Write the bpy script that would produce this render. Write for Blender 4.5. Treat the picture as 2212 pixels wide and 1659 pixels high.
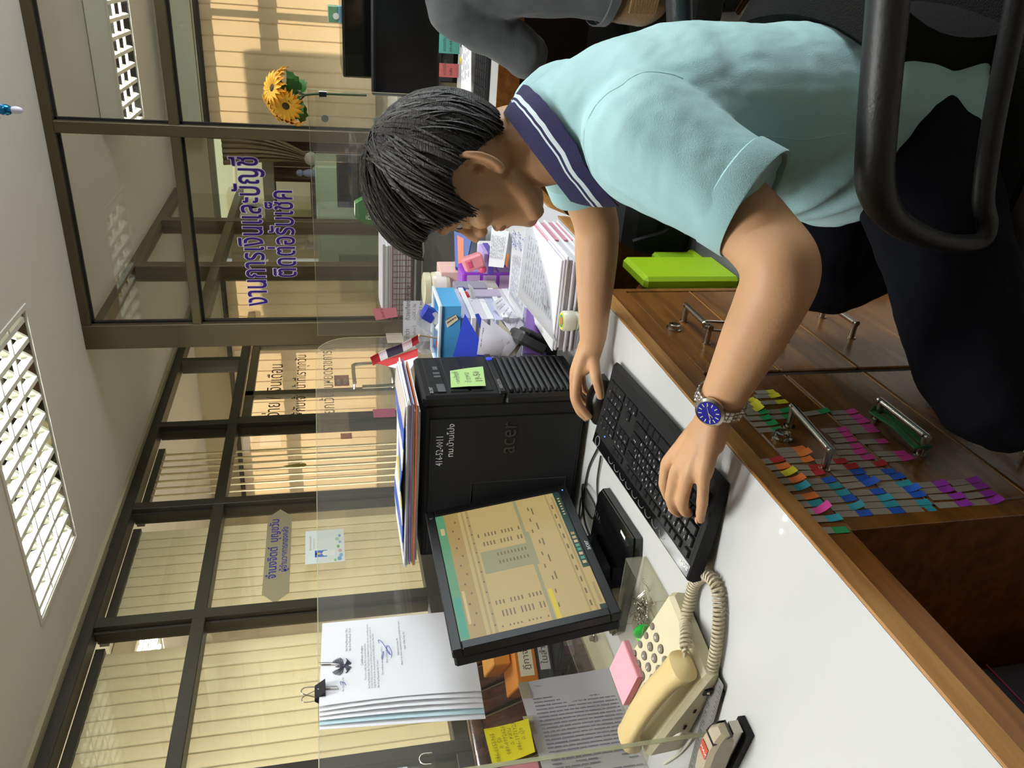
import bpy, bmesh, math, random
from mathutils import Vector as V, Matrix
random.seed(7)
SC = bpy.context.scene
COL = SC.collection
for o in list(bpy.data.objects):
    bpy.data.objects.remove(o)
PI = math.pi

# ---------------------------------------------------------------- camera
W = ((0.07572741, -0.21779666, -0.97305189), (-0.88512359, -0.46403941, 0.03498079), (-0.45915312, 0.85862217, -0.22791747))
FPX, CXP, CYP, EYE = 1695.0, 1106.0, 829.5, 1.29
cam = bpy.data.objects.new('camera', bpy.data.cameras.new('camera'))
COL.objects.link(cam)
cam.data.sensor_width = 36.0
cam.data.lens = 36.0 * FPX / 2212.0
cam.data.clip_start = 0.02
cam.matrix_world = Matrix(((W[0][0], -W[1][0], -W[2][0], 0), (W[0][1], -W[1][1], -W[2][1], 0), (W[0][2], -W[1][2], -W[2][2], EYE), (0, 0, 0, 1)))
SC.camera = cam

# ---------------------------------------------------------------- exposure, sky, sun, lamps
SC.view_settings.view_transform = 'Standard'
SC.view_settings.look = 'None'
SC.view_settings.gamma = 1.0
SC.view_settings.use_curve_mapping = False
SC.view_settings.exposure = -0.14
SC.cycles.max_bounces = 7
SC.cycles.transparent_max_bounces = 24
SC.cycles.use_denoising = True
SC.cycles.sample_clamp_indirect = 4.0
world = bpy.data.worlds.new('sky')
SC.world = world
world.use_nodes = True
world.node_tree.nodes['Background'].inputs[0].default_value = (0.80, 0.92, 1.0, 1)
world.node_tree.nodes['Background'].inputs[1].default_value = 1.6


def lamp(name, kind, loc, energy, color=(1, 1, 1), rot=(0, 0, 0), size=None, sy=None, angle=None):
    d = bpy.data.lights.new(name, kind)
    d.energy = energy
    d.color = color
    if size:
        d.shape = 'RECTANGLE'
        d.size = size
        d.size_y = sy or size
    if angle is not None:
        d.angle = angle
    o = bpy.data.objects.new(name, d)
    COL.objects.link(o)
    o.location = loc
    o.rotation_euler = rot
    return o


CEIL = 2.55
FIX = [(-2.035, 3.21), (0.62, 3.21), (-0.85, 0.80)]       # centres of the three louvred ceiling lights
TUBE = 14.0
LW_ = {(-2.035, 3.21): 15.0, (0.62, 3.21): 12.0, (-0.85, 0.80): 17.0, (-4.2, 3.9): 150.0, (-0.4, 5.55): 26.0}
for fx, fy in FIX + [(-4.2, 3.9), (-0.4, 5.55)]:  # the fixture behind the corridor blinds is added so they glow
    for r in (-1, 0, 1):
        lamp('louvre_tube_lamp', 'AREA', (fx, fy + r * 0.185, CEIL + (0.072 if (fx, fy) in FIX else -0.053)), LW_[(fx, fy)], (0.99, 0.985, 0.985), (0, 0, 0), 1.16, 0.024)
ADDED_BATTENS = [(0.9, 1.75), (-4.4, 1.6)]       # unseen tube battens, added for fill and to backlight the blinds
BW = dict(zip(ADDED_BATTENS, (14.0, 250.0)))
for fx, fy in ADDED_BATTENS:
    lamp('added_batten_lamp', 'AREA', (fx, fy, CEIL - 0.075), BW[(fx, fy)], (1.0, 0.985, 0.95), (0, 0, 0), 1.2, 0.08)
lamp('sun', 'SUN', (0, 12, 6), 13.0, (1.0, 0.93, 0.86), (math.radians(-58), 0, math.radians(8)), angle=0.02)
lamp('window_daylight', 'AREA', (2.95, 3.0, 1.55), 130.0, (0.88, 0.96, 1.0), (0, math.radians(90), 0), 1.5, 2.0)


# ---------------------------------------------------------------- helpers
def ray(x, y):
    a, b, c = x - CXP, y - CYP, FPX
    return V((W[0][0] * a + W[1][0] * b + W[2][0] * c, W[0][1] * a + W[1][1] * b + W[2][1] * c, W[0][2] * a + W[1][2] * b + W[2][2] * c))


def at(x, y, ax, val):
    """the point of the real plane ax = val that a pixel of the photograph shows"""
    d = ray(x, y)
    i = 'xyz'.index(ax)
    o = V((0, 0, EYE))
    return o + d * ((val - o[i]) / d[i])


def lin(h):
    c = [int(h[i:i + 2], 16) / 255 for i in (0, 2, 4)]
    return tuple(x / 12.92 if x <= 0.04045 else ((x + 0.055) / 1.055) ** 2.4 for x in c) + (1,)


MATS = {}


def pm(name, hexc, rough=0.5, metal=0.0, spec=0.5, bump=0.0, bs=60.0, var=0.0, vs=8.0, emit=0.0, alpha=1.0, stretch=None, sheen=0.0, coat=0.0):
    if name in MATS:
        return MATS[name]
    m = bpy.data.materials.new(name)
    m.use_nodes = True
    nt = m.node_tree
    b = nt.nodes['Principled BSDF']
    b.inputs['Base Color'].default_value = lin(hexc)
    b.inputs['Roughness'].default_value = rough
    b.inputs['Metallic'].default_value = metal
    b.inputs['Specular IOR Level'].default_value = spec
    b.inputs['Coat Weight'].default_value = coat
    if sheen:
        b.inputs['Sheen Weight'].default_value = sheen
        b.inputs['Sheen Roughness'].default_value = 0.5
    if emit:
        b.inputs['Emission Color'].default_value = lin(hexc)
        b.inputs['Emission Strength'].default_value = emit
    b.inputs['Alpha'].default_value = alpha
    if bump or var:
        tc = nt.nodes.new('ShaderNodeTexCoord')
        src = tc.outputs['Object']
        if stretch:
            mp = nt.nodes.new('ShaderNodeMapping')
            mp.inputs['Scale'].default_value = stretch
            nt.links.new(src, mp.inputs[0])
            src = mp.outputs[0]
    if var:
        n = nt.nodes.new('ShaderNodeTexNoise')
        n.inputs['Scale'].default_value = vs
        n.inputs['Detail'].default_value = 4
        nt.links.new(src, n.inputs['Vector'])
        r = nt.nodes.new('ShaderNodeValToRGB')
        c = lin(hexc)
        r.color_ramp.elements[0].position = 0.3
        r.color_ramp.elements[1].position = 0.7
        r.color_ramp.elements[0].color = tuple(max(0, x * (1 - var)) for x in c[:3]) + (1,)
        r.color_ramp.elements[1].color = tuple(min(1, x * (1 + var)) for x in c[:3]) + (1,)
        nt.links.new(n.outputs['Fac'], r.inputs[0])
        nt.links.new(r.outputs[0], b.inputs['Base Color'])
    if bump:
        n2 = nt.nodes.new('ShaderNodeTexNoise')
        n2.inputs['Scale'].default_value = bs
        n2.inputs['Detail'].default_value = 3
        nt.links.new(src, n2.inputs['Vector'])
        bp = nt.nodes.new('ShaderNodeBump')
        bp.inputs['Strength'].default_value = bump
        bp.inputs['Distance'].default_value = 0.004
        nt.links.new(n2.outputs['Fac'], bp.inputs['Height'])
        nt.links.new(bp.outputs[0], b.inputs['Normal'])
    MATS[name] = m
    return m


def thin(name, tint=(1, 1, 1), haze=0.0, hazec=(0.9, 0.9, 0.9), ior=1.45, rough=0.0, gmul=1.0):
    """clear sheet: mostly passes light, mirrors by fresnel, a little haze of dust and scratches"""
    if name in MATS:
        return MATS[name]
    m = bpy.data.materials.new(name)
    m.use_nodes = True
    nt = m.node_tree
    nt.nodes.remove(nt.nodes['Principled BSDF'])
    out = nt.nodes['Material Output']
    t = nt.nodes.new('ShaderNodeBsdfTransparent')
    t.inputs[0].default_value = tuple(tint) + (1,)
    g = nt.nodes.new('ShaderNodeBsdfGlossy')
    g.inputs['Roughness'].default_value = rough
    f = nt.nodes.new('ShaderNodeLayerWeight')          # Schlick, the same from either side of the sheet
    f.inputs[0].default_value = 0.5
    pw = nt.nodes.new('ShaderNodeMath')
    pw.operation = 'POWER'
    pw.inputs[1].default_value = 5.0
    nt.links.new(f.outputs['Facing'], pw.inputs[0])
    r0 = ((ior - 1) / (ior + 1)) ** 2
    ml = nt.nodes.new('ShaderNodeMath')
    ml.operation = 'MULTIPLY_ADD'
    ml.inputs[1].default_value = (1 - r0) * gmul
    ml.inputs[2].default_value = r0 * gmul
    nt.links.new(pw.outputs[0], ml.inputs[0])
    mx = nt.nodes.new('ShaderNodeMixShader')
    nt.links.new(ml.outputs[0], mx.inputs[0])
    nt.links.new(t.outputs[0], mx.inputs[1])
    nt.links.new(g.outputs[0], mx.inputs[2])
    last = mx
    if haze:
        d = nt.nodes.new('ShaderNodeBsdfDiffuse')
        d.inputs[0].default_value = tuple(hazec) + (1,)
        m2 = nt.nodes.new('ShaderNodeMixShader')
        m2.inputs[0].default_value = haze
        nt.links.new(mx.outputs[0], m2.inputs[1])
        nt.links.new(d.outputs[0], m2.inputs[2])
        last = m2
    nt.links.new(last.outputs[0], out.inputs[0])
    MATS[name] = m
    return m


def sheet(name, hexc, trans=0.5, trc=None):
    """cloth or paper that lets some light through"""
    if name in MATS:
        return MATS[name]
    m = bpy.data.materials.new(name)
    m.use_nodes = True
    nt = m.node_tree
    nt.nodes.remove(nt.nodes['Principled BSDF'])
    d = nt.nodes.new('ShaderNodeBsdfDiffuse')
    d.inputs[0].default_value = lin(hexc)
    t = nt.nodes.new('ShaderNodeBsdfTranslucent')
    t.inputs[0].default_value = lin(trc or hexc)
    mx = nt.nodes.new('ShaderNodeMixShader')
    mx.inputs[0].default_value = trans
    nt.links.new(d.outputs[0], mx.inputs[1])
    nt.links.new(t.outputs[0], mx.inputs[2])
    nt.links.new(mx.outputs[0], nt.nodes['Material Output'].inputs[0])
    MATS[name] = m
    return m


def wood(name, c1, c2, c3, rough=0.3, stretch=(14, 1, 14), coat=0.3, scale=3.0):
    if name in MATS:
        return MATS[name]
    m = bpy.data.materials.new(name)
    m.use_nodes = True
    nt = m.node_tree
    b = nt.nodes['Principled BSDF']
    b.inputs['Roughness'].default_value = rough
    b.inputs['Coat Weight'].default_value = coat
    b.inputs['Coat Roughness'].default_value = 0.15
    tc = nt.nodes.new('ShaderNodeTexCoord')
    mp = nt.nodes.new('ShaderNodeMapping')
    mp.inputs['Scale'].default_value = stretch
    nt.links.new(tc.outputs['Object'], mp.inputs[0])
    n = nt.nodes.new('ShaderNodeTexNoise')
    n.inputs['Scale'].default_value = scale
    n.inputs['Detail'].default_value = 6
    n.inputs['Distortion'].default_value = 0.6
    nt.links.new(mp.outputs[0], n.inputs['Vector'])
    r = nt.nodes.new('ShaderNodeValToRGB')
    r.color_ramp.elements[0].position = 0.28
    r.color_ramp.elements[0].color = lin(c1)
    r.color_ramp.elements[1].position = 0.72
    r.color_ramp.elements[1].color = lin(c3)
    e = r.color_ramp.elements.new(0.5)
    e.color = lin(c2)
    nt.links.new(n.outputs['Fac'], r.inputs[0])
    nt.links.new(r.outputs[0], b.inputs['Base Color'])
    bp = nt.nodes.new('ShaderNodeBump')
    bp.inputs['Strength'].default_value = 0.06
    bp.inputs['Distance'].default_value = 0.002
    nt.links.new(n.outputs['Fac'], bp.inputs['Height'])
    nt.links.new(bp.outputs[0], b.inputs['Normal'])
    MATS[name] = m
    return m


def frame_of(d):
    d = d.normalized()
    a = V((0, 0, 1)) if abs(d.z) < 0.9 else V((1, 0, 0))
    u = d.cross(a).normalized()
    return u, d.cross(u).normalized()


class MB:
    """collects shapes; build() links them as ONE mesh object"""

    def __init__(s):
        s.v, s.f, s.m, s.s = [], [], [], []

    def add(s, vs, fs, mi=0, sm=False):
        o = len(s.v)
        s.v += [V(p) for p in vs]
        for f in fs:
            s.f.append([i + o for i in f])
            s.m.append(mi)
            s.s.append(sm)
        return s

    def box(s, c, d, R=None, mi=0, bev=0.0):
        c = V(c)
        h = [x / 2 for x in d]
        if bev <= 0:
            vs = [V((x * h[0], y * h[1], z * h[2])) for x in (-1, 1) for y in (-1, 1) for z in (-1, 1)]
            fs = [(0, 1, 3, 2), (4, 6, 7, 5), (0, 4, 5, 1), (2, 3, 7, 6), (0, 2, 6, 4), (1, 5, 7, 3)]
        else:
            b = min(bev, min(h) * 0.95)
            vs, idx = [], {}
            for x in (-1, 1):
                for y in (-1, 1):
                    for z in (-1, 1):
                        for k in range(3):
                            p = [x * (h[0] - b), y * (h[1] - b), z * (h[2] - b)]
                            p[k] = (x, y, z)[k] * h[k]
                            idx[(x, y, z, k)] = len(vs)
                            vs.append(V(p))
            fs = []
            for k in range(3):
                a, e = [i for i in range(3) if i != k]
                for sg in (-1, 1):
                    q = []
                    for (sa, se) in ((-1, -1), (1, -1), (1, 1), (-1, 1)):
                        t = [0, 0, 0]
                        t[k], t[a], t[e] = sg, sa, se
                        q.append(idx[(t[0], t[1], t[2], k)])
                    fs.append(q)
                for sa in (-1, 1):
                    for se in (-1, 1):
                        t0, t1 = [0, 0, 0], [0, 0, 0]
                        t0[k], t1[k] = -1, 1
                        t0[a] = t1[a] = sa
                        t0[e] = t1[e] = se
                        fs.append([idx[tuple(t0) + (a,)], idx[tuple(t1) + (a,)], idx[tuple(t1) + (e,)], idx[tuple(t0) + (e,)]])
            for x in (-1, 1):
                for y in (-1, 1):
                    for z in (-1, 1):
                        fs.append([idx[(x, y, z, k)] for k in range(3)])
        if R is not None:
            vs = [R @ p for p in vs]
        return s.add([c + p for p in vs], fs, mi)

    def bx(s, x0, x1, y0, y1, z0, z1, mi=0, bev=0.0):
        return s.box(((x0 + x1) / 2, (y0 + y1) / 2, (z0 + z1) / 2), (abs(x1 - x0), abs(y1 - y0), abs(z1 - z0)), None, mi, bev)

    def loft(s, rings, mi=0, cap=True, sm=True, close=False):
        n = len(rings[0])
        vs = [p for r in rings for p in r]
        fs = []
        m = len(rings)
        for i in range(m if close else m - 1):
            for j in range(n):
                a, b = i * n + j, i * n + (j + 1) % n
                c, d = ((i + 1) % m) * n + (j + 1) % n, ((i + 1) % m) * n + j
                fs.append((a, b, c, d))
        if cap and not close:
            fs.append(tuple(range(n))[::-1])
            fs.append(tuple(range((m - 1) * n, m * n)))
        return s.add(vs, fs, mi, sm)

    def tube(s, path, r, n=8, mi=0, cap=True, closed=False, flat=None):
        path = [V(p) for p in path]
        m = len(path)
        rs = r if isinstance(r, (list, tuple)) else [r] * m
        rings = []
        u = None
        for i, p in enumerate(path):
            if closed:
                t = path[(i + 1) % m] - path[i - 1]
            else:
                t = path[min(i + 1, m - 1)] - path[max(i - 1, 0)]
            if t.length < 1e-9:
                t = V((0, 0, 1))
            t.normalize()
            if u is None:
                u = frame_of(t)[0]
            u = (u - t * u.dot(t))
            if u.length < 1e-6:
                u = frame_of(t)[0]
            u.normalize()
            w = t.cross(u)
            fl = flat or 1.0
            rings.append([p + u * (rs[i] * math.cos(2 * PI * k / n)) + w * (rs[i] * fl * math.sin(2 * PI * k / n)) for k in range(n)])
        return s.loft(rings, mi, cap, True, closed)

    def lathe(s, prof, o=(0, 0, 0), ax=(0, 0, 1), n=20, mi=0, cap=True):
        o, ax = V(o), V(ax).normalized()
        u, w = frame_of(ax)
        rings = [[o + ax * z + u * (max(r, 1e-5) * math.cos(2 * PI * k / n)) + w * (max(r, 1e-5) * math.sin(2 * PI * k / n)) for k in range(n)] for r, z in prof]
        return s.loft(rings, mi, cap)

    def ball(s, c, r, n=10, m=7, mi=0, R=None):
        c = V(c)
        rr = r if isinstance(r, (tuple, list)) else (r, r, r)
        rings = []
        for i in range(m + 1):
            a = PI * (i / m) - PI / 2
            ca = max(math.cos(a), 0.02)
            ring = []
            for k in range(n):
                p = V((rr[0] * ca * math.cos(2 * PI * k / n), rr[1] * ca * math.sin(2 * PI * k / n), rr[2] * math.sin(a)))
                ring.append(c + (R @ p if R is not None else p))
            rings.append(ring)
        return s.loft(rings, mi)

    def prism(s, pts, ex, mi=0, sm=False):
        """polygon of 3-D points pushed along the vector ex"""
        pts = [V(p) for p in pts]
        ex = V(ex)
        n = len(pts)
        vs = pts + [p + ex for p in pts]
        fs = [tuple(range(n))[::-1], tuple(range(n, 2 * n))] + [(i, (i + 1) % n, n + (i + 1) % n, n + i) for i in range(n)]
        return s.add(vs, fs, mi, sm)

    def grid(s, rows, mi=0, sm=True):
        n = len(rows[0])
        vs = [p for r in rows for p in r]
        fs = [(i * n + j, i * n + j + 1, (i + 1) * n + j + 1, (i + 1) * n + j) for i in range(len(rows) - 1) for j in range(n - 1)]
        return s.add(vs, fs, mi, sm)

    def slab(s, rows, th, mi=0, sm=True):
        """a bent sheet (grid of points) with real thickness th along its local normals"""
        rows = [[V(p) for p in r] for r in rows]
        R, N = len(rows), len(rows[0])
        back = []
        for i in range(R):
            br = []
            for j in range(N):
                a = rows[min(i + 1, R - 1)][j] - rows[max(i - 1, 0)][j]
                b = rows[i][min(j + 1, N - 1)] - rows[i][max(j - 1, 0)]
                br.append(rows[i][j] - a.cross(b).normalized() * th)
            back.append(br)
        o = [p for r in rows for p in r] + [p for r in back for p in r]
        q = R * N
        fs = []
        for i in range(R - 1):
            for j in range(N - 1):
                a = i * N + j
                fs.append((a, a + 1, a + N + 1, a + N))
                fs.append((q + a, q + a + N, q + a + N + 1, q + a + 1))
        edge = [j for j in range(N)] + [i * N + N - 1 for i in range(1, R)] + [(R - 1) * N + j for j in range(N - 2, -1, -1)] + [i * N for i in range(R - 2, 0, -1)]
        for k in range(len(edge)):
            a, b = edge[k], edge[(k + 1) % len(edge)]
            fs.append((a, q + a, q + b, b))
        return s.add(o, fs, mi, sm)

    def text(s, txt, o, u, v, size, mi=0, ext=0.0003, align='LEFT', res=2, bold=0.0, sx=1.0):
        vs, fs = text_geo(txt, align, res, bold)
        o, u, v = V(o), V(u).normalized(), V(v).normalized()
        n = u.cross(v)
        k = len(vs)
        P = [o + u * (p[0] * size * sx) + v * (p[1] * size) + n * ext for p in vs]
        return s.add(P, fs, mi)

    def build(s, name, mats, parent=None, loc=None, sharp=38):
        me = bpy.data.meshes.new(name)
        off = parent.matrix_world.translation.copy() if parent is not None else V((0, 0, 0))
        if parent is not None:
            off = WL[parent.name]
        if loc is not None:
            off = V(loc)
        me.from_pydata([tuple(p - off) for p in s.v], [], s.f)
        ms = mats if isinstance(mats, (list, tuple)) else [mats]
        for m in ms:
            me.materials.append(m)
        me.polygons.foreach_set('material_index', s.m)
        me.polygons.foreach_set('use_smooth', s.s)
        me.update()
        bm = bmesh.new()
        bm.from_mesh(me)
        bmesh.ops.recalc_face_normals(bm, faces=bm.faces)
        bm.to_mesh(me)
        bm.free()
        if any(s.s):
            me.set_sharp_from_angle(angle=math.radians(sharp))
        o = bpy.data.objects.new(name, me)
        COL.objects.link(o)
        if parent is not None:
            o.parent = parent
            o.location = off - WL[parent.name] if loc is not None else (0, 0, 0)
        elif loc is not None:
            o.location = off
        WL[o.name] = off
        return o


WL = {}
_TG = {}


def text_geo(txt, align, res, bold):
    key = (txt, align, res, bold)
    if key in _TG:
        return _TG[key]
    cu = bpy.data.curves.new('lettering', 'FONT')
    cu.body = txt
    cu.resolution_u = res
    cu.align_x = align
    cu.offset = bold
    ob = bpy.data.objects.new('lettering', cu)
    COL.objects.link(ob)
    bpy.context.view_layer.update()
    dg = bpy.context.evaluated_depsgraph_get()
    me = bpy.data.meshes.new_from_object(ob.evaluated_get(dg))
    r = ([tuple(v.co) for v in me.vertices], [list(p.vertices) for p in me.polygons])
    bpy.data.objects.remove(ob)
    bpy.data.curves.remove(cu)
    bpy.data.meshes.remove(me)
    _TG[key] = r
    return r


def tag(o, label=None, cat=None, group=None, kind=None):
    if label: o['label'] = label
    if cat: o['category'] = cat
    if group: o['group'] = group
    if kind: o['kind'] = kind
    return o


def thing(name, label, cat, loc=(0, 0, 0), group=None):
    o = bpy.data.objects.new(name, None)
    o.empty_display_size = 0.05
    COL.objects.link(o)
    o.location = loc
    WL[o.name] = V(loc)
    return tag(o, label, cat, group)


def solo(name, mb, mats, label, cat, group=None, loc=None):
    return tag(mb.build(name, mats, None, loc), label, cat, group)


def struct(name, mb=None, mats=None, loc=(0, 0, 0)):
    if mb is None:
        o = bpy.data.objects.new(name, None)
        COL.objects.link(o)
        o.location = loc
        WL[o.name] = V(loc)
    else:
        o = mb.build(name, mats)
    o['kind'] = 'structure'
    return o


def rz(a): return Matrix.Rotation(a, 3, 'Z')
def ry(a): return Matrix.Rotation(a, 3, 'Y')
def rx(a): return Matrix.Rotation(a, 3, 'X')


def spline(pts, n):
    """smooth path through points (Catmull-Rom)"""
    pts = [V(p) for p in pts]
    P = [pts[0] * 2 - pts[1]] + pts + [pts[-1] * 2 - pts[-2]]
    out = []
    for i in range(1, len(P) - 2):
        for k in range(n):
            t = k / n
            a, b, c, d = P[i - 1], P[i], P[i + 1], P[i + 2]
            out.append(0.5 * ((2 * b) + (c - a) * t + (2 * a - 5 * b + 4 * c - d) * t * t + (3 * b - a - 3 * c + d) * t ** 3))
    out.append(pts[-1])
    return out


X0, Y0, Z0 = V((1, 0, 0)), V((0, 1, 0)), V((0, 0, 1))
# ---------------------------------------------------------------- materials of the room
M_CEIL = pm('ceiling_paint', 'd9d4c9', 0.9, bump=0.05, bs=90)
M_WALL = pm('wall_paint', 'cfc8b4', 0.9)
M_FRAME = pm('bronze_aluminium', '564b34', 0.42, metal=0.35, spec=0.5, var=0.08, vs=3)
M_FRAMED = pm('dark_bronze_aluminium', '38342a', 0.45, metal=0.3)
M_SEAL = pm('rubber_seal', '15130f', 0.7)
M_GLASS = thin('window_glass', (0.972, 0.975, 0.955), ior=1.5)
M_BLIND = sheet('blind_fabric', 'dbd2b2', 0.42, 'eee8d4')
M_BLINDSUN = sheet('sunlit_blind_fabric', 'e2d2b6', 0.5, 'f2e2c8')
M_TILE = pm('floor_tile_glaze', 'a39d94', 0.35, var=0.06, vs=5)
M_GROUT = pm('floor_grout', '6d675f', 0.9)
M_WHITE = pm('white_enamel', 'eef0ea', 0.35)

# ---------------------------------------------------------------- floor, ceiling, walls
fl = struct('floor', MB().bx(-5.7, 3.0, -1.5, 7.6, -0.12, -0.006), M_GROUT)
tile = None
for i in range(7):
    for j in range(12):
        x, y = -0.75 + 0.3 * i, 0.26 + 0.3 * j
        if tile is None:
            tile = MB().box((x, y, -0.003), (0.296, 0.296, 0.006), None, 0, 0.001).build('floor_tile', M_TILE, fl, (x, y, 0))
        else:
            c = tile.copy()
            COL.objects.link(c)
            c.parent = fl
            c.location = V((x, y, 0)) - WL[fl.name]
wide = MB()
for a, b, c_, d in ((-5.7, -0.9, -1.5, 7.6), (1.2, 3.0, -1.5, 7.6), (-0.9, 1.2, -1.5, 0.11), (-0.9, 1.2, 3.71, 7.6)):
    wide.bx(a, b, c_, d, -0.006, 0.0)
wide.build('floor_field', M_TILE, fl)

FW, FD = 1.23, 0.585
cb = MB()
for ya, yb, row in ((-1.5, 2.0, FIX[2:3]), (2.0, 7.6, FIX[0:2])):
    y = row[0][1]
    cb.bx(-5.7, 3.1, ya, y - FD / 2, CEIL, CEIL + 0.14).bx(-5.7, 3.1, y + FD / 2, yb, CEIL, CEIL + 0.14)
    x = -5.7
    for fx, _ in row:
        cb.bx(x, fx - FW / 2, y - FD / 2, y + FD / 2, CEIL, CEIL + 0.14)
        x = fx + FW / 2
    cb.bx(x, 3.1, y - FD / 2, y + FD / 2, CEIL, CEIL + 0.14)
struct('ceiling', cb, M_CEIL)

struct('wall_right', MB().bx(3.0, 3.1, -1.5, 1.9, 0, CEIL).bx(3.0, 3.1, 4.1, 7.6, 0, CEIL).bx(3.0, 3.1, 1.9, 4.1, 0, 0.7).bx(3.0, 3.1, 1.9, 4.1, 2.35, CEIL), M_WALL)
struct('wall_front', MB().bx(-5.7, 3.1, -1.6, -1.5, 0, CEIL), pm('bounce_cut_dark', '4a3626', 0.6))  # unseen wall, darkened to cut bounce light; panelling is made up
struct('wall_left', MB().bx(-5.8, -5.7, -1.6, 7.6, 0, CEIL), M_WALL)
YB = 7.4
wb = MB()
wb.bx(-5.7, 3.1, YB, YB + 0.12, 0, 0.82).bx(-5.7, 3.1, YB, YB + 0.12, 2.24, CEIL)
for a, b in ((-5.7, -5.2), (-2.60, -2.25), (-1.42, -1.33), (2.2, 3.1)):
    wb.bx(a, b, YB, YB + 0.12, 0.82, 2.24)
struct('wall_back', wb, pm('far_wall_paint', 'b9ad8f', 0.9))

# ---------------------------------------------------------------- glazed partition along the corridor (x = -3.03)
XW = -3.03
w1 = struct('window_1', None, None, (XW, 3.0, 0))


def bar(x0, x1, y0, y1, z0, z1, name, par, mat=None):
    return MB().bx(x0, x1, y0, y1, z0, z1, 0, 0.003).build(name, mat or M_FRAME, par)


bar(XW - 0.1, XW, -1.5, 7.4, 2.47, CEIL, 'top_rail', w1, M_FRAMED)
bar(XW - 0.1, XW, -1.5, 7.4, 1.945, 2.01, 'transom', w1, M_FRAMED)
bar(XW - 0.1, XW, -1.5, 5.26, 0.73, 0.80, 'sill_rail', w1, M_FRAMED)
MY = [-0.70, 0.30, 1.30, 2.29, 3.28, 4.26, 5.24, 6.30, 7.0]
for y in MY:
    bar(XW - 0.115, XW + 0.004, y - 0.033, y + 0.033, 0.0 if y < 6 else 2.01, 2.47, 'mullion', w1, M_FRAMED)
    for z0, z1 in ((2.01, 2.47), (0.80, 1.945)):
        if y < 6:
            MB().bx(XW - 0.075, XW - 0.03, y - 0.048, y + 0.048, z0, z1).build('glazing_bead', M_FRAMED, w1)
bar(XW - 0.09, XW - 0.02, -1.5, 5.26, 0.0, 0.73, 'lower_panel', w1, pm('lower_panel_board', '7d7256', 0.6))
for k in range(len(MY) - 1):
    a, b = MY[k] + 0.03, MY[k + 1] - 0.03
    MB().bx(XW - 0.056, XW - 0.050, a, b, 2.0, 2.48).build('pane', M_GLASS, w1)
    if b < 5.3:
        MB().bx(XW - 0.056, XW - 0.050, a, b, 0.79, 1.95).build('pane', M_GLASS, w1)
# pale ceiling trim along the partition
t1 = struct('trim_1', MB().bx(XW + 0.0, XW + 0.055, -1.5, 3.87, 2.527, CEIL).bx(XW + 0.0, XW + 0.045, 3.87, 7.4, 2.53, CEIL), pm('trim_paint', 'a89d80', 0.7))

# vertical blinds behind the partition
random.seed(3)


def vblind(name, label, x0, y0, x1, y1, z0, z1, w, mat, tilt, thick=0.0012, rail=True, group=None):
    t = thing(name, label, 'blind', ((x0 + x1) / 2, (y0 + y1) / 2, z0), group)
    d = V((x1 - x0, y1 - y0, 0))
    L = d.length
    d.normalize()
    n = V((-d.y, d.x, 0))
    step = w * 0.93
    k = int(L / step)
    first = None
    for i in range(k):
        c = V((x0, y0, 0)) + d * (step * (i + 0.5))
        if first is None:
            a = d * math.cos(tilt) + n * math.sin(tilt)
            rows = [[V((0, 0, z)) + c + a * (w * (u - 0.5)) + n * (0.004 * (1 - (2 * u - 1) ** 2)) for u in (0, 0.25, 0.5, 0.75, 1)] for z in (z0, z1)]
            first = MB().slab(rows, thick).build('slat', mat, t, c)
            base = c
        else:
            o = first.copy()
            COL.objects.link(o)
            o.parent = t
            o.location = c - WL[t.name]
            o.rotation_euler = (0, 0, random.uniform(-0.02, 0.02))
    if rail:
        m = V((x0, y0, 0)) + d * L / 2
        MB().box((m.x, m.y, z1 + 0.022), (L, 0.045, 0.045), rz(math.atan2(d.y, d.x))).build('head_rail', M_FRAMED, t)
    return t


for k, (a, b) in enumerate(((1.30, 2.29), (2.29, 3.28), (3.28, 4.26))):
    nm = ('nearest the hanging certificate papers', 'above the monitor', 'behind the name sign')[k]
    vblind('vertical_blind', 'closed beige vertical blind behind the corridor glass ' + nm, XW - 0.17, a + 0.03, XW - 0.17, b - 0.03, 0.75, 2.44, 0.089, M_BLIND, 0.05, group='closed blinds behind the corridor partition')
vblind('vertical_blind', 'half open beige vertical blind behind the glass with the gold emblem reflection', XW - 0.17, 4.31, XW - 0.17, 5.15, 0.75, 2.44, 0.089, M_BLIND, 0.75)

# ---------------------------------------------------------------- glass door of the corridor
d1 = struct('door_1', None, None, (XW, 5.85, 0))
bar(XW - 0.09, XW - 0.01, 5.27, 5.33, 0, 1.945, 'door_jamb', d1, M_FRAMED)
bar(XW - 0.075, XW - 0.03, 5.69, 5.765, 0.02, 1.93, 'door_stile', d1)
bar(XW - 0.075, XW - 0.03, 6.60, 6.67, 0.02, 1.93, 'door_stile', d1)
bar(XW - 0.075, XW - 0.03, 5.33, 6.67, 1.865, 1.93, 'door_rail', d1)
bar(XW - 0.075, XW - 0.03, 5.33, 6.67, 0.02, 0.14, 'door_rail', d1)
MB().bx(XW - 0.056, XW - 0.050, 5.33, 5.69, 0.14, 1.865).build('pane', M_GLASS, d1)
MB().bx(XW - 0.056, XW - 0.050, 5.765, 6.60, 0.14, 1.865).build('pane', M_GLASS, d1)
M_CHROME = pm('brushed_chrome', 'b9b4a8', 0.22, metal=1.0)
hp = [(XW + 0.0, 5.55, 1.08), (XW + 0.075, 5.55, 1.08), (XW + 0.085, 5.62, 1.085), (XW + 0.085, 5.86, 1.085), (XW + 0.085, 5.95, 1.06), (XW + 0.085, 5.95, 0.82), (XW + 0.085, 5.86, 0.78), (XW + 0.085, 5.62, 0.77), (XW + 0.085, 5.56, 0.80), (XW + 0.085, 5.55, 1.03)]
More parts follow.
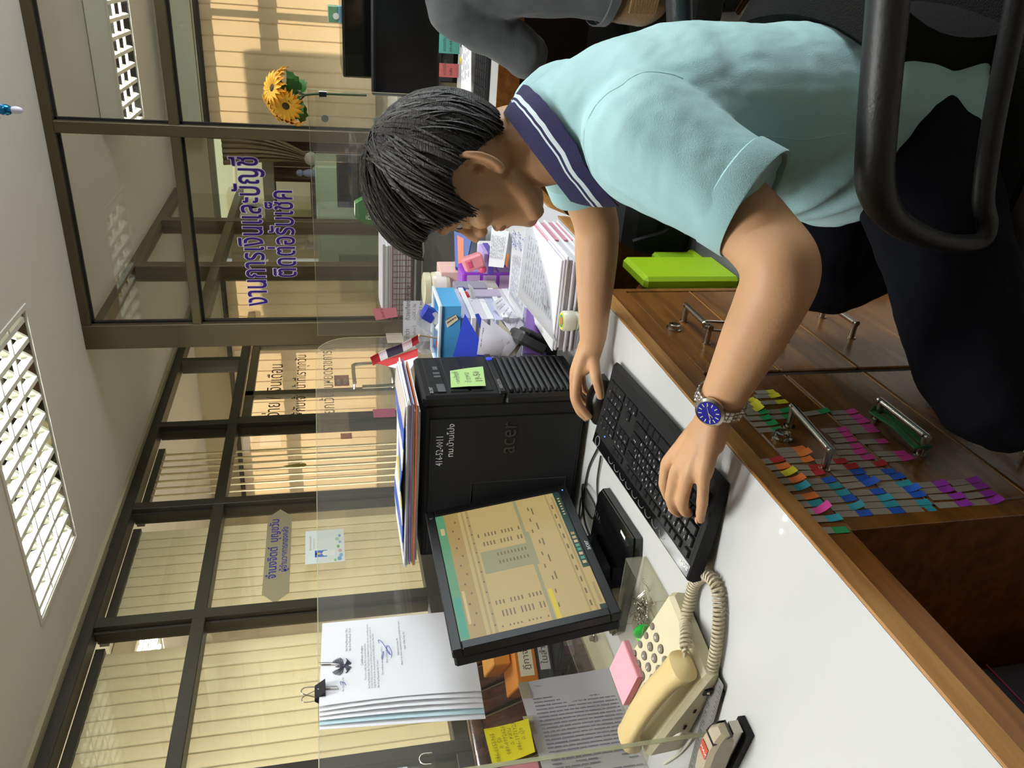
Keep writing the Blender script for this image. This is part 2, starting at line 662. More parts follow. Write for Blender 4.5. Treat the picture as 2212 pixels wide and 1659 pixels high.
MB().tube(spline(hp[2:], 4), 0.016, 8, closed=False).tube([(XW - 0.03, 5.72, 1.085), (XW + 0.085, 5.72, 1.085)], 0.012).tube([(XW - 0.03, 5.72, 0.775), (XW + 0.085, 5.72, 0.775)], 0.012).build('door_handle', M_CHROME, d1)
M_NAVY = pm('navy_lettering', '3a2a6e', 0.5)
M_DK = pm('dark_lettering', '3b3038', 0.5)
uL, vU = V((0, 1, 0)), Z0
for txt, y, z, sz in (('จ่าย / เงินเดือน', 5.36, 1.66, 0.155), ('ให้กับเจ้าหน้าที่เราทุกวัน', 5.32, 1.47, 0.125), ('(ยกเว้นวันหยุดราชการ)', 5.33, 1.25, 0.135)):
    MB().text(txt, (XW - 0.049, y, z), uL, vU, sz, 0, 0.001).build('lettering', M_DK, d1)
pl = MB().bx(XW - 0.05, XW - 0.046, 5.83, 6.02, 1.12, 1.24).build('push_plate', pm('push_red', 'a8402e', 0.4), d1)
MB().text('ผลัก', (XW - 0.0455, 5.855, 1.19), uL, vU, 0.05).text('PUSH', (XW - 0.0455, 5.85, 1.135), uL, vU, 0.045).build('lettering', M_WHITE, pl)

# ---------------------------------------------------------------- glass booth: front (y = 4.2) and side (x = -1.92)
YW = 4.2
w2 = struct('window_2', None, None, (-0.5, YW, 0))
bar(-1.945, -1.808, YW, YW + 0.088, 0, CEIL - 0.001, 'corner_post', w2)
bar(-1.808, 3.0, YW + 0.001, YW + 0.09, 2.505, CEIL, 'top_rail', w2)
bar(-1.808, 3.0, YW, YW + 0.08, 1.950, 1.997, 'transom', w2, M_FRAME)
for x in (-0.787, 0.24, 1.27, 2.3):
    bar(x - 0.028, x + 0.028, YW - 0.002, YW + 0.08, 0, 2.505, 'mullion', w2)
bar(-1.808, 3.0, YW, YW + 0.08, 0.70, 0.76, 'sill_rail', w2)
bar(-1.808, 3.0, YW + 0.02, YW + 0.07, 0.0, 0.70, 'lower_panel', w2, MATS['lower_panel_board'])
XM = [-1.808, -0.787, 0.24, 1.27, 2.3, 3.0]
for k in range(5):
    a, b = XM[k] + 0.028 * (k > 0), XM[k + 1] - 0.028
    for z0, z1 in ((1.997, 2.505), (0.76, 1.95)):
        MB().bx(a, b, YW + 0.042, YW + 0.048, z0, z1).build('pane', M_GLASS, w2)
        if k < 2:
            MB().bx(a, b, YW + 0.034, YW + 0.052, z1 - 0.012, z1).bx(a, a + 0.012, YW + 0.034, YW + 0.052, z0, z1).build('seal', M_SEAL, w2)
w3 = struct('window_3', None, None, (-1.9, 5.8, 0))
bar(-1.97, -1.87, YW + 0.09, YB, 2.50, CEIL, 'top_rail', w3)
bar(-1.97, -1.87, YW + 0.09, YB, 1.97, 2.03, 'transom', w3)
bar(-1.97, -1.87, YW + 0.09, YB, 0.70, 0.78, 'sill_rail', w3)
bar(-1.94, -1.89, YW + 0.09, YB, 0.0, 0.70, 'lower_panel', w3, MATS['lower_panel_board'])
for y in (5.36, 6.42):
    bar(-1.975, -1.865, y - 0.045, y + 0.045, 0, 2.5, 'mullion', w3)
for a, b in ((4.29, 5.315), (5.405, 6.375), (6.465, YB)):
    for z0, z1 in ((2.03, 2.5), (0.78, 1.97)):
        MB().bx(-1.923, -1.917, a, b, z0, z1).build('pane', M_GLASS, w3)

# big purple lettering on the booth glass
M_SIGN = pm('purple_lettering', '2a1260', 0.6, spec=0.2)
M_SIGNW = pm('white_lettering_edge', 'cfc6d6', 0.5)
for k, (txt, p0, p1, sz) in enumerate((('งานการเงินและบัญชี', (578, 660), (549, 340), 0.175), ('ติดต่อรับเช็ค', (640, 600), (632, 415), 0.165))):
    a, b = at(p0[0], p0[1], 'y', YW + 0.04), at(p1[0], p1[1], 'y', YW + 0.04)
    g = text_geo(txt, 'LEFT', 2, 0.0)[0]
    wid = max(p[0] for p in g) - min(p[0] for p in g)
    u = (b - a)
    sx = u.length / (wid * sz)
    o = V((a.x, YW + 0.041, a.z if k else a.z))
    t = thing('glass_sign', ('upper purple Thai lettering on the booth glass, long line', 'lower purple Thai lettering on the booth glass, short line')[k], 'sign', (a.x, YW + 0.04, a.z))
    MB().text(txt, o, X0, Z0, sz, 0, 0.0005, 'LEFT', 2, 0.036, sx).build('lettering_edge', M_SIGNW, t)
    MB().text(txt, o, X0, Z0, sz, 0, 0.003, 'LEFT', 3, 0.012, sx).build('lettering', M_SIGN, t)
# ---------------------------------------------------------------- louvred ceiling lights
M_TUBE = pm('fluorescent_tube', 'f4fff0', 0.4, emit=TUBE)
M_REFL = pm('mirror_louvre', 'a9a79d', 0.05, metal=1.0)
M_BLADE = pm('white_louvre', 'f2f6ea', 0.3, spec=0.6)
M_HOUS = pm('light_housing', 'd8d4c6', 0.5)


def make_light(label):
    x, y = FIX[0]
    t = thing('ceiling_light', label, 'light', (x, y, CEIL), 'louvred ceiling lights')
    x0, x1, y0, y1 = x - FW / 2, x + FW / 2, y - FD / 2, y + FD / 2
    z = CEIL
    h = MB()
    h.bx(x0, x1, y0, y1, z + 0.115, z + 0.12).bx(x0, x0 + 0.008, y0, y1, z + 0.001, z + 0.115).bx(x1 - 0.008, x1, y0, y1, z + 0.001, z + 0.115).bx(x0, x1, y0, y0 + 0.008, z + 0.001, z + 0.115).bx(x0, x1, y1 - 0.008, y1, z + 0.001, z + 0.115)
    h.build('housing', M_HOUS, t)
    f = MB()
    for a, b, c, d in ((x0 - 0.018, x1 + 0.018, y0 - 0.018, y0 + 0.004), (x0 - 0.018, x1 + 0.018, y1 - 0.004, y1 + 0.018), (x0 - 0.018, x0 + 0.004, y0, y1), (x1 - 0.004, x1 + 0.018, y0, y1)):
        f.bx(a, b, c, d, z - 0.006, z + 0.0)
    f.build('frame', MATS['ceiling_paint'], t)
    rw = (FD - 0.03) / 3
    blade = None
    for r in range(3):
        c = y0 + 0.015 + rw * (r + 0.5)
        MB().tube([(x0 + 0.03, c, z + 0.088), (x1 - 0.03, c, z + 0.088)], 0.013, 10).build('tube', M_TUBE, t)
        for s in (-1, 1):     # curved mirror wings of the row
            rows = [[V((xx, c + s * rw * 0.5 * (0.35 + 0.65 * k / 4), z + 0.112 - 0.108 * (k / 4) ** 1.6)) for k in range(5)] for xx in (x0 + 0.01, x1 - 0.01)]
            MB().slab(rows, 0.001).build('reflector', M_REFL, t)
        n = 13
        for i in range(n):
            cx = x0 + 0.045 + (FW - 0.09) * i / (n - 1)
            if blade is None:
                b = MB()
                b.prism([(cx, c - rw * 0.47, z + 0.003), (cx, c + rw * 0.47, z + 0.003), (cx, c + rw * 0.34, z + 0.040), (cx, c - rw * 0.34, z + 0.040)], (0.012, 0, 0))
                b.prism([(cx - 0.008, c - rw * 0.47, z + 0.002), (cx - 0.008, c + rw * 0.47, z + 0.002), (cx - 0.002, c + rw * 0.47, z + 0.018), (cx - 0.002, c - rw * 0.47, z + 0.018)], (0.022, 0, 0))
                blade = b.build('louvre_blade', M_BLADE, t, (cx, c, z))
            else:
                o = blade.copy()
                COL.objects.link(o)
                o.parent = t
                o.location = V((cx, c, z)) - WL[t.name]
    for r in range(1, 3):
        c = y0 + 0.015 + rw * r
        MB().bx(x0 + 0.01, x1 - 0.01, c - 0.006, c + 0.006, z + 0.002, z + 0.02, 0, 0.002).build('divider', M_BLADE, t)
    return t


def dup(root, loc, label=None, group=None):
    r = root.copy()
    COL.objects.link(r)
    r.location = loc
    WL[r.name] = V(loc)
    if label: r['label'] = label
    if group: r['group'] = group
    for ch in root.children:
        c = ch.copy()
        COL.objects.link(c)
        c.parent = r
        for g in ch.children:
            d = g.copy()
            COL.objects.link(d)
            d.parent = c
    return r


L0 = make_light('louvred fluorescent ceiling light above the corridor side of the desk')
for k, (fx, fy) in enumerate(FIX[1:]):
    dup(L0, (fx, fy, CEIL), ('louvred fluorescent ceiling light above the grey jacket coworker', 'louvred fluorescent ceiling light above the keyboard desk')[k])
dup(L0, (-0.4, 5.55, CEIL - 0.125), 'louvred fluorescent ceiling light inside the glass booth')
dup(L0, (-4.2, 3.9, CEIL - 0.125), 'unseen louvred ceiling light added behind the corridor blinds to make them glow')  # added unseen fixture that lights the corridor blinds from behind

for k, (fx, fy) in enumerate(ADDED_BATTENS):
    t = thing('added_batten', ('unseen batten added above the armchair as fill light', 'unseen batten added behind the corridor blinds to make them glow')[k], 'light', (fx, fy, CEIL), 'added battens')
    MB().bx(fx - 0.62, fx + 0.62, fy - 0.05, fy + 0.05, CEIL - 0.07, CEIL - 0.001, 0, 0.006).build('housing', M_WHITE, t)
    for s in (-1, 1):
        MB().bx(fx + s * 0.61, fx + s * 0.63, fy - 0.045, fy + 0.045, CEIL - 0.09, CEIL - 0.03, 0, 0.004).build('end_cap', M_WHITE, t)

# blue tinsel ornament hanging from the ceiling
p = at(35, 238, 'y', 2.6)
t = thing('hanging_ornament', 'blue tinsel and bead ornament hanging from the ceiling', 'ornament', (p.x, p.y, p.z))
c = p + V((0, 0, 0.03))
MB().tube([c + V((0, 0, 0.05)), (c.x, c.y, CEIL)], 0.0015, 6).build('string', pm('ornament_string', '6d4b33', 0.7), t)
MB().ball(c + V((0, 0, 0.0)), (0.016, 0.016, 0.022)).build('bead', pm('blue_foil', '1a6fa8', 0.15, metal=0.7), t)
MB().ball(c + V((0, 0, -0.03)), (0.011, 0.011, 0.018)).build('drop', pm('white_bead', 'dcd8ea', 0.2), t)
tn = MB()
for i in range(70):
    d = V((random.gauss(0, 1), random.gauss(0, 1), random.gauss(0, 1))).normalized() * random.uniform(0.02, 0.045)
    tn.tube([c + V((0, 0, 0.045)), c + V((0, 0, 0.045)) + d], 0.0008, 3)
o = tn.build('tinsel', pm('tinsel_foil', '35589a', 0.2, metal=0.8), t)
o['kind'] = 'stuff'

# ---------------------------------------------------------------- far windows behind the booth
wf = struct('window_4', None, None, (0, YB, 0.8))
M_GREYF = pm('grey_window_frame', '8a8672', 0.5)
for a, b in ((-5.2, -2.60), (-2.25, -1.42), (-1.33, 2.2)):
    bar(a, b, YB + 0.02, YB + 0.07, 0.82, 0.87, 'frame_rail', wf, M_GREYF)
    bar(a, b, YB + 0.02, YB + 0.07, 2.19, 2.24, 'frame_rail', wf, M_GREYF)
    bar(a, b, YB + 0.02, YB + 0.10, 1.70, 1.80, 'frame_rail', wf, M_GREYF)
    k = max(1, round((b - a) / 0.9))
    for i in range(k + 1):
        x = a + (b - a) * i / k
        bar(x - 0.025, x + 0.025, YB + 0.02, YB + 0.07, 0.82, 2.24, 'frame_stile', wf, M_GREYF)
    MB().bx(a, b, YB + 0.04, YB + 0.046, 0.85, 2.2).build('pane', M_GLASS, wf)
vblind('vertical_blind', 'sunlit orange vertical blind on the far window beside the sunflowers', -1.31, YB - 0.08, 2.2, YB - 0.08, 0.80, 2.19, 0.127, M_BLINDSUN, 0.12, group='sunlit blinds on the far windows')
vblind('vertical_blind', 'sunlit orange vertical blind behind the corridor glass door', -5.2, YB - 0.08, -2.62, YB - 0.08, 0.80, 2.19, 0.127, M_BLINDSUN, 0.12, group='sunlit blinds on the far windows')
struct('trim_2', MB().bx(-1.40, 3.0, YB - 0.16, YB, 2.25, 2.40, 0, 0.01), pm('pelmet_paint', 'ccd2bc', 0.6))
# things outside / in the boarded window
M_PLANK = wood('brown_plank', '3b2112', '54301a', '6a3f24', 0.5, (14, 14, 1.2), 0.1)
sh = thing('wooden_shutter', 'brown plank shutter across the lower half of the far window', 'shutter', (-1.83, YB + 0.15, 0.82))
for i in range(6):
    MB().bx(-2.27 + 0.144 * i + 0.002, -2.27 + 0.144 * (i + 1) - 0.002, YB + 0.13, YB + 0.15, 0.82, 1.74, 0, 0.003).build('plank', M_PLANK, sh)
ext = MB().bx(-3.4, -0.9, YB + 1.3, YB + 1.42, 0.0, 2.75)
e_ = struct('wall_outside', ext, pm('outside_wall', 'cfd3b4', 0.9))
ac = thing('air_conditioner_unit', 'beige outdoor air conditioner unit with round fan beyond the far window', 'air conditioner', (-2.32, YB + 0.8, 1.6))
MB().bx(-2.7, -2.08, YB + 0.62, YB + 0.92, 1.68, 2.2, 0, 0.012).build('casing', pm('ac_casing', 'b9b28c', 0.5), ac)
g = MB()
for r in (0.06, 0.10, 0.14, 0.18, 0.21):
    g.tube([(-2.37 + r * math.cos(a * PI / 12), YB + 0.605, 1.94 + r * math.sin(a * PI / 12)) for a in range(24)], 0.005, 5, closed=True)
g.lathe([(0.205, 0), (0.205, 0.004)], (-2.37, YB + 0.616, 1.94), (0, 1, 0), 24, 1)
for a in range(8):
    g.tube([(-2.37, YB + 0.605, 1.94), (-2.37 + 0.21 * math.cos(a * PI / 4), YB + 0.605, 1.94 + 0.21 * math.sin(a * PI / 4))], 0.004, 5)
g.build('fan_grille', [pm('fan_wire', '4c4836', 0.5), pm('fan_dark', '1d1b14', 0.7)], ac)
MB().bx(-2.65, -2.1, YB + 0.7, YB + 1.3, 1.62, 1.68).build('bracket', M_GREYF, ac)
pp = [at(x, y, 'y', YB + 0.60) for x, y in ((508, 346), (508, 380), (512, 420), (523, 426), (590, 426), (600, 430), (601, 470))]
solo('insulated_pipe', MB().tube(spline(pp, 4), 0.018, 8), pm('pipe_foam', 'd8d2b8', 0.6), 'white insulated pipe bending outside the far window', 'pipe', loc=pp[0])
M_PAPER = sheet('paper', 'f0efee', 0.12)
for k, (a, b) in enumerate((((596, 392), (672, 440)), ((607, 437), (674, 469)))):
    p, q = at(a[0], a[1], 'y', YB - 0.015 - 0.01 * k), at(b[0], b[1], 'y', YB - 0.015 - 0.01 * k)
    solo('wall_notice', MB().bx(q.x, p.x, p.y - 0.002, p.y, q.z, p.z), pm(('notice_paper', 'notice_green')[k], ('efe4c6', 'd9dba0')[k], 0.8), ('cream paper notice hanging before the brown planks', 'pale green paper notice overlapping the cream notice')[k], 'notice', loc=p)
# gathered curtain with tie
p, q = at(478, 305, 'y', 7.29), at(665, 352, 'y', 7.29)
rows = []
for i in range(9):
    f = i / 8
    z = p.z + (q.z - p.z) * f
    wdt = 0.34 - 0.26 * f ** 1.5
    xr = -1.30 - 0.22 * f ** 2
    rows.append([V((xr - wdt * j / 24, 7.29 + 0.018 * math.sin(j * 1.9), z)) for j in range(25)])
ct = thing('curtain', 'grey brown curtain gathered and tied beside the far window', 'curtain', (p.x, 7.29, q.z))
MB().slab(rows, 0.003).build('drape', sheet('curtain_cloth', '97876b', 0.25), ct)
e = rows[-1][12]
MB().ball(e + V((0, 0, -0.03)), (0.06, 0.04, 0.06), 12, 8).tube([e + V((0.02, 0, -0.05)), e + V((-0.05, 0, -0.09)), e + V((-0.10, 0, -0.05))], 0.02).build('knotted_tail', sheet('curtain_lining', 'd8d2c2', 0.2), ct)
# pale green steel cabinet, dark television, bag
cg = thing('steel_cabinet', 'pale green steel cabinet below the far window notices', 'cabinet', (-1.95, 6.95, 0))
MB().bx(-2.45, -1.49, 6.7, 7.20, 0.02, 1.335, 0, 0.01).build('body', pm('green_steel', '93a387', 0.45), cg)
for k in range(2):
    MB().bx(-2.44 + 0.475 * k, -1.975 + 0.475 * k, 6.685, 6.70, 0.06, 1.31, 0, 0.004).build('door', MATS['green_steel'], cg)
    MB().bx(-2.01 + 0.05 * k, -1.995 + 0.05 * k, 6.665, 6.685, 0.75, 0.9, 0, 0.003).build('handle', M_CHROME, cg)
fg = thing('toy_figure', 'small grey figurine standing on the green steel cabinet', 'figurine', (-1.60, 6.9, 1.335))
MB().lathe([(0.03, 0), (0.035, 0.05), (0.022, 0.09), (0.012, 0.10)], (-1.60, 6.9, 1.336)).build('body', pm('figure_grey', '6d7590', 0.6), fg)
MB().ball((-1.60, 6.9, 1.46), 0.03).build('head', MATS['figure_grey'], fg)
M_BLACKG = pm('black_gloss', '0b0c0c', 0.12, spec=0.6)
M_BLACK = pm('black_plastic', '131415', 0.42, spec=0.4)
M_BLACKM = pm('black_matte', '17181a', 0.65, spec=0.3)
a, b = at(726, 334, 'y', 6.3), at(800, 448, 'y', 6.3)
tv = thing('monitor', 'dark glossy monitor inside the booth in front of the green cabinet', 'monitor', ((a.x + b.x) / 2, 6.3, b.z))
MB().bx(b.x, a.x, 6.28, 6.32, b.z - 0.1, a.z, 0, 0.006).build('case', M_BLACK, tv)
MB().bx(b.x + 0.015, a.x - 0.015, 6.276, 6.281, b.z - 0.08, a.z - 0.015).build('screen', M_BLACKG, tv)
MB().bx((a.x + b.x) / 2 - 0.04, (a.x + b.x) / 2 + 0.04, 6.31, 6.35, 0.77, b.z).bx((a.x + b.x) / 2 - 0.13, (a.x + b.x) / 2 + 0.13, 6.22, 6.42, 0.752, 0.77).build('stand', M_BLACK, tv)
M_DESKW = pm('white_laminate', 'cacbcb', 0.28, spec=0.5, coat=0.1)
dk = thing('booth_desk', 'white topped desk inside the glass booth', 'desk', (-1.2, 6.2, 0))
MB().bx(-1.86, -0.2, 5.85, 6.62, 0.722, 0.75, 0, 0.003).build('top', M_DESKW, dk)
for x in (-1.84, -0.24):
    MB().bx(x, x + 0.025, 5.9, 6.6, 0.0, 0.722).build('side_panel', M_PLANK, dk)
bag = at(800, 452, 'y', 5.95)
gb = thing('green_bag', 'green cloth bag with white print standing on the booth desk', 'bag', (bag.x, 5.95, 0.75))
rows = [[(0.075, 0.752), (0.085, 0.9), (0.07, 1.0), (0.02, 1.055)]]
MB().loft([[V((bag.x + r * sx, 5.95 + 0.05 * sy, z)) for sx, sy in ((-1, -1), (1, -1), (1, 1), (-1, 1))] for r, z in ((0.11, 0.752), (0.12, 0.86), (0.10, 0.97), (0.05, 1.05))], 0).build('body', pm('bag_green', '2f7a35', 0.6), gb)
MB().text('ทิพย', (bag.x - 0.07, 5.897, 0.92), X0, Z0, 0.07).text('ประกันภัย', (bag.x - 0.07, 5.897, 0.87), X0, Z0, 0.04).build('print', M_WHITE, gb)

# ---------------------------------------------------------------- wooden bench in the corridor with box files on it
M_BENCH = wood('dark_rosewood', '2a140e', '3f2016', '542d1c', 0.18, (3, 9, 1.2), 0.6, 4)
bn = thing('wooden_bench', 'dark glossy wooden slatted bench in the corridor behind the acrylic screen', 'bench', (-2.45, 2.0, 0))
TH = math.radians(24)
bd = V((-math.sin(TH), 0, math.cos(TH)))
B0 = V((-2.50, 0, 0.40))
for i in range(20):
    y = 0.55 + 0.125 * i
    c = B0 + bd * 0.185 + V((0, y, 0))
    MB().box(c, (0.022, 0.108, 0.37), Matrix.Rotation(-TH, 3, 'Y'), 0, 0.004).build('slat', M_BENCH, bn)
tp = B0 + bd * 0.40
MB().tube([(tp.x, 0.45 + 0.05 * i, tp.z + 0.012 * math.sin(i * 0.11)) for i in range(53)], 0.036, 12).build('top_rail', M_BENCH, bn)
MB().bx(-2.52, -1.98, 0.5, 3.05, 0.36, 0.40, 0, 0.008).build('seat', M_BENCH, bn)
for y in (0.52, 3.0):
    for x in (-2.48, -2.02):
        MB().bx(x - 0.03, x + 0.03, y - 0.03, y + 0.03, 0, 0.36, 0, 0.005).build('leg', M_BENCH, bn)
    MB().tube(spline([(-2.60, y, 0.66), (-2.35, y, 0.66), (-2.1, y, 0.64), (-1.98, y, 0.56), (-2.0, y, 0.4)], 5), 0.03, 8).build('armrest', M_BENCH, bn)
zf = 0.40
spec = (('ffile', 'a86f9a', 0.052, 0.10, 'flat mauve box file lowest of the bench stack', 'e6d6d8'),
        ('file', '1d1f20', 0.058, 0.03, 'black box file second from the bottom of the bench stack', '2b2b2b'),
        ('file', '3a3c3e', 0.062, 0.0, 'grey labelled box file in the middle of the bench stack', 'c9c9c6'),
        ('file', 'cc7a1e', 0.085, -0.02, 'orange box file with paper label, second from the top of the bench stack', 'e9dfc0'),
        ('file', 'd08a2a', 0.07, 0.09, 'orange box file on top of the bench stack', 'e9dfc0'))
for k, (nm, hx, th, off, lab, lc) in enumerate(spec):
    x0, y0 = -2.20, 1.985 + off
    f = thing('box_file', lab, 'file', (x0, y0, zf), 'box files stacked on the bench')
    Rf = rz(math.radians(-32))
    c = V((x0 - 0.10, y0 + 0.16, zf + th / 2 + 0.001))
    MB().box(c, (0.24, 0.31, th - 0.003), Rf, 0, 0.004).build('case', pm('file_%d' % k, hx, 0.45), f)
    n = Rf @ V((1, 0, 0))
    u = Rf @ V((0, 1, 0))
    s = c + n * 0.1205
    MB().box(s, (0.0012, 0.24, th * 0.62), Rf, 0).build('spine_label', pm('label_%d' % k, lc, 0.7), f)
    if k in (2, 3, 4):
        MB().text(('', '', 'ใบสำคัญ', 'ฎีกาจ่าย ปี 62', 'ใบเสร็จ')[k], s + n * 0.001 - u * 0.1 - Z0 * 0.012, u, Z0, 0.034).build('lettering', M_DK, f)
    zf += th
# ---------------------------------------------------------------- the desk with its drawers
M_WOOD = wood('desk_wood', '5f3a16', '7a4c1e', '8f5c28', 0.28, (12, 1.2, 12), 0.35, 4)
M_WOODV = wood('drawer_wood', '54330f', '6f4418', '83551f', 0.25, (12, 1.0, 10), 0.45, 4)
M_WOODL = wood('edge_wood', '94642f', 'a8763c', 'b98a50', 0.45, (12, 1.2, 12), 0.1, 5)
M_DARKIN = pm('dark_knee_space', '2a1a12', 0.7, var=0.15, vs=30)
DX = -0.553
desk = thing('office_desk', 'white topped wooden desk with drawers below the black keyboard', 'desk', (-0.93, 0.75, 0))
MB().bx(-1.31, DX - 0.004, 0.05, 1.447, 0.724, 0.75).build('worktop', M_DESKW, desk)
MB().bx(DX - 0.004, DX, 0.05, 1.447, 0.722, 0.7502, 0, 0.0012).build('edge_strip', M_WOODL, desk)
MB().bx(-0.580, -0.558, 0.05, 1.447, 0.684, 0.7235, 0, 0.001).build('apron', M_WOOD, desk)
MB().bx(-1.29, -0.558, 1.432, 1.447, 0.0, 0.684, 0, 0.001).build('side_panel', M_WOOD, desk)
MB().bx(-1.29, -0.558, 0.640, 0.672, 0.0, 0.684, 0, 0.001).build('side_panel', M_WOOD, desk)
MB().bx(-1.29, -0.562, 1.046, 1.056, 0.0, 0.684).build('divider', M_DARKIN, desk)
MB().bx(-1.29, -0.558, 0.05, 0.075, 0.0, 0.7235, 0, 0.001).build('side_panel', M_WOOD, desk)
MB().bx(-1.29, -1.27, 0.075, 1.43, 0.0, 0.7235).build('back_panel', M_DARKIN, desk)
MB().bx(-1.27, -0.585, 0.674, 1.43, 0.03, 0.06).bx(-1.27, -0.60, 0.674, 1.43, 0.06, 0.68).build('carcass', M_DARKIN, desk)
M_STEEL = pm('polished_steel', 'b8b2a6', 0.18, metal=1.0)
FX = -0.5585


def handle(par, y0, y1, z0, z1, label=None):
    h = MB()
    xo = FX + 0.031
    p = [V((FX, y0, z0)), V((xo, y0, z0)), V((xo, y1, z1)), V((FX, y1, z1))]
    h.tube([p[0], p[1] + V((0.004, 0, 0))], 0.0055, 10).tube([p[3], p[2] + V((0.004, 0, 0))], 0.0055, 10)
    h.tube([p[1] + (p[1] - p[2]).normalized() * 0.006, p[2] + (p[2] - p[1]).normalized() * 0.006], 0.0055, 10)
    h.lathe([(0.0085, 0), (0.0085, 0.002)], p[0], (1, 0, 0), 12).lathe([(0.0085, 0), (0.0085, 0.002)], p[3], (1, 0, 0), 12)
    return h.build('handle', M_STEEL, par)


def lock(par, y, z):
    MB().lathe([(0.015, 0), (0.015, 0.003), (0.011, 0.004), (0.011, 0.010), (0.0085, 0.011), (0.0085, 0.007), (0.002, 0.007)], (FX, y, z), (1, 0, 0), 18).bx(FX + 0.006, FX + 0.0085, y - 0.006, y + 0.006, z - 0.001, z + 0.001).build('lock', M_STEEL, par)


for bay, (ya, yb) in enumerate(((0.674, 1.044), (1.058, 1.430))):
    for r, (za, zb) in enumerate(((0.541, 0.682), (0.389, 0.537), (0.07, 0.385))):
        d = MB().bx(-0.580, FX, ya + 0.001, yb - 0.001, za, zb, 0, 0.002).build('drawer', M_WOODV, desk)
        MB().bx(FX - 0.004, FX + 0.0006, ya + 0.002, yb - 0.002, za + 0.0005, za + 0.0030, 0).build('edge_strip', M_WOODL, d)
        hz = ((0.640, 0.474, 0.300), (0.623, 0.462, 0.319))[bay][r]
        y0, y1 = ((0.768, 0.88), (0.787, 0.887), (0.775, 0.875))[r] if bay == 0 else (1.174 + 0.004 * r, 1.274 + 0.004 * r)
        handle(d, y0, y1, hz, hz - (0.012 if (bay == 0 and r == 0) else 0))
        if r == 0:
            q = at(1688, 946, 'x', FX) if bay == 0 else at(1456, 711, 'x', FX)
            lock(d, q.y, q.z)
MB().bx(-0.60, -0.56, 0.674, 1.43, 0.0, 0.068).build('plinth', M_DARKIN, desk)

# small things hooked on the handles
xo = FX + 0.031
hr = MB()
for k in range(3):
    dz = 0.004 - 0.004 * k
    loop = [(xo - 0.012 - 0.003 * k, 0.780, 0.474 + dz), (xo - 0.018, 0.785, 0.484 + dz), (xo - 0.016, 0.84, 0.480 + dz), (xo - 0.018, 0.889, 0.484 + dz), (xo - 0.012, 0.895, 0.474 + dz), (xo - 0.018, 0.889, 0.464 + dz), (xo - 0.016, 0.84, 0.468 + dz), (xo - 0.018, 0.785, 0.464 + dz)]
    hr.tube(loop, 0.0016, 6, closed=True)
solo('rubber_band', hr, pm('green_rubber', '2f7a45', 0.6), 'green rubber bands wound round the second drawer handle', 'rubber band', loc=(xo, 0.84, 0.474))
a = at(1527, 716, 'x', FX + 0.036)
ch = thing('padlock_link', 'steel snap link and rings hooked on the far top drawer handle', 'padlock', (a.x, a.y, a.z))
y_, z_ = 1.180, 0.623
link = [(xo, y_ + 0.008, z_ + 0.006), (xo + 0.009, y_, z_ + 0.008), (xo + 0.009, y_ - 0.004, z_ - 0.02), (xo + 0.009, y_ - 0.006, z_ - 0.048), (xo + 0.001, y_ - 0.004, z_ - 0.054), (xo - 0.010, y_, z_ - 0.046), (xo - 0.011, y_ + 0.006, z_ - 0.015), (xo - 0.008, y_ + 0.010, z_ + 0.003)]
MB().tube(spline(link + [link[0]], 3), 0.0026, 8).build('snap_link', M_STEEL, ch)
for k in range(2):
    c = V((xo - 0.001, y_ - 0.004 - 0.004 * k, z_ - 0.058 - 0.016 * k))
    MB().tube([c + V((0.014 * math.cos(i * PI / 10), 0.005 * math.sin(i * PI / 10) * (1 - 2 * k), 0.014 * math.sin(i * PI / 10))) for i in range(20)], 0.0013, 6, closed=True).build('ring', M_STEEL, ch)

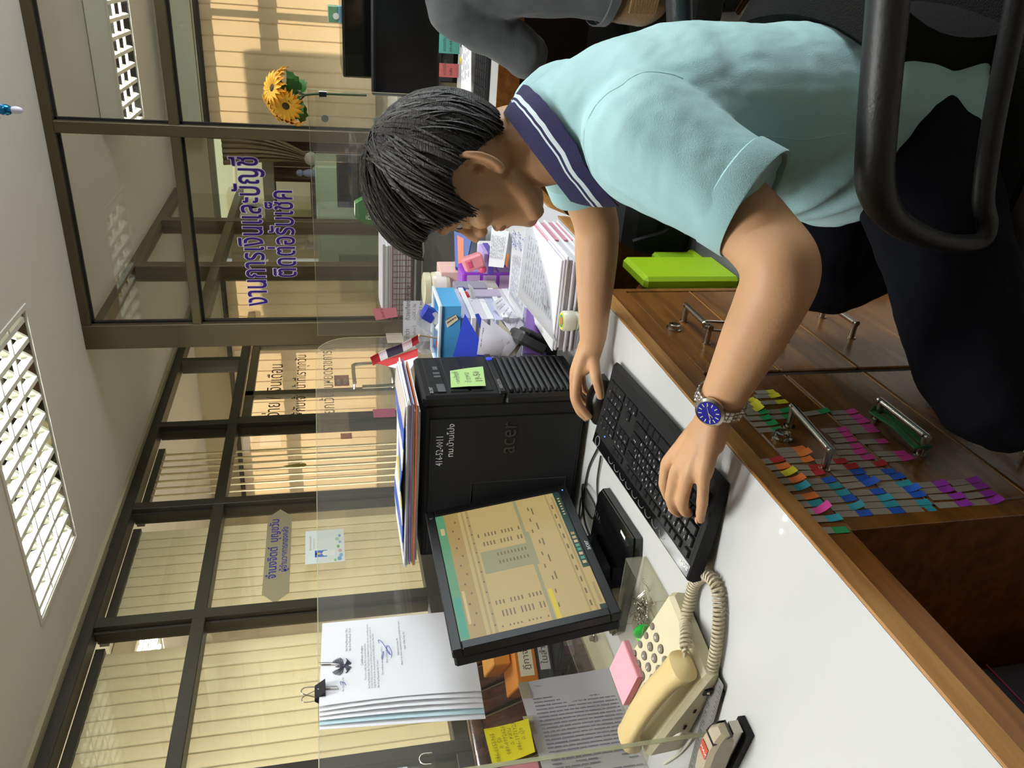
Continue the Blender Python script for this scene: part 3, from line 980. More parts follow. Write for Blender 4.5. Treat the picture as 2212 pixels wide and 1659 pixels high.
# ---------------------------------------------------------------- index tabs stuck to the desk front
S = 0.25316
FC = {'red': 'b8262c', 'orange': 'f08038', 'yellow': 'd8cf22', 'cyan': '2f9fb4', 'blue': '1f58c4', 'pink': 'd83f9c', 'purple': '9a35b4', 'green': '1f9450'}
rowsF = [
    ('along the desk edge', 'a', [(262, 1185, 515, 1155, 'red'), (305, 1240, 570, 1210, 'orange'), (360, 1300, 615, 1265, 'yellow'), (415, 1350, 690, 1325, 'orange'), (465, 1415, 725, 1390, 'cyan'), (520, 1490, 805, 1465, 'orange'), (570, 1550, 855, 1525, 'cyan'), (610, 1610, 895, 1590, 'pink'), (707, 1671, 1007, 1655, 'cyan'), (754, 1766, 1070, 1754, 'green')]),
    ('beside the top drawer lock', 'd', [(205, 762, 380, 750, 'green'), (210, 808, 410, 800, 'green'), (255, 860, 460, 845, 'green'), (300, 910, 510, 895, 'green'), (465, 1080, 705, 1062, 'orange'), (502, 1122, 742, 1105, 'orange'), (545, 1170, 765, 1155, 'orange'), (600, 1222, 840, 1225, 'red'), (650, 1278, 862, 1268, 'red'), (710, 1350, 955, 1330, 'blue'), (765, 1398, 1012, 1380, 'cyan'), (815, 1455, 1075, 1440, 'cyan'), (870, 1508, 1130, 1488, 'blue'), (925, 1570, 1190, 1560, 'cyan'), (980, 1625, 1265, 1612, 'blue')]),
    ('above the top drawer handle', 'd', [(150, 668, 278, 648, 'yellow'), (160, 705, 305, 685, 'yellow'), (160, 742, 335, 722, 'yellow'), (290, 585, 448, 575, 'yellow'), (278, 620, 485, 612, 'yellow'), (320, 675, 552, 660, 'yellow'), (372, 752, 580, 735, 'green'), (400, 800, 600, 785, 'green'), (700, 770, 905, 740, 'green')]),
    ('left of the top drawer handle posts', 'd', [(855, 912, 1065, 898, 'pink'), (915, 955, 1092, 940, 'pink'), (950, 1000, 1132, 982, 'pink'), (960, 1048, 1188, 1042, 'pink'), (970, 1100, 1222, 1090, 'pink'), (1030, 1150, 1292, 1135, 'pink'), (792, 1175, 1060, 1170, 'red'), (888, 1230, 1150, 1215, 'red'), (940, 1278, 1207, 1258, 'blue'), (992, 1332, 1247, 1310, 'blue'), (1038, 1388, 1310, 1352, 'blue'), (1108, 1445, 1377, 1425, 'blue'), (1168, 1498, 1440, 1480, 'cyan'), (1198, 1552, 1492, 1535, 'cyan'), (1258, 1605, 1542, 1588, 'blue')]),
    ('between the two upper drawers', 'd', [(925, 758, 1138, 748, 'pink'), (958, 802, 1192, 790, 'pink'), (1005, 842, 1238, 828, 'pink'), (1048, 885, 1292, 870, 'pink'), (1090, 920, 1325, 905, 'pink'), (1178, 1008, 1405, 998, 'pink'), (1310, 1110, 1572, 1100, 'pink'), (1368, 1160, 1615, 1142, 'pink'), (1138, 1208, 1392, 1190, 'red'), (1210, 1272, 1470, 1252, 'blue'), (1275, 1318, 1542, 1300, 'blue'), (1318, 1378, 1605, 1360, 'cyan'), (1388, 1420, 1668, 1410, 'blue'), (1440, 1472, 1718, 1455, 'blue'), (1488, 1532, 1772, 1518, 'cyan'), (1548, 1585, 1808, 1572, 'cyan')]),
    ('on the second drawer front', 'd', [(1642, 1380, 1912, 1358, 'purple'), (1695, 1430, 1957, 1410, 'purple'), (1772, 1482, 2055, 1468, 'purple'), (1828, 1550, 2110, 1530, 'purple')]),
    ('lowest on the second drawer front', 'd', [(1945, 1362, 2190, 1330, 'purple'), (1980, 1415, 2260, 1375, 'purple'), (2055, 1475, 2315, 1440, 'purple'), (2100, 1530, 2370, 1510, 'purple')]),
]
ORD = ['first', 'second', 'third', 'fourth', 'fifth', 'sixth', 'seventh', 'eighth', 'ninth', 'tenth', 'eleventh', 'twelfth', 'thirteenth', 'fourteenth', 'fifteenth', 'sixteenth']
M_FILM = pm('tab_film', '9b9184', 0.35, spec=0.4)
for rname, kind, lst in rowsF:
    for i, (x0, y0, x1, y1, colr) in enumerate(lst):
        xp = (-0.5575 if kind == 'a' else FX) + 0.0004 + 0.00012 * (i % 3)
        a = at(1560 + x0 * S, 700 + y0 * S, 'x', xp)
        b = at(1560 + x1 * S, 700 + y1 * S, 'x', xp)
        d = b - a
        L = d.length
        d.normalize()
        w = V((0, -d.z, d.y)) * 0.0060
        t = thing('index_tab', f'{colr} tipped index tab, {ORD[i]} of the tabs {rname}', 'index tab', tuple(a), 'index tabs stuck on the desk front')
        m = a + d * L * 0.60
        ex = V((0.0003, 0, 0))
        MB().prism([a - w, a + w, m + w, m - w], ex).build('film', M_FILM, t)
        lift = random.choice([0.001, 0.002, 0.003, 0.003, 0.007]) if colr != 'pink' or kind != 'a' else 0.012
        rows = []
        for k in range(4):
            f = k / 3
            p = m + d * (L * 0.40 * f) + V((lift * f * f, 0, 0))
            rows.append([p - w, p + w])
        MB().slab(rows, 0.0003).build('tip', pm('tab_' + colr, FC[colr], 0.5), t)
solo('paper_label', MB().bx(FX, FX + 0.0005, 1.028, 1.041, 0.640, 0.672), M_PAPER, 'small white paper label beside the drawer divider under the forearm', 'label', loc=(FX, 1.03, 0.65))
bx_ = at(2190, 1505, 'x', -0.75)
sb = thing('storage_box', 'dark box with pink edge lines under the near desk end', 'box', (-0.9, bx_.y, 0))
MB().bx(-1.15, -0.75, bx_.y - 0.12, bx_.y + 0.05, 0.0, bx_.z + 0.02, 0, 0.005).build('body', pm('dark_box', '221c26', 0.6), sb)
for dz in (0.0, -0.018):
    MB().bx(-1.15, -0.7485, bx_.y - 0.121, bx_.y + 0.051, bx_.z + 0.014 + dz, bx_.z + 0.016 + dz).build('edge_line', pm('pink_line', '8a2440', 0.6), sb)

# ---------------------------------------------------------------- flat panel monitor
MC = V((-0.995, 1.147, 0.951))
MR = rz(math.radians(-2.6)) @ ry(math.radians(-9.7)) @ rx(math.radians(0.1))
mw, mh = 0.372, 0.305


def mo(x, y, z):
    return MC + MR @ V((x, y, z))


mon = thing('computer_monitor', 'black square flat panel monitor showing a yellowish spreadsheet', 'monitor', (-0.98, 1.12, 0.75))
bz = 0.019
f = MB()
for y0, y1, z0, z1 in ((-mw / 2, mw / 2, mh / 2 - bz, mh / 2), (-mw / 2, mw / 2, -mh / 2, -mh / 2 + bz), (-mw / 2, -mw / 2 + bz, -mh / 2 + bz, mh / 2 - bz), (mw / 2 - bz, mw / 2, -mh / 2 + bz, mh / 2 - bz)):
    f.box(mo(-0.010, (y0 + y1) / 2, (z0 + z1) / 2), (0.020, y1 - y0, z1 - z0), MR, 0, 0.002)
bezel = f.build('bezel', M_BLACK, mon)
MB().text('acer', mo(0.0008, -0.022, -mh / 2 + 0.005), MR @ Y0, MR @ Z0, 0.013, 0, 0.0004, 'LEFT', 2, 0.012, 1.15).build('lettering', pm('silver_print', 'c8c8c8', 0.3, metal=0.5), bezel)
MB().text('C', mo(0.0008, mw / 2 - 0.028, mh / 2 - 0.013), MR @ Y0, MR @ Z0, 0.008, 0, 0.0004).build('badge', MATS['silver_print'], bezel)
MB().ball(mo(0.0005, mw / 2 - 0.02, -mh / 2 + 0.010), 0.0016, 8, 6).build('power_light', pm('blue_led', '4a6bff', 0.4, emit=3.0), bezel)
MB().box(mo(-0.034, 0, 0), (0.026, mw - 0.004, mh - 0.004), MR, 0, 0.004).box(mo(-0.055, 0, -0.01), (0.025, mw * 0.7, mh * 0.7), MR, 0, 0.01).build('back_shell', M_BLACKM, mon)
SW, SH = mw - 2 * bz, mh - 2 * bz


def EM(name, hx, s=0.9):
    m = pm(name, hx, 0.35, spec=0.3)
    b = m.node_tree.nodes['Principled BSDF']
    b.inputs['Base Color'].default_value = (0.01, 0.01, 0.01, 1)
    b.inputs['Emission Color'].default_value = lin(hx)
    b.inputs['Emission Strength'].default_value = s
    return m


pal = [EM('screen_beige', 'c0a76c'), EM('screen_green', '5f9a70'), EM('screen_tan', 'ad9156'), EM('screen_grey', '98956c'), EM('screen_line', 'a8925f'), EM('screen_yellow', 'd8c018'), EM('screen_ink', '6f6040'), EM('screen_bar', '1f4038'), EM('screen_teal', '3f9a80'), EM('screen_pale', 'ccb680')]
sc = MB()


def sq(u0, u1, v0, v1, mi, lay):
    x = -0.0030 + 0.00018 * lay
    P = [mo(x, -SW / 2 + SW * u, SH / 2 - SH * v) for u, v in ((u0, v0), (u1, v0), (u1, v1), (u0, v1))]
    sc.prism(P, (MR @ V((-0.0001, 0, 0))), mi)


sq(0, 1, 0, 1, 0, 0)
sq(0, 1, 0, 0.065, 1, 1); sq(0.02, 0.30, 0.01, 0.055, 8, 2); sq(0.82, 0.88, 0.02, 0.05, 9, 2)
sq(0, 1, 0.065, 0.175, 2, 1); sq(0.1, 0.34, 0.075, 0.095, 9, 2)
sq(0, 1, 0.20, 0.215, 4, 1); sq(0, 1, 0.235, 0.255, 4, 1)
for k in range(12):
    sq(0.08 + 0.075 * k, 0.095 + 0.075 * k, 0.105 + 0.03 * (k % 2), 0.118 + 0.03 * (k % 2), 6, 2)
    sq(0.05 + 0.08 * k, 0.06 + 0.08 * k, 0.238, 0.25, 6, 2)
sq(0.43, 0.61, 0.27, 0.62, 3, 1)
sq(0.0, 1.0, 0.62, 0.645, 3, 1); sq(0.42, 0.70, 0.645, 0.665, 3, 1)
sq(0.0, 0.22, 0.655, 0.685, 5, 2)
for k in range(13):
    v = 0.285 + 0.026 * k
    for u, w in ((0.10, 0.045), (0.19, 0.03), (0.655, 0.035), (0.735, 0.03), (0.03, 0.012)):
        if (k * 7 + int(u * 100)) % 5:
            sq(u, u + w, v, v + 0.010, 6, 2)
    if k > 3:
        sq(0.49, 0.515, v, v + 0.010, 6, 2)
        sq(0.555, 0.58, v, v + 0.010, 6, 2)
for k in range(9):
    sq(0.08 + 0.1 * k, 0.11 + 0.1 * k, 0.69 + 0.012 * (k % 3), 0.70 + 0.012 * (k % 3), 6, 2)
    if k < 5:
        sq(0.28 + 0.14 * k, 0.34 + 0.14 * k, 0.74, 0.75, 6, 2)
sq(0, 1, 0.88, 0.892, 4, 1); sq(0, 0.96, 0.925, 0.94, 4, 1)
for k in range(10):
    sq(0.04 + 0.09 * k, 0.08 + 0.09 * k, 0.90, 0.912, 6, 2)
sq(0.32, 1, 0.95, 1, 7, 1)
sq(0, 0.035, 0.955, 1, 7, 1); sq(0.05, 0.20, 0.965, 0.985, 4, 2)
for k, mi in enumerate((9, 8, 9, 8, 1, 9, 0, 2)):
    sq(0.35 + 0.035 * k, 0.372 + 0.035 * k, 0.962, 0.99, mi, 3)
for k in range(7):
    sq(0.78 + 0.025 * k, 0.79 + 0.025 * k, 0.968, 0.985, 9, 3)
sc.build('screen', pal, mon)
# neck and base plate
MB().prism([mo(-0.06, -0.045, -0.02), mo(-0.06, 0.045, -0.02), V((-1.055, 1.195, 0.770)), V((-1.055, 1.10, 0.770))], V((0.035, 0, -0.002))).prism([V((-0.995, 1.095, 0.772)), V((-0.995, 1.20, 0.772)), mo(-0.045, 0.05, -0.11), mo(-0.045, -0.05, -0.11)], V((-0.035, 0, 0))).build('neck', M_BLACKG, mon)
bp = MB()
pts = [(-0.888, 1.206), (-0.873, 1.028), (-0.905, 1.018), (-1.10, 1.03), (-1.13, 1.05), (-1.13, 1.20), (-1.10, 1.235), (-0.91, 1.222)]
bp.prism([V((x, y, 0.7515)) for x, y in pts], (0, 0, 0.013))
bp.prism([V((x * 0.985 - 0.015, (y - 1.12) * 0.95 + 1.12, 0.7645)) for x, y in pts], (0, 0, 0.004))
bas = bp.build('base_plate', M_BLACKG, mon)
MB().text('V173', (-0.945, 1.185, 0.7688), V((0.02, -1, 0)).cross(Z0) * -1 if False else V((0, 1, 0)), V((-1, 0, 0)), 0.02, 0, 0.0003).build('lettering', pm('grey_print', '4a4c50', 0.4), bas)
MB().bx(-0.902, -0.896, 1.062, 1.085, 0.7686, 0.7690).build('sticker', M_WHITE, bas)

# ---------------------------------------------------------------- tower computer
TX0, TX1, TY0, TY1, TZ0, TZ1 = -1.155, -0.772, 1.363, 1.540, 0.764, 1.104
tw = thing('tower_computer', 'black tower computer standing upright with ribbed front', 'computer', (-0.95, 1.45, 0.75))
MB().bx(TX0, TX1, TY0, TY1, TZ0, TZ1, 0, 0.004).build('case', M_BLACKM, tw)
sp = MB().bx(TX0 + 0.012, TX1 - 0.03, TY0 - 0.004, TY0, TZ0 + 0.008, TZ1 - 0.012, 0, 0.003).build('side_panel', M_BLACKM, tw)
for x in (TX0 + 0.05, TX1 - 0.05):
    for y in (TY0 + 0.03, TY1 - 0.03):
        MB().lathe([(0.014, 0), (0.016, 0.0145)], (x, y, 0.7505), (0, 0, 1), 12).build('foot', M_BLACK, tw)
fz = MB()
fz.bx(-0.776, -0.750, TY0 - 0.003, TY1 + 0.003, 0.94, TZ1 + 0.004, 0, 0.006)
fz.bx(-0.776, -0.754, TY0 - 0.003, TY1 + 0.003, TZ0 - 0.002, 0.94, 0, 0.006)
fb = fz.build('front_bezel', M_BLACK, tw)
fp = MB()
for z0, z1, y0, y1 in ((1.058, 1.092, TY0 + 0.012, TY1 - 0.01), (1.012, 1.052, TY0 + 0.012, TY1 - 0.01), (0.962, 1.008, TY0 + 0.012, TY1 - 0.05)):
    fp.bx(-0.752, -0.7475, y0, y1, z0, z1, 0, 0.002)
fp.bx(-0.752, -0.7465, TY0 + 0.03, TY0 + 0.13, 0.984, 0.989).build('drive_panel', M_BLACK, fb)
rb = None
for k in range(11):
    z = 0.790 + 0.0135 * k
    m = MB().box((-0.749, (TY0 + TY1) / 2 - 0.004, z), (0.010, 0.152, 0.0082), None, 0, 0.0024)
    if rb is None:
        rb = m.build('vent_rib', pm('rib_grey', '26282a', 0.4), fb, (-0.749, 1.45, z)); z_b = z
    else:
        o = rb.copy(); COL.objects.link(o); o.parent = fb; o.location = rb.location + V((0, 0, z - z_b))
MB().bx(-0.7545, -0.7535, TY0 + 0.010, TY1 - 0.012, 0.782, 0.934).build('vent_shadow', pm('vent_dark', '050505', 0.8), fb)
MB().bx(-0.752, -0.745, TY0 + 0.0, TY1, 0.938, 0.952, 0, 0.002).build('strip', M_BLACK, fb)
MB().lathe([(0.007, 0), (0.007, 0.002), (0.004, 0.003)], (-0.745, TY1 - 0.028, 0.946), (1, 0, 0), 14).build('power_button', pm('power_blue', '2840c8', 0.3, emit=0.6), fb)
MB().text('VERITON', (-0.7448, TY0 + 0.012, 0.942), Y0, Z0, 0.010, 0, 0.0003, 'LEFT', 2).text('acer', (-0.7468, TY0 + 0.006, 1.086), Y0, Z0, 0.015, 0, 0.0006, 'LEFT', 2, 0.01).build('lettering', MATS['silver_print'], fb)
for y0, y1, z0, z1 in ((0.012, 0.045, 1.060, 1.076), (0.075, 0.083, 1.062, 1.076), (0.09, 0.098, 1.062, 1.076), (0.11, 0.125, 1.064, 1.074)):
    MB().bx(-0.7475, -0.7468, TY0 + y0, TY0 + y1, z0, z1).build('sticker', pm('grey_sticker', '5c5e62', 0.3), fb)
a = at(1110, 978, 'y', TY0 - 0.004)
MB().text('acer', (a.x, TY0 - 0.0045, a.z), X0, Z0, 0.052, 0, 0.0012, 'LEFT', 3, 0.0, 0.86).build('embossed_lettering', pm('emboss_black', '2c2e30', 0.35), sp)
M_CHALK = pm('white_marker', 'd6d6d4', 0.7)
a, b = at(953, 1006, 'y', TY0 - 0.004), at(953, 928, 'y', TY0 - 0.004)
MB().text('416-52-0011', (a.x, TY0 - 0.0043, a.z - 0.002), X0, Z0, 0.021, 0, 0.0003, 'LEFT', 1, 0.0, (b.x - a.x) / (0.021 * 6.1)).text('ทม.บ้านโป่ง', (a.x + 0.02, TY0 - 0.0043, a.z - 0.024), X0, Z0, 0.018, 0, 0.0003, 'LEFT', 1).build('marker_writing', M_CHALK, sp)
hm = MB()
for i in range(9):
    for j in range(26):
        hm.lathe([(0.0024, 0), (0.0024, 0.0003)], (-1.020 + 0.0064 * i, TY0 - 0.0044, 0.800 + 0.0074 * j + (0.0037 if i % 2 else 0)), (0, -1, 0), 6)
o = hm.build('grille_holes', MATS['vent_dark'], sp)
o['kind'] = 'stuff'
MB().tube([(-1.030, TY0 - 0.0045, 0.79), (-1.030, TY0 - 0.0045, 1.0), (-0.962, TY0 - 0.0045, 1.0), (-0.962, TY0 - 0.0045, 0.79)], 0.0012, 6, closed=True).build('grille_rim', MATS['emboss_black'], sp)
# green note on the tower
P = [at(x, y, 'x', -0.7445) for x, y in ((972, 801), (1043, 795), (1049, 837), (974, 837))]
gn = thing('sticky_note', 'pale green sticky note with handwriting on the tower front', 'sticky note', tuple(P[0]))
rows = [[P[0] + (P[3] - P[0]) * t_ for t_ in (0, .33, .66, 1)], [P[1] + (P[2] - P[1]) * t_ + V((0.004, 0, 0)) for t_ in (0, .33, .66, 1)]]
rows = [rows[0], [(p + q) * 0.5 + V((0.001, 0, 0)) for p, q in zip(*rows)], rows[1]]
MB().slab([r[::-1] for r in rows], 0.0004).build('note', pm('note_green', 'a9cf83', 0.7), gn)
gm = MB()
for k, (tx, sz) in enumerate((('เลขบัญชี', 0.016), ('จ่ายหน', 0.017), ('19-50', 0.021))):
    gm.text(tx, P[3] + V((0.0012 + 0.0016 * k, 0.012, -0.024 - 0.022 * k)), Y0, Z0, sz, 0, 0.0004, 'LEFT', 1)
gm.build('handwriting', pm('pencil_grey', '68705f', 0.7), gn)
# ---------------------------------------------------------------- keyboard
KC = V((-0.6945, 1.0193, 0.7766))
KR = rz(math.radians(4.2)) @ ry(math.radians(9.3))
kw, kd = 0.440, 0.1645


def ko(x, y, z):
    return KC + KR @ V((x, y, z))


kb = thing('keyboard', 'black Thai and Latin keyboard under the typing hand', 'keyboard', (-0.718, 1.054, 0.75))
M_KEY = pm('key_plastic', '15171a', 0.45, spec=0.4)
M_LEG = pm('key_print', 'f2f4f2', 0.6)
b = MB()
prof = [(-kd / 2, 0.001), (-kd / 2 - 0.004, -0.010), (-kd / 2, -0.022), (kd / 2 - 0.03, -0.0165), (kd / 2, -0.0105), (kd / 2 + 0.003, -0.003), (kd / 2 - 0.004, 0.002), (kd / 2 - 0.032, 0.001)]
b.prism([ko(x, -kw / 2, z) for x, z in prof], KR @ V((0, kw, 0)))
b.build('body', M_BLACKM, kb)
MB().box(ko(-kd / 2 + 0.012, 0, 0.0012), (0.021, kw - 0.004, 0.0012), KR, 0, 0.0005).build('glossy_strip', M_BLACKG, kb)
MB().box(ko(-kd / 2 + 0.024 + 0.058, -0.002, 0.0008), (0.118, kw - 0.022, 0.001), KR, 0).build('key_well', pm('key_well', '0a0b0c', 0.6), kb)
for s in (-1, 1):
    MB().box(V((KC.x - 0.075, KC.y + s * 0.17, 0.7590)), (0.012, 0.03, 0.016), rz(math.radians(4.2)), 0, 0.002).build('foot', M_BLACKM, kb)
U = 0.0184
rowx = [-kd / 2 + 0.034, -kd / 2 + 0.054, -kd / 2 + 0.073, -kd / 2 + 0.092, -kd / 2 + 0.111, -kd / 2 + 0.130]
y0k = -kw / 2 + 0.012
keys = []
for k in range(13):
    keys.append((0, 0.0 + k * 1.0 + (0.5 if k > 0 else 0) + 0.42 * (k > 4) + 0.4 * (k > 8), 1, ''))
top = ['`', '1', '2', '3', '4', '5', '6', '7', '8', '9', '0', '-', '=']
tht = ['%', 'ๅ', '/', '_', 'ภ', 'ถ', 'ุ', 'ึ', 'ค', 'ต', 'จ', 'ข', 'ช']
for k, c in enumerate(top):
    keys.append((1, k, 1, c + ' ' + tht[k]))
keys.append((1, 13, 2, ''))
keys.append((2, 0, 1.5, ''))
for k, c in enumerate('QWERTYUIOP[]'):
    keys.append((2, 1.5 + k, 1, c + ' ' + 'ๆไำพะัีรนยบล'[k]))
keys.append((2, 13.5, 1.5, ''))
keys.append((3, 0, 1.75, ''))
for k, c in enumerate("ASDFGHJKL;'"):
    keys.append((3, 1.75 + k, 1, c + ' ' + 'ฟหกดเ้่าสวง'[k]))
keys.append((3, 12.75, 2.25, 'Enter'))
keys.append((4, 0, 2.25, 'Shift'))
for k, c in enumerate('ZXCVBNM,./'):
    keys.append((4, 2.25 + k, 1, c + ' ' + 'ผปแอิืทมใฝ'[k]))
keys.append((4, 12.25, 2.75, ''))
for u, w in ((0, 1.25), (1.25, 1.25), (2.5, 1.25), (3.75, 6.0), (9.75, 1.25), (11, 1.25), (12.25, 1.25), (13.5, 1.5)):
    keys.append((5, u, w, ''))
for r in (1, 2):
    for k, c in enumerate((('Ins', 'Hm', 'Pu'), ('Del', 'End', 'Pd'))[r - 1]):
        keys.append((r, 15.3 + k, 1, c))
for k in range(3):
    keys.append((0, 15.3 + k, 1, ''))
    keys.append((5, 15.3 + k, 1, '<v>'[k]))
keys.append((4, 16.3, 1, '^'))
for r, rw in ((1, ('Nm', '/', '*', '-')), (2, ('7', '8', '9', '')), (3, ('4', '5', '6', '')), (4, ('1', '2', '3', ''))):
    for k, c in enumerate(rw):
        if not (k == 3 and r > 1):
            keys.append((r, 18.6 + k, 1, c))
keys.append((5, 18.6, 2, '0')); keys.append((5, 20.6, 1, '.'))
keys.append((2.5, 21.6, 1, '+')); keys.append((4.5, 21.6, 1, 'En'))
proto = {}
lg = MB()
for r, u, w, c in keys:
    tall = r != int(r)
    x = rowx[int(r)] + (0.0095 if tall else 0)
    y = y0k + U * (u + w / 2)
    p = ko(x, y, 0.001)
    kx = (w, tall, r == 0)
    if kx not in proto:
        dx, dy = 0.0160 + (0.019 if tall else 0) - (0.004 if r == 0 else 0), U * w - 0.003
        m = MB()
        ring = []
        for z, i in ((0, 0), (0.003, 0.0004), (0.0048, 0.0016)):
            ring.append([V((sx * (dx / 2 - i), sy * (dy / 2 - i), z)) + p for sx, sy in ((-1, -1), (1, -1), (1, 1), (-1, 1))])
        m.loft(ring, 0, True, False)
        o = m.build('key', M_KEY, kb, p)
        o.rotation_euler = KR.to_euler()
        proto[kx] = o
    else:
        o = proto[kx].copy()
        COL.objects.link(o)
        o.parent = kb
        o.location = p - WL[kb.name]
    if c:
        uu, vv = KR @ Y0, KR @ V((-1, 0, 0))
        q = ko(x, y, 0.0061)
        parts = c.split(' ')
        lg.text(parts[0], q + uu * -0.006 + vv * 0.001, uu, vv, 0.0066 if len(parts[0]) == 1 else 0.0044, 0, 0.0001, 'LEFT', 1)
        if len(parts) > 1:
            lg.text(parts[1], q + uu * 0.001 + vv * -0.0062, uu, vv, 0.0066, 0, 0.0001, 'LEFT', 1)
o = lg.build('key_legends', M_LEG, kb)
o['kind'] = 'stuff'
MB().text('acer', ko(-kd / 2 + 0.017, -kw / 2 + 0.006, 0.0019), KR @ Y0, KR @ V((-1, 0, 0)), 0.013, 0, 0.0003, 'LEFT', 2, 0.012, 1.2).build('lettering', M_WHITE, kb)
mt = MB()
for k in range(9):
    mt.tube([ko(-kd / 2 + 0.006, -0.12 + 0.030 * k + 0.011 * math.cos(i * PI / 6), 0.0020) + KR @ V((0.007 * (1 - math.sin(i * PI / 6)), 0, 0)) for i in range(7)], 0.0006, 4)
o = mt.build('media_key_outlines', pm('outline_grey', '7d8080', 0.3), kb)
o['kind'] = 'stuff'
MB().tube([ko(-kd / 2 + 0.012 + 0.010 * math.cos(i * PI / 10), kw / 2 - 0.025 + 0.010 * math.sin(i * PI / 10), 0.002) for i in range(20)], 0.0008, 5, closed=True).build('volume_ring', MATS['outline_grey'], kb)
MB().ball(ko(rowx[0], y0k + U * 20.6, 0.0018), (0.0016, 0.0016, 0.001), 8, 6).build('lock_light', MATS['blue_led'], kb)

# ---------------------------------------------------------------- mouse and cables
ms = thing('computer_mouse', 'black computer mouse gripped by the far hand', 'mouse', (-0.74, 1.305, 0.75))
rings = []
for k in range(13):
    f = k / 12
    wv = 0.029 * math.sin(PI * min(0.97, 0.08 + 0.86 * f)) ** 0.45
    hv = 0.036 * math.sin(PI * (0.12 + 0.74 * f)) ** 0.9
    x = -0.690 - 0.104 * f
    rings.append([V((x, 1.305 + wv * math.cos(a), 0.7505 + max(0, hv * math.sin(a)))) for a in [2 * PI * i / 20 for i in range(20)]])
MB().loft(rings).build('shell', pm('mouse_black', '101113', 0.3), ms)
MB().lathe([(0.009, -0.004), (0.009, 0.004)], (-0.768, 1.305, 0.780), (0, 1, 0), 14).build('scroll_wheel', M_BLACKM, ms)
M_CABLE = pm('black_cable', '171416', 0.5)
cb_ = [
    ('keyboard_cable', 'black cable running from the keyboard end back past the tower', [at(1293, 965, 'z', 0.755), at(1272, 1010, 'z', 0.754), at(1262, 1060, 'z', 0.754), at(1258, 1105, 'z', 0.754), at(1240, 1150, 'z', 0.756), at(1228, 1180, 'z', 0.756)]),
    ('mouse_cable', 'second thin black cable curving between keyboard and monitor foot', [at(1298, 985, 'z', 0.755), at(1290, 1040, 'z', 0.754), at(1292, 1085, 'z', 0.754), at(1300, 1110, 'z', 0.754), at(1288, 1140, 'z', 0.754), at(1275, 1165, 'z', 0.756)]),
    ('looped_cable', 'looped black monitor cable bundle behind the monitor foot', [at(1275, 1160, 'z', 0.758), at(1262, 1120, 'z', 0.758), at(1258, 1050, 'z', 0.760), at(1270, 1062, 'z', 0.764), at(1288, 1100, 'z', 0.762), at(1280, 1120, 'z', 0.760), at(1266, 1100, 'z', 0.758), at(1256, 1075, 'z', 0.758), at(1250, 1120, 'z', 0.757), at(1248, 1150, 'z', 0.757)])]
for nm, lab, P in cb_:
    solo(nm, MB().tube(spline(P, 6), 0.0022, 7), M_CABLE, lab, 'cable', 'desk cables', loc=P[0])

# ---------------------------------------------------------------- telephone
PO = V((-0.853, 0.781, 0.75))
pf = V((-0.975, 0.22, 0)).normalized()
pg = V((0.22, 0.975, 0)).normalized()


def po(f, g, z):
    return PO + pf * f + pg * g + V((0, 0, z))


M_BEIGE = pm('phone_beige', 'd8cfae', 0.42)
M_BEIGED = pm('handset_beige', 'd6bf86', 0.38)
M_KEYG = pm('phone_key', '7d7468', 0.5)
ph = thing('telephone', 'beige push button telephone with the handset resting across its cradle', 'telephone', tuple(PO))
L_ = 0.232


def ztop(f):
    return 0.030 + 0.036 * (f / L_)


rings = []
for f, inset, dz in ((0.0, 0.004, -0.006), (0.006, 0.0, 0.0), (0.12, 0, 0.0), (0.226, 0, 0.0), (L_, 0.004, -0.005)):
    zt = ztop(f) + dz
    rings.append([po(f, g, z) for g, z in ((-0.073 + inset, 0.006), (0.073 - inset, 0.006), (0.076 - inset, zt - 0.008), (0.070 - inset, zt), (-0.070 + inset, zt), (-0.076 + inset, zt - 0.008))])
MB().loft(rings, 0, True, False).build('base', M_BEIGE, ph)
for f in (0.03, 0.2):
    for g in (-0.05, 0.05):
        MB().lathe([(0.008, 0.0005), (0.008, 0.007)], po(f, g, 0), (0, 0, 1), 10).build('foot', M_BLACKM, ph)
kx = None
dg = [['1', '2', '3'], ['4', '5', '6'], ['7', '8', '9'], ['*', '0', '#']]
sl = V((0, 0, ztop(1) - ztop(0)))
pn = (pf + sl).normalized()
nn = pg.cross(pn) * -1
if nn.z < 0: nn = -nn
for r in range(4):
    for c in range(4):
        f = 0.155 - 0.026 * r
        g = 0.002 + 0.0205 * c
        q = po(f, g, ztop(f))
        rad = 0.0075 if c < 3 else 0.0058
        kk = MB().lathe([(rad, -0.001), (rad, 0.0022), (rad - 0.001, 0.0032)], q, nn, 14).build('key', M_KEYG, ph)
        if c < 3:
            MB().text(dg[r][c], q + nn * 0.0034 - pg * 0.003 - pf * 0.003, pg, pn, 0.009, 0, 0.0002, 'LEFT', 1).build('digit', M_WHITE, kk)
hs = MB()
rings = []
N = 22
for k in range(N + 1):
    f = k / N
    ff = -0.004 + 0.236 * f
    e = min(f, 1 - f)
    zc = ztop(max(0, ff)) + 0.021 + 0.016 * math.sin(PI * f) ** 0.8
    hw = 0.021 + 0.006 * max(0, 1 - e / 0.16)
    hh = 0.011 + 0.009 * max(0, 1 - e / 0.22)
    if e < 0.03:
        s_ = (0.25 + 0.75 * math.sqrt(max(0, 1 - (1 - e / 0.03) ** 2)))
        hw *= s_; hh *= s_
    dn = 0.010 * max(0, 1 - e / 0.2)
    rings.append([po(ff, -0.046 + hw * math.copysign(abs(math.cos(a)) ** 0.7, math.cos(a)), zc - dn * 0.6 + hh * math.copysign(abs(math.sin(a)) ** 0.7, math.sin(a))) for a in [2 * PI * i / 16 for i in range(16)]])
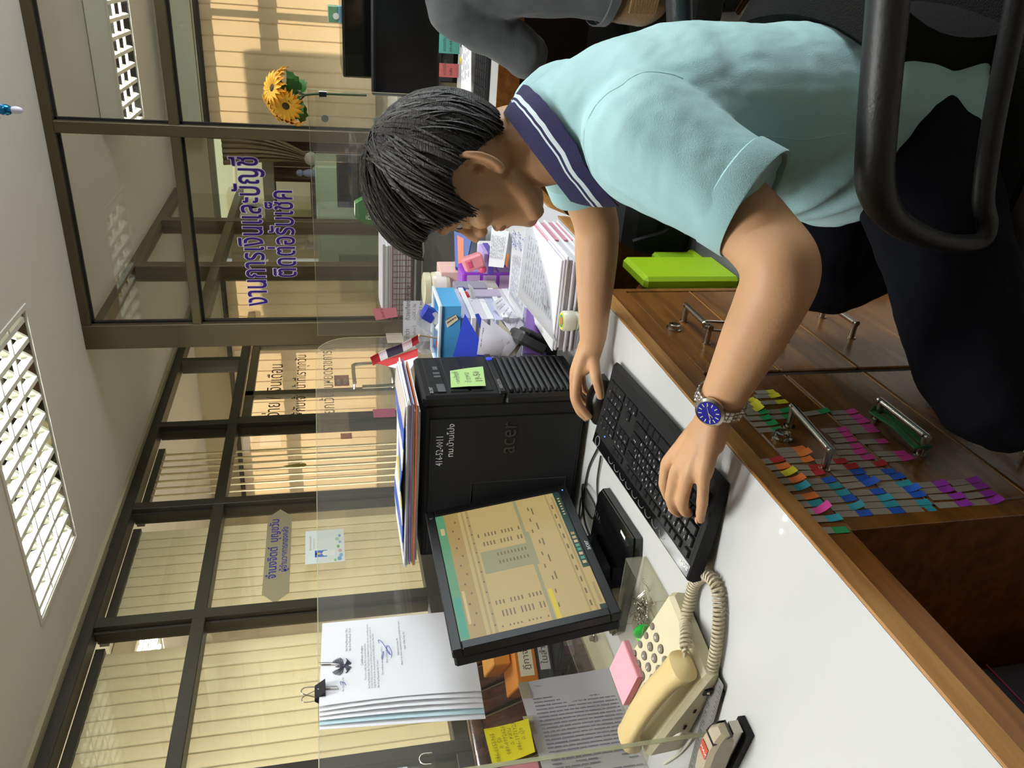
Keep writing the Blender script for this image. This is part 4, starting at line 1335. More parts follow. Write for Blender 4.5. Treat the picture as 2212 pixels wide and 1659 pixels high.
hset = MB().loft(rings).build('handset', M_BEIGED, ph)
MB().box(po(0.09, -0.077, 0.02), (0.010, 0.001, 0.004), rz(math.atan2(pf.y, pf.x))).box(po(0.14, -0.077, 0.022), (0.012, 0.001, 0.004), rz(math.atan2(pf.y, pf.x))).build('side_slots', M_BLACKM, ph)['kind'] = 'stuff'
MB().box(po(0.035, -0.0765, 0.016), (0.014, 0.004, 0.012), rz(math.atan2(pf.y, pf.x))).build('cord_socket', M_BLACKM, ph)
cpath = spline([po(0.0, -0.046, 0.052), at(1482, 1372, 'z', 0.785), at(1481, 1345, 'z', 0.772), at(1490, 1300, 'z', 0.762), at(1500, 1262, 'z', 0.761), at(1524, 1243, 'z', 0.761), at(1546, 1262, 'z', 0.761), at(1553, 1310, 'z', 0.761), at(1550, 1380, 'z', 0.761), at(1538, 1450, 'z', 0.761), at(1530, 1478, 'z', 0.762), po(0.035, -0.080, 0.016)], 12)
Ls = [0]
for i in range(1, len(cpath)):
    Ls.append(Ls[-1] + (cpath[i] - cpath[i - 1]).length)
tot = Ls[-1]
M_CORD = pm('cord_cream', 'c4b89c', 0.45)
turns = 62
hel = []
up = V((0, 0, 1))
n_s = turns * 9
j = 0
for i in range(n_s + 1):
    s_ = tot * i / n_s
    while j < len(Ls) - 2 and Ls[j + 1] < s_: j += 1
    tt = (s_ - Ls[j]) / max(1e-9, Ls[j + 1] - Ls[j])
    p = cpath[j].lerp(cpath[j + 1], tt)
    d = (cpath[min(j + 2, len(cpath) - 1)] - cpath[max(j - 1, 0)]).normalized()
    u_, w_ = frame_of(d)
    e = min(s_, tot - s_) / tot
    R_ = 0.0076 * min(1, max(0, (e - 0.035) / 0.03))
    an = 2 * PI * turns * i / n_s
    hel.append(p + u_ * R_ * math.cos(an) + w_ * R_ * math.sin(an))
MB().tube(hel, 0.0024, 6).build('coiled_cord', M_CORD, ph)
# pink paper block on the phone
a, b_, c_, d_ = po(0.150, 0.030, 0), po(0.228, 0.030, 0), po(0.228, 0.092, 0), po(0.150, 0.092, 0)
q = po(0.190, 0.050, 0.0)
Rp = rz(math.atan2(pf.y, pf.x) + 0.12)
pk = thing('note_block', 'pink sticky note block lying on the telephone', 'note block', (q.x, q.y, 0.812))
Rp = Rp @ ry(-math.atan2(0.036, L_))
MB().box(q + V((0, 0, ztop(0.19) + 0.0065)), (0.074, 0.074, 0.011), Rp, 0, 0.0006).build('pad', pm('pink_paper', 'e89aa6', 0.75), pk)
nb = MB().box(q + V((0, 0, ztop(0.19) + 0.0126)), (0.074, 0.074, 0.0006), Rp, 0).build('top_sheet', pm('pink_paper_top', 'f0a4b0', 0.75), pk)
lc_ = [po(0.225, -0.02, 0.012), po(0.25, -0.05, 0.025), at(1460, 1590, 'z', 0.785), at(1478, 1583, 'z', 0.775), at(1495, 1590, 'z', 0.758), at(1470, 1625, 'z', 0.754), at(1435, 1650, 'z', 0.7535)]
solo('phone_line', MB().tube(spline(lc_, 8), 0.0022, 7), pm('line_white', 'd9d5c4', 0.5), 'cream telephone line looping behind the telephone', 'cable', loc=lc_[0])

# ---------------------------------------------------------------- clear tray with paper clips
M_ACR = thin('acrylic', (0.965, 0.965, 0.945), haze=0.035, hazec=(0.9, 0.9, 0.86), ior=1.49)
M_ACRD = thin('scratched_acrylic', (0.95, 0.945, 0.89), haze=0.09, hazec=(0.85, 0.84, 0.74), ior=1.49, rough=0.08)
M_ACRE = pm('acrylic_edge', 'c6c7a4', 0.2, alpha=0.55)
x0, x1, y0, y1, z0, z1 = -1.055, -0.893, 0.893, 1.004, 0.751, 0.789
tr = thing('paper_clip_tray', 'clear scratched plastic tray holding paper clips beside the telephone', 'tray', (-0.97, 0.95, z0))
MB().bx(x0, x1, y0, y1, z0, z0 + 0.002).build('tray_base', M_ACRD, tr)
for w_ in ((x1 - 0.0025, x1, y0, y1), (x0, x0 + 0.0025, y0, y1), (x0 + 0.0025, x1 - 0.0025, y1 - 0.0025, y1), (x0 + 0.0025, x1 - 0.0025, y0, y0 + 0.0025)):
    MB().bx(w_[0], w_[1], w_[2], w_[3], z0 + 0.002, z1).build('tray_side', M_ACRD, tr)
random.seed(11)


def clip_geo(s=1.0, n=1):
    a = 0.004 * s
    P = []
    for (cx_, r, a0, a1) in ((0.012 * s, a, -PI / 2, PI / 2), (-0.010 * s, a * 0.8, PI / 2, 3 * PI / 2), (0.008 * s, a * 0.6, -PI / 2, PI / 2)):
        for k in range(5):
            t_ = a0 + (a1 - a0) * k / 4
            P.append(V((cx_ + r * math.cos(t_), r * math.sin(t_), 0)))
    P.append(V((-0.004 * s, a * 0.6, 0)))
    return P


cp0 = None
for k in range(58):
    c = V((random.gauss(-0.985, 0.022), random.gauss(0.955, 0.015), 0.7545 + random.uniform(0, 0.013)))
    c.x = min(max(c.x, x0 + 0.022), x1 - 0.022); c.y = min(max(c.y, y0 + 0.02), y1 - 0.02)
    e = (random.uniform(-0.5, 0.5), random.uniform(-0.5, 0.5), random.uniform(0, 6.28))
    if cp0 is None:
        cp0 = MB().tube([c + p for p in clip_geo(0.9)], 0.0005, 4).build('paper_clip', M_STEEL, None, c)
        tag(cp0, 'small steel paper clip heaped in the clear scratched tray', 'paper clip', 'paper clips in the clear tray')
        cp0.rotation_euler = e
    else:
        o = cp0.copy(); COL.objects.link(o); o.location = c; o.rotation_euler = e
pu = thing('glue_tape', 'green and white correction tape roller leaning in the clear tray', 'correction tape', (-1.0, 0.915, 0.765))
Rt = rz(math.radians(-28)) @ ry(math.radians(-14))
tc_ = V((-0.985, 0.918, 0.776))
MB().ball(tc_, (0.034, 0.0085, 0.016), 16, 8, 0, Rt).build('body', pm('tape_green', '1fae3c', 0.25), pu)
MB().ball(tc_ + Rt @ V((-0.024, 0, -0.003)), (0.022, 0.0095, 0.011), 12, 8, 0, Rt).build('cap', pm('tape_white', 'e6f2e2', 0.3), pu)
MB().ball(tc_ + Rt @ V((-0.042, 0, 0.0)), (0.010, 0.0088, 0.008), 12, 8, 0, Rt).build('tip', pm('tape_lime', '63d23c', 0.3), pu)

# ---------------------------------------------------------------- ruler, stapler and odds at the near desk end
P = [at(x, y, 'z', 0.757) for x, y in ((1533, 1468), (1571, 1470), (1536, 1602), (1496, 1604))]
c0, c1 = (P[0] + P[1]) / 2, (P[2] + P[3]) / 2
d = (c1 - c0)
dr = d.normalized()
pr = V((-dr.y, dr.x, 0))
rl = thing('ruler', 'grey steel ruler with black graduations beside the telephone', 'ruler', tuple(c0))
RW = 0.015
ctr = c0 + dr * 0.15
MB().box(ctr + V((0, 0, 0.0)), (0.31, 0.030, 0.0012), rz(math.atan2(dr.y, dr.x)), 0, 0.0003).build('blade', pm('ruler_steel', 'a9a8a8', 0.35, metal=0.6), rl)
gr = MB()
for k in range(60):
    q = c0 + dr * (0.005 + 0.005 * k) + V((0, 0, 0.0007))
    ln = 0.008 if k % 2 == 0 else 0.005
    for sgn in (-1, 1):
        e = q + pr * sgn * 0.0145
        gr.prism([e - dr * 0.0003, e + dr * 0.0003, e + dr * 0.0003 - pr * sgn * ln, e - dr * 0.0003 - pr * sgn * ln], (0, 0, 0.0002))
    if k % 4 == 3 and k < 58:
        gr.text(str(30 - k // 2), q - pr * 0.004, -dr, -pr if False else pr * -1, 0.008, 0, 0.0002, 'LEFT', 1)
gr.build('graduations', pm('ruler_ink', '2c2c30', 0.6), rl)['kind'] = 'stuff'
for f in (0.02, 0.28):
    q = c0 + dr * f
    MB().box(V((q.x, q.y, 0.7535)), (0.02, 0.028, 0.0055), rz(math.atan2(dr.y, dr.x))).build('rubber_foot', M_BLACKM, rl)
a, b = at(1560, 1580, 'z', 0.79), at(1520, 1665, 'z', 0.79)
d = (b - a); d.z = 0; d.normalize()
st = thing('stapler', 'beige desk stapler with a red maker label at the near desk corner', 'stapler', (a.x, a.y, 0.75))
pw_ = V((-d.y, d.x, 0))


def so(f, g, z):
    return V((a.x, a.y, 0.751)) + d * f + pw_ * g + V((0, 0, z))


M_STB = pm('stapler_beige', 'b5a78f', 0.4)
MB().prism([so(-0.005, -0.015, 0), so(0.125, -0.016, 0), so(0.125, 0.016, 0), so(-0.005, 0.015, 0)], (0, 0, 0.010)).build('base', M_BLACKM, st)
rg = []
for f, hw, zb, zt in ((-0.004, 0.010, 0.030, 0.044), (0.004, 0.014, 0.027, 0.052), (0.03, 0.0155, 0.024, 0.055), (0.07, 0.0155, 0.021, 0.052), (0.105, 0.015, 0.016, 0.047), (0.122, 0.012, 0.012, 0.040)):
    rg.append([so(f, g, z) for g, z in ((-hw, zb), (hw, zb), (hw, zt - 0.006), (hw - 0.005, zt), (-hw + 0.005, zt), (-hw, zt - 0.006))])
arm = MB().loft(rg, 0, True, False).build('arm', M_STB, st)
MB().prism([so(-0.007, -0.009, 0.014), so(0.09, -0.009, 0.012), so(0.09, 0.009, 0.012), so(-0.007, 0.009, 0.014)], (0, 0, 0.014)).build('magazine', M_STEEL, st)
MB().prism([so(-0.0055, -0.0125, 0.030), so(0.016, -0.0158, 0.026), so(0.016, -0.0158, 0.050), so(-0.0055, -0.0125, 0.046)], pw_ * 0.001).prism([so(-0.006, -0.012, 0.03), so(-0.006, 0.012, 0.03), so(0.012, 0.012, 0.0545), so(0.012, -0.012, 0.0545)], d * 0.001).build('nose_cap', M_BLACKG, st)
lb = MB().prism([so(0.030, -0.0162, 0.036), so(0.052, -0.0162, 0.034), so(0.052, -0.0162, 0.046), so(0.030, -0.0162, 0.048)], pw_ * 0.0005).prism([so(0.028, -0.009, 0.0560), so(0.028, 0.009, 0.0560), so(0.052, 0.009, 0.0545), so(0.052, -0.009, 0.0545)], (0, 0, 0.0004)).build('label', pm('label_red', 'c44a30', 0.4), arm)
MB().text('MAX', so(0.049, 0.0075, 0.0552), -pw_, -d * 1.0, 0.0, 0) if False else MB().text('MAX', so(0.044, -0.008, 0.0556), pw_, -d, 0.0085, 0, 0.0004, 'LEFT', 1, 0.01).build('lettering', M_WHITE, lb)
# ---------------------------------------------------------------- acrylic screen along the back of the desk
XA = -1.25
ac1 = thing('acrylic_screen', 'tall clear acrylic screen along the back of the desk with papers clipped on it', 'screen', (XA, 1.7, 0.75))
poly = [(0.705, 0.752), (2.755, 0.752)] + [(2.755 - 0.13 * (1 - math.cos(t_)), 1.20 + 0.127 * math.sin(t_)) for t_ in [PI / 2 * k / 8 for k in range(9)]] + [(0.705, 1.330)]
MB().prism([V((XA - 0.002, y, z)) for y, z in poly], (0.004, 0, 0)).build('sheet', M_ACR, ac1)
eg = MB().bx(XA - 0.0021, XA + 0.0021, 0.705, 2.62, 1.3285, 1.3302)
eg.tube([V((XA, y, z)) for y, z in poly[1:-1]], 0.0016, 6)
eg.build('polished_edge', M_ACRE, ac1)
for y in (1.15, 2.1):
    MB().bx(XA - 0.06, XA + 0.06, y - 0.30, y + 0.12, 0.7505, 0.7545).build('foot_plate', M_ACRD, ac1)
    MB().prism([V((XA - 0.06, y - 0.3, 0.7545)), V((XA - 0.056, y - 0.3, 0.7545)), V((XA - 0.056, y - 0.3, 0.79)), V((XA - 0.06, y - 0.3, 0.79))], (0, 0.42, 0)).build('foot_flange', M_ACRD, ac1)
    MB().lathe([(0.009, 0), (0.009, 0.003), (0.006, 0.004), (0.006, 0.011), (0.003, 0.012)], (XA + 0.012, y, 0.7545), (0, 0, 1), 12).build('bolt', M_STEEL, ac1)
ac3 = thing('acrylic_end_screen', 'clear acrylic end screen at the near end of the desk', 'screen', (-1.11, 0.70, 0.75))
MB().bx(-1.246, -0.980, 0.698, 0.704, 0.752, 1.33).build('sheet', M_ACR, ac3)
MB().bx(-0.9802, -0.979, 0.6975, 0.7045, 0.752, 1.33).build('polished_edge', M_ACRE, ac3)
ac2 = thing('acrylic_cross_screen', 'clear acrylic cross screen with sunflowers clipped on its top edge', 'screen', (-0.8, 2.77, 0.75))
MB().bx(-1.246, -0.372, 2.768, 2.773, 0.752, 1.322).build('sheet', M_ACR, ac2)
MB().bx(-1.246, -0.372, 2.7678, 2.7732, 1.3205, 1.3222).bx(-0.3725, -0.371, 2.7678, 2.7732, 0.752, 1.322).build('polished_edge', M_ACRE, ac2)
MB().bx(-0.60, -0.376, 2.755, 2.767, 1.02, 1.30).build('hinge_plate', M_ACR, ac2)
for z in (1.27, 1.10):
    MB().lathe([(0.012, 0), (0.012, 0.006)], (-0.46, 2.767, z), (0, -1, 0), 12).build('bolt', pm('grey_bolt', '7e8a86', 0.4), ac2)

# ---------------------------------------------------------------- papers on the screen
M_SHEET = pm('white_paper', 'e6e6ea', 0.8)
M_INK = pm('print_ink', '4c4a58', 0.8)
M_INKL = pm('faint_print', '8f8e9c', 0.8)
M_BLUE = pm('ballpoint_blue', '3d43b4', 0.7)
A_, B_, C_, D_ = at(697, 1365, 'x', XA + 0.006), at(690, 1545, 'x', XA + 0.02), at(1038, 1511, 'x', XA + 0.02), at(1010, 1335, 'x', XA + 0.006)
cs = thing('certificate_sheaf', 'sheaf of white certificates with a crest clipped to the acrylic screen', 'paper', tuple(D_))
tl, trp, br, blp = B_, A_, D_, C_                    # top left, top right, bottom right, bottom left as seen


def sheaf(off, y_shift, curl, mat, name, lift=0.0):
    rows = []
    for i in range(7):
        v = i / 6
        r = []
        for j in range(7):
            u = j / 6
            p = (tl * (1 - u) + trp * u) * (1 - v) + (blp * (1 - u) + br * u) * v
            p = p + V((off + curl * (1 - u) ** 3 * math.sin(PI * v), y_shift * (0.75 + 0.25 * v), 0))
            r.append(p)
        rows.append(r)
    MB().slab(rows, 0.0005).build(name, mat, cs)
    return rows


R0 = sheaf(0.024, 0.0, 0.006, M_SHEET, 'sheet')
for k in range(5):
    sheaf(0.019 - 0.003 * k, -0.010 - 0.010 * k, 0.009 - 0.002 * k, (M_SHEET, M_SHEET, M_SHEET, pm('blue_sheet', 'bcd6de', 0.8), M_SHEET)[k], 'sheet')
pu_ = (trp - tl).normalized()
pv_ = (tl - blp).normalized()


def cp(u, v, lift=0.0015):
    p = (tl * (1 - u) + trp * u) * (1 - v) + (blp * (1 - u) + br * u) * v
    return p + V((0.024 + 0.006 * (1 - u) ** 3 * math.sin(PI * v) + lift, 0, 0))


ct_ = MB()
for txt, u, v, s_ in (('Certificate of salary', 0.40, 0.268, 0.0068), ('Ban Pong Municipality Office', 0.60, 0.168, 0.0056), ('Ban Don Thum Road  70110', 0.60, 0.190, 0.0056), ('This is to certify that Mrs. is a personnel under', 0.22, 0.288, 0.0052),
                      ('Ban Pong Municipality, Ban Pong District, Ratchaburi Province. Receive a monthly payment', 0.12, 0.308, 0.0048), ('31,920.00 baht and an increase of 13,730 baht per month from the regular pension. In', 0.12, 0.326, 0.0048),
                      ('total 45,650 (forty five thousand six hundred and fifty baht) since May 2020', 0.12, 0.344, 0.0048), ('Ban Pong Municipality this Treatise.', 0.12, 0.366, 0.0050), ('This certificate was issued as evidence', 0.26, 0.395, 0.0050),
                      ('Given on June 26, 2020', 0.40, 0.425, 0.0052), ('(Signature) Seesang, Mr.', 0.48, 0.500, 0.0052), ('Head of the finance department, acting on behalf of the mayor', 0.36, 0.520, 0.0050), ('mayor of Ban Pong City', 0.55, 0.545, 0.0052), ('No. 52003 / 74', 0.12, 0.150, 0.0056)):
    ct_.text(txt, cp(u, v), pu_, pv_, s_, 0, 0.0002, 'LEFT', 1)
for i, (u0, v0, u1, v1) in enumerate(((0.05, 0.95, 0, 0),)):
    pass
ct_.build('printed_text', M_INK, cs)
sg = MB()
sg.tube(spline([cp(0.66, 0.375), cp(0.70, 0.368), cp(0.68, 0.39), cp(0.60, 0.415), cp(0.50, 0.445), cp(0.56, 0.42), cp(0.62, 0.43), cp(0.54, 0.452), cp(0.46, 0.448)], 5), 0.0005, 5)
sg.tube(spline([cp(0.47, 0.385), cp(0.55, 0.398), cp(0.52, 0.40), cp(0.45, 0.39)], 5), 0.0005, 5)
sg.tube(spline([cp(0.20, 0.13), cp(0.235, 0.125), cp(0.22, 0.15), cp(0.19, 0.16)], 5), 0.0005, 5)
sg.build('signature', M_BLUE, cs)
em = MB()
for s_ in (-1, 1):                                   # printed crest: body, wings, headdress, tail plumes
    for k in range(6):
        a0 = 0.15 + 0.22 * k
        em.tube([cp(0.42 + s_ * 0.012, 0.145), cp(0.42 + s_ * (0.03 + 0.045 * math.cos(a0)), 0.145 - 0.05 * math.sin(a0)), cp(0.42 + s_ * (0.045 + 0.06 * math.cos(a0)), 0.128 - 0.055 * math.sin(a0))], 0.0008, 4)
    for k in range(5):
        em.tube([cp(0.42 + s_ * 0.008, 0.155), cp(0.42 + s_ * (0.02 + 0.012 * k), 0.185 - 0.004 * k), cp(0.42 + s_ * (0.03 + 0.014 * k), 0.192 - 0.008 * k)], 0.0011, 4)
for k in range(5):
    em.tube([cp(0.42 - 0.022 + 0.004 * k, 0.125 + 0.012 * k), cp(0.42 + 0.022 - 0.004 * k, 0.125 + 0.012 * k)], 0.0020 - 0.0002 * k, 5)
em.tube([cp(0.42, 0.128), cp(0.42, 0.112), cp(0.42, 0.092)], [0.003, 0.0022, 0.0004], 6)
em.build('printed_crest', M_INK, cs)['kind'] = 'stuff'
tb = MB()
for k in range(28):
    v = 0.10 + 0.026 * k
    q = tl.lerp(blp, v) + V((0.030, -0.012, 0))
for u in (0.19, 0.47):
    c0_, c1_ = cp(u, -0.012, 0.002), cp(u - 0.02, 0.105, 0.002)
    w_ = pu_ * 0.0035
    MB().tube([c0_ + w_, c1_ + w_, c1_ - w_ - pv_ * 0.004, c0_ - w_ + pv_ * -0.006, c0_ - w_ * 0.5, c1_ + pv_ * 0.012], 0.0006, 5).build('paper_clip', M_STEEL, cs)
bc = thing('binder_clip', 'black binder clip with wire arms gripping the certificate sheaf', 'clip', tuple(cp(0.16, 0)))
q = cp(0.17, -0.004, 0)
MB().prism([q + V((0.012, -0.016, -0.012)), q + V((-0.028, -0.016, -0.012)), q + V((-0.010, -0.016, 0.008)), q + V((-0.004, -0.016, 0.008))], (0, 0.032, 0)).build('spring', M_BLACKM, bc)
for s_ in (-1, 1):
    MB().tube(spline([q + V((-0.008 + s_ * 0.004, -0.012, 0.004)), q + V((-0.008 + s_ * 0.010, -0.008, 0.024)), q + V((-0.008 + s_ * 0.011, -0.003, 0.031)), q + V((-0.008 + s_ * 0.011, 0.004, 0.031)), q + V((-0.008 + s_ * 0.010, 0.009, 0.024)), q + V((-0.008 + s_ * 0.004, 0.013, 0.004))], 4), 0.001, 6).build('wire_arm', M_STEEL, bc)
# yellow note, pink note, taped letter
P = [at(x, y, 'x', XA + 0.004) for x, y in ((1045, 1575), (1140, 1560), (1155, 1632), (1065, 1656))]
yn = thing('sticky_note', 'yellow sticky note with handwritten telephone numbers on the acrylic screen', 'sticky note', tuple(P[0]))
rows = [[P[0].lerp(P[1], t_) + V((0.004 * s_, 0, 0)) if False else (P[3].lerp(P[0], s_)).lerp(P[2].lerp(P[1], s_), t_) + V((0.010 * t_ * t_, 0, 0)) for s_ in (0, .33, .66, 1)] for t_ in (0, .33, .66, 1)]
MB().slab(rows, 0.0004).build('note', pm('note_yellow', 'e3d626', 0.7), yn)
hw_ = MB()
un = (P[0] - P[3]).normalized(); vn = (P[0] - P[1]).normalized()
for k, (tx, off) in enumerate((('086-0155965', 0.004), ('อ. รัช', 0.028), ('089-0992626', 0.012), ('อ. หลาน', 0.028), ('086-1971923', 0.012), ('อ. ปุ๊ก', 0.03))):
    q = P[3].lerp(P[2], 0.20 + 0.135 * k) + un * off
    hw_.text(tx, q + V((0.0012 + 0.010 * (0.20 + 0.135 * k) ** 2, 0, 0)), un, vn, 0.0115, 0, 0.0004, 'LEFT', 1)
hw_.build('handwriting', pm('pencil_yellow', '8a8430', 0.8), yn)
P = [at(x, y, 'x', XA + 0.003) for x, y in ((1080, 1659), (1160, 1640), (1175, 1700), (1090, 1720))]
solo('sticky_note', MB().slab([[P[0], P[3]], [P[1], P[2]]], 0.0004), MATS['pink_paper'], 'pink sticky note below the yellow note on the acrylic screen', 'sticky note', loc=P[0])
P = [at(1120, 1480, 'x', XA + 0.004), at(1320, 1437, 'x', XA + 0.004)]
z1_, z0_ = P[0].z, P[1].z
lt = thing('taped_letter', 'creased typed letter taped to the acrylic screen above the telephone', 'letter', (XA, 0.92, z0_))
yy = P[0].y + 0.004
rows = []
for i in range(8):
    v = i / 7
    rows.append([V((XA + 0.004 + (0.0 + 0.030 * max(0, u - 0.7) ** 1.5 * v * 3 + 0.0015 * math.sin(v * 9 + u * 5)), yy - 0.297 * (1 - u), z1_ - (z1_ - z0_) * v)) for u in (0, .2, .4, .6, .75, .9, 1.0)])
MB().slab(rows, 0.0004).build('sheet', pm('letter_paper', 'd9d7dc', 0.8), lt)
ll = MB()
random.seed(5)
for k in range(25):                                  # the typed lines run up the sheet
    y = yy - 0.045 - 0.0085 * k
    z = z1_ - 0.020
    end = z0_ + 0.018
    while z > end:
        w_ = random.uniform(0.006, 0.024)
        if not (k > 16 and random.random() < 0.55):
            ll.bx(XA + 0.0062, XA + 0.0066, y, y + 0.0024, max(end, z - w_), z)
        z -= w_ + 0.0025
ll.build('typed_lines', M_INKL, lt)['kind'] = 'stuff'
sg = MB()
for k in range(3):
    y = yy - 0.012 - 0.012 * k
    pts_ = [V((XA + 0.0068, y + random.uniform(-0.008, 0.008), z1_ - 0.03 - 0.012 * j - 0.03 * k)) for j in range(7)]
    sg.tube(spline(pts_, 4), 0.0004, 4)
sg.build('signatures', M_INK, lt)
for yq, zq in ((yy - 0.10, z1_ + 0.004), (yy - 0.02, z1_ - 0.006)):
    MB().bx(XA + 0.0066, XA + 0.0069, yq - 0.02, yq + 0.02, zq - 0.012, zq + 0.006).build('tape', pm('old_tape', 'd8cfae', 0.3, alpha=0.6), lt)
q = at(925, 1640, 'x', XA)
MB_c = MB().tube(spline([q + V((0.002, -0.012, -0.004)), q + V((0.002, -0.010, 0.010)), q + V((0.002, 0.0, 0.016)), q + V((0.002, 0.010, 0.010)), q + V((0.002, 0.010, -0.008))], 5), 0.0012, 6)
solo('wire_clip', MB_c, M_STEEL, 'bare wire clip arm on the acrylic screen above the yellow note', 'clip', loc=q)

# notices on the corridor glass
M_NAVYL = pm('navy_print', '2d2d86', 0.5)
sgn = thing('name_sign', 'grey lozenge name sign with navy Thai lettering on the corridor glass', 'sign', (XW, 3.75, 1.6))
z_, yc = 1.610, 3.775
xs_ = XW - 0.049
pp_ = [(-0.42, 0), (-0.34, 0.072), (0.34, 0.072), (0.42, 0), (0.34, -0.072), (-0.34, -0.072)]
MB().prism([V((xs_ , yc + a_, z_ + b_)) for a_, b_ in pp_], (0.001, 0, 0)).build('plate', pm('sign_grey', '8f866a', 0.5), sgn)
MB().text('จำนงจิตต์  บุญขวัน', (xs_ + 0.001, yc - 0.225, z_ + 0.004), Y0, Z0, 0.072, 0, 0.001, 'LEFT', 2, 0.012).text('ผู้อำนวยการกองคลัง', (xs_ + 0.001, yc - 0.175, z_ - 0.052), Y0, Z0, 0.050, 0, 0.001, 'LEFT', 2, 0.01).build('lettering', M_NAVYL, sgn)
A_, B_ = at(657, 1220, 'x', xs_), at(742, 1142, 'x', xs_)
nt = thing('staff_notice', 'white notice with portrait and painted flowers on the corridor glass', 'notice', (XW, A_.y, B_.z))
y0_, y1_, zt_, zb_ = A_.y, B_.y, A_.z - 0.005, B_.z
MB().bx(xs_, xs_ + 0.001, y0_, y1_, zb_, zt_).build('sheet', pm('notice_white', 'dfe6e2', 0.7), nt)
ph_ = MB().bx(xs_ + 0.001, xs_ + 0.0016, y0_ + 0.055, y0_ + 0.115, zt_ - 0.125, zt_ - 0.055, 0)
ph_.build('photo_blue', pm('photo_blue', '1f64c0', 0.5), nt)
MB().ball((xs_ + 0.0018, y0_ + 0.085, zt_ - 0.078), (0.0008, 0.010, 0.014), 10, 8).build('photo_face', pm('photo_skin', 'd9b28c', 0.7), nt)
MB().ball((xs_ + 0.0016, y0_ + 0.085, zt_ - 0.068), (0.0008, 0.012, 0.011), 10, 8).build('photo_hair', M_BLACKM, nt)
MB().prism([V((xs_ + 0.0016, y0_ + a_, zt_ - b_)) for a_, b_ in ((0.060, 0.17), (0.064, 0.105), (0.085, 0.095), (0.106, 0.105), (0.110, 0.17))], (0.0008, 0, 0)).build('photo_uniform', M_WHITE, nt)
for k, (a_, b_, r_, cl) in enumerate(((0.03, 0.195, 0.02, '5f9fd0'), (0.06, 0.205, 0.018, '7fb6dc'), (0.10, 0.20, 0.016, 'd9a8b0'), (0.14, 0.19, 0.015, '6fb05a'), (0.18, 0.20, 0.014, '88b8d8'), (0.02, 0.17, 0.012, '86c070'), (0.21, 0.185, 0.018, '9cc8a0'), (0.24, 0.20, 0.014, '6f9cc8'))):
    MB().ball((xs_ + 0.0014, y0_ + a_, zt_ - b_), (0.0008, r_, r_ * 0.6), 10, 6).build('painted_flower', pm('flower_%d' % k, cl, 0.8), nt)
MB().text('ผู้อำนวยการกองคลัง', (xs_ + 0.001, y0_ + 0.12, zt_ - 0.035), Y0, Z0, 0.016, 0, 0.0004, 'LEFT', 1).text('โทร 032-211114', (xs_ + 0.001, y0_ + 0.13, zt_ - 0.055), Y0, Z0, 0.015, 0, 0.0004, 'LEFT', 1).build('lettering', pm('gold_print', 'a8904a', 0.6), nt)
q = at(1, 1, 'x', XW)
E = MB()
# reflection of a gold emblem, painted onto the glass of the half open blind
q = at(645, 1005, 'x', xs_)
gm_ = MB().lathe([(0.022, 0), (0.022, 0.001)], q + V((0, 0, -0.03)), (1, 0, 0), 16)
gm_.prism([q + V((0, -0.024, -0.01)), q + V((0, 0.024, -0.01)), q + V((0, 0.012, 0.05)), q + V((0, 0.002, 0.10)), q + V((0, -0.002, 0.10)), q + V((0, -0.012, 0.05))], (0.001, 0, 0))
solo('emblem_reflection', gm_, pm('emblem_gold', '9c8a3a', 0.5), 'small gold emblem reflection painted on the corridor glass', 'sticker', loc=q)
q = at(748, 942, 'x', xs_)
solo('door_sticker', MB().bx(q.x, q.x + 0.001, q.y - 0.04, q.y + 0.04, q.z - 0.04, q.z + 0.04), pm('sticker_orange', 'c86a48', 0.5), 'small orange sticker on the dark door post', 'sticker', loc=q)
# ---------------------------------------------------------------- the far desk (continues the row) and its clutter
d2 = thing('side_desk', 'white topped wooden desk beyond the tower, heaped with papers', 'desk', (-0.9, 2.1, 0))
MB().bx(-1.31, -0.494, 1.452, 2.79, 0.724, 0.75).build('worktop', M_DESKW, d2)
MB().bx(-0.494, -0.490, 1.452, 2.79, 0.722, 0.7502, 0, 0.0012).build('edge_strip', M_WOODL, d2)
MB().bx(-0.53, -0.50, 1.95, 2.79, 0.684, 0.7235).build('apron', M_WOOD, d2)
MB().bx(-1.29, -0.50, 2.76, 2.79, 0, 0.7235).build('side_panel', M_WOOD, d2)
MB().bx(-1.29, -0.50, 1.94, 1.965, 0, 0.7235).build('side_panel', M_WOOD, d2)
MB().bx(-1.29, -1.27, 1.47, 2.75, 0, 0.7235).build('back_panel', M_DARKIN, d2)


def blk(name, p0, p1, y, dep, mat, label, cat, par=None, bev=0.002, group=None):
    """a box whose near face shows between two pixels at depth y"""
    a, b = at(p0[0], p0[1], 'y', y), at(p1[0], p1[1], 'y', y)
    m = MB().bx(min(a.x, b.x), max(a.x, b.x), y, y + dep, min(a.z, b.z), max(a.z, b.z), 0, bev)
    if par is not None:
        return m.build(name, mat, par)
    return solo(name, m, mat, label, cat, group, (a.x, y, min(a.z, b.z)))


def leaf(name, px, ys, mat, label=None, cat=None, par=None, bend=0.0, n=5, th=0.0006):
    """a bent sheet through four pixels, each at its own depth y"""
    c = [at(p[0], p[1], 'y', y) for p, y in zip(px, ys)]
    nrm = (c[1] - c[0]).cross(c[3] - c[0]).normalized()
    rows = []
    for i in range(n):
        v = i / (n - 1)
        rows.append([(c[0].lerp(c[1], u)).lerp(c[3].lerp(c[2], u), v) + nrm * bend * math.sin(PI * u) * math.sin(PI * v * 0.9 + 0.2) for u in [k / (n - 1) for k in range(n)]])
    m = MB().slab(rows, th)
    if par is not None:
        return m.build(name, mat, par), c
    return solo(name, m, mat, label, cat, None, c[0]), c


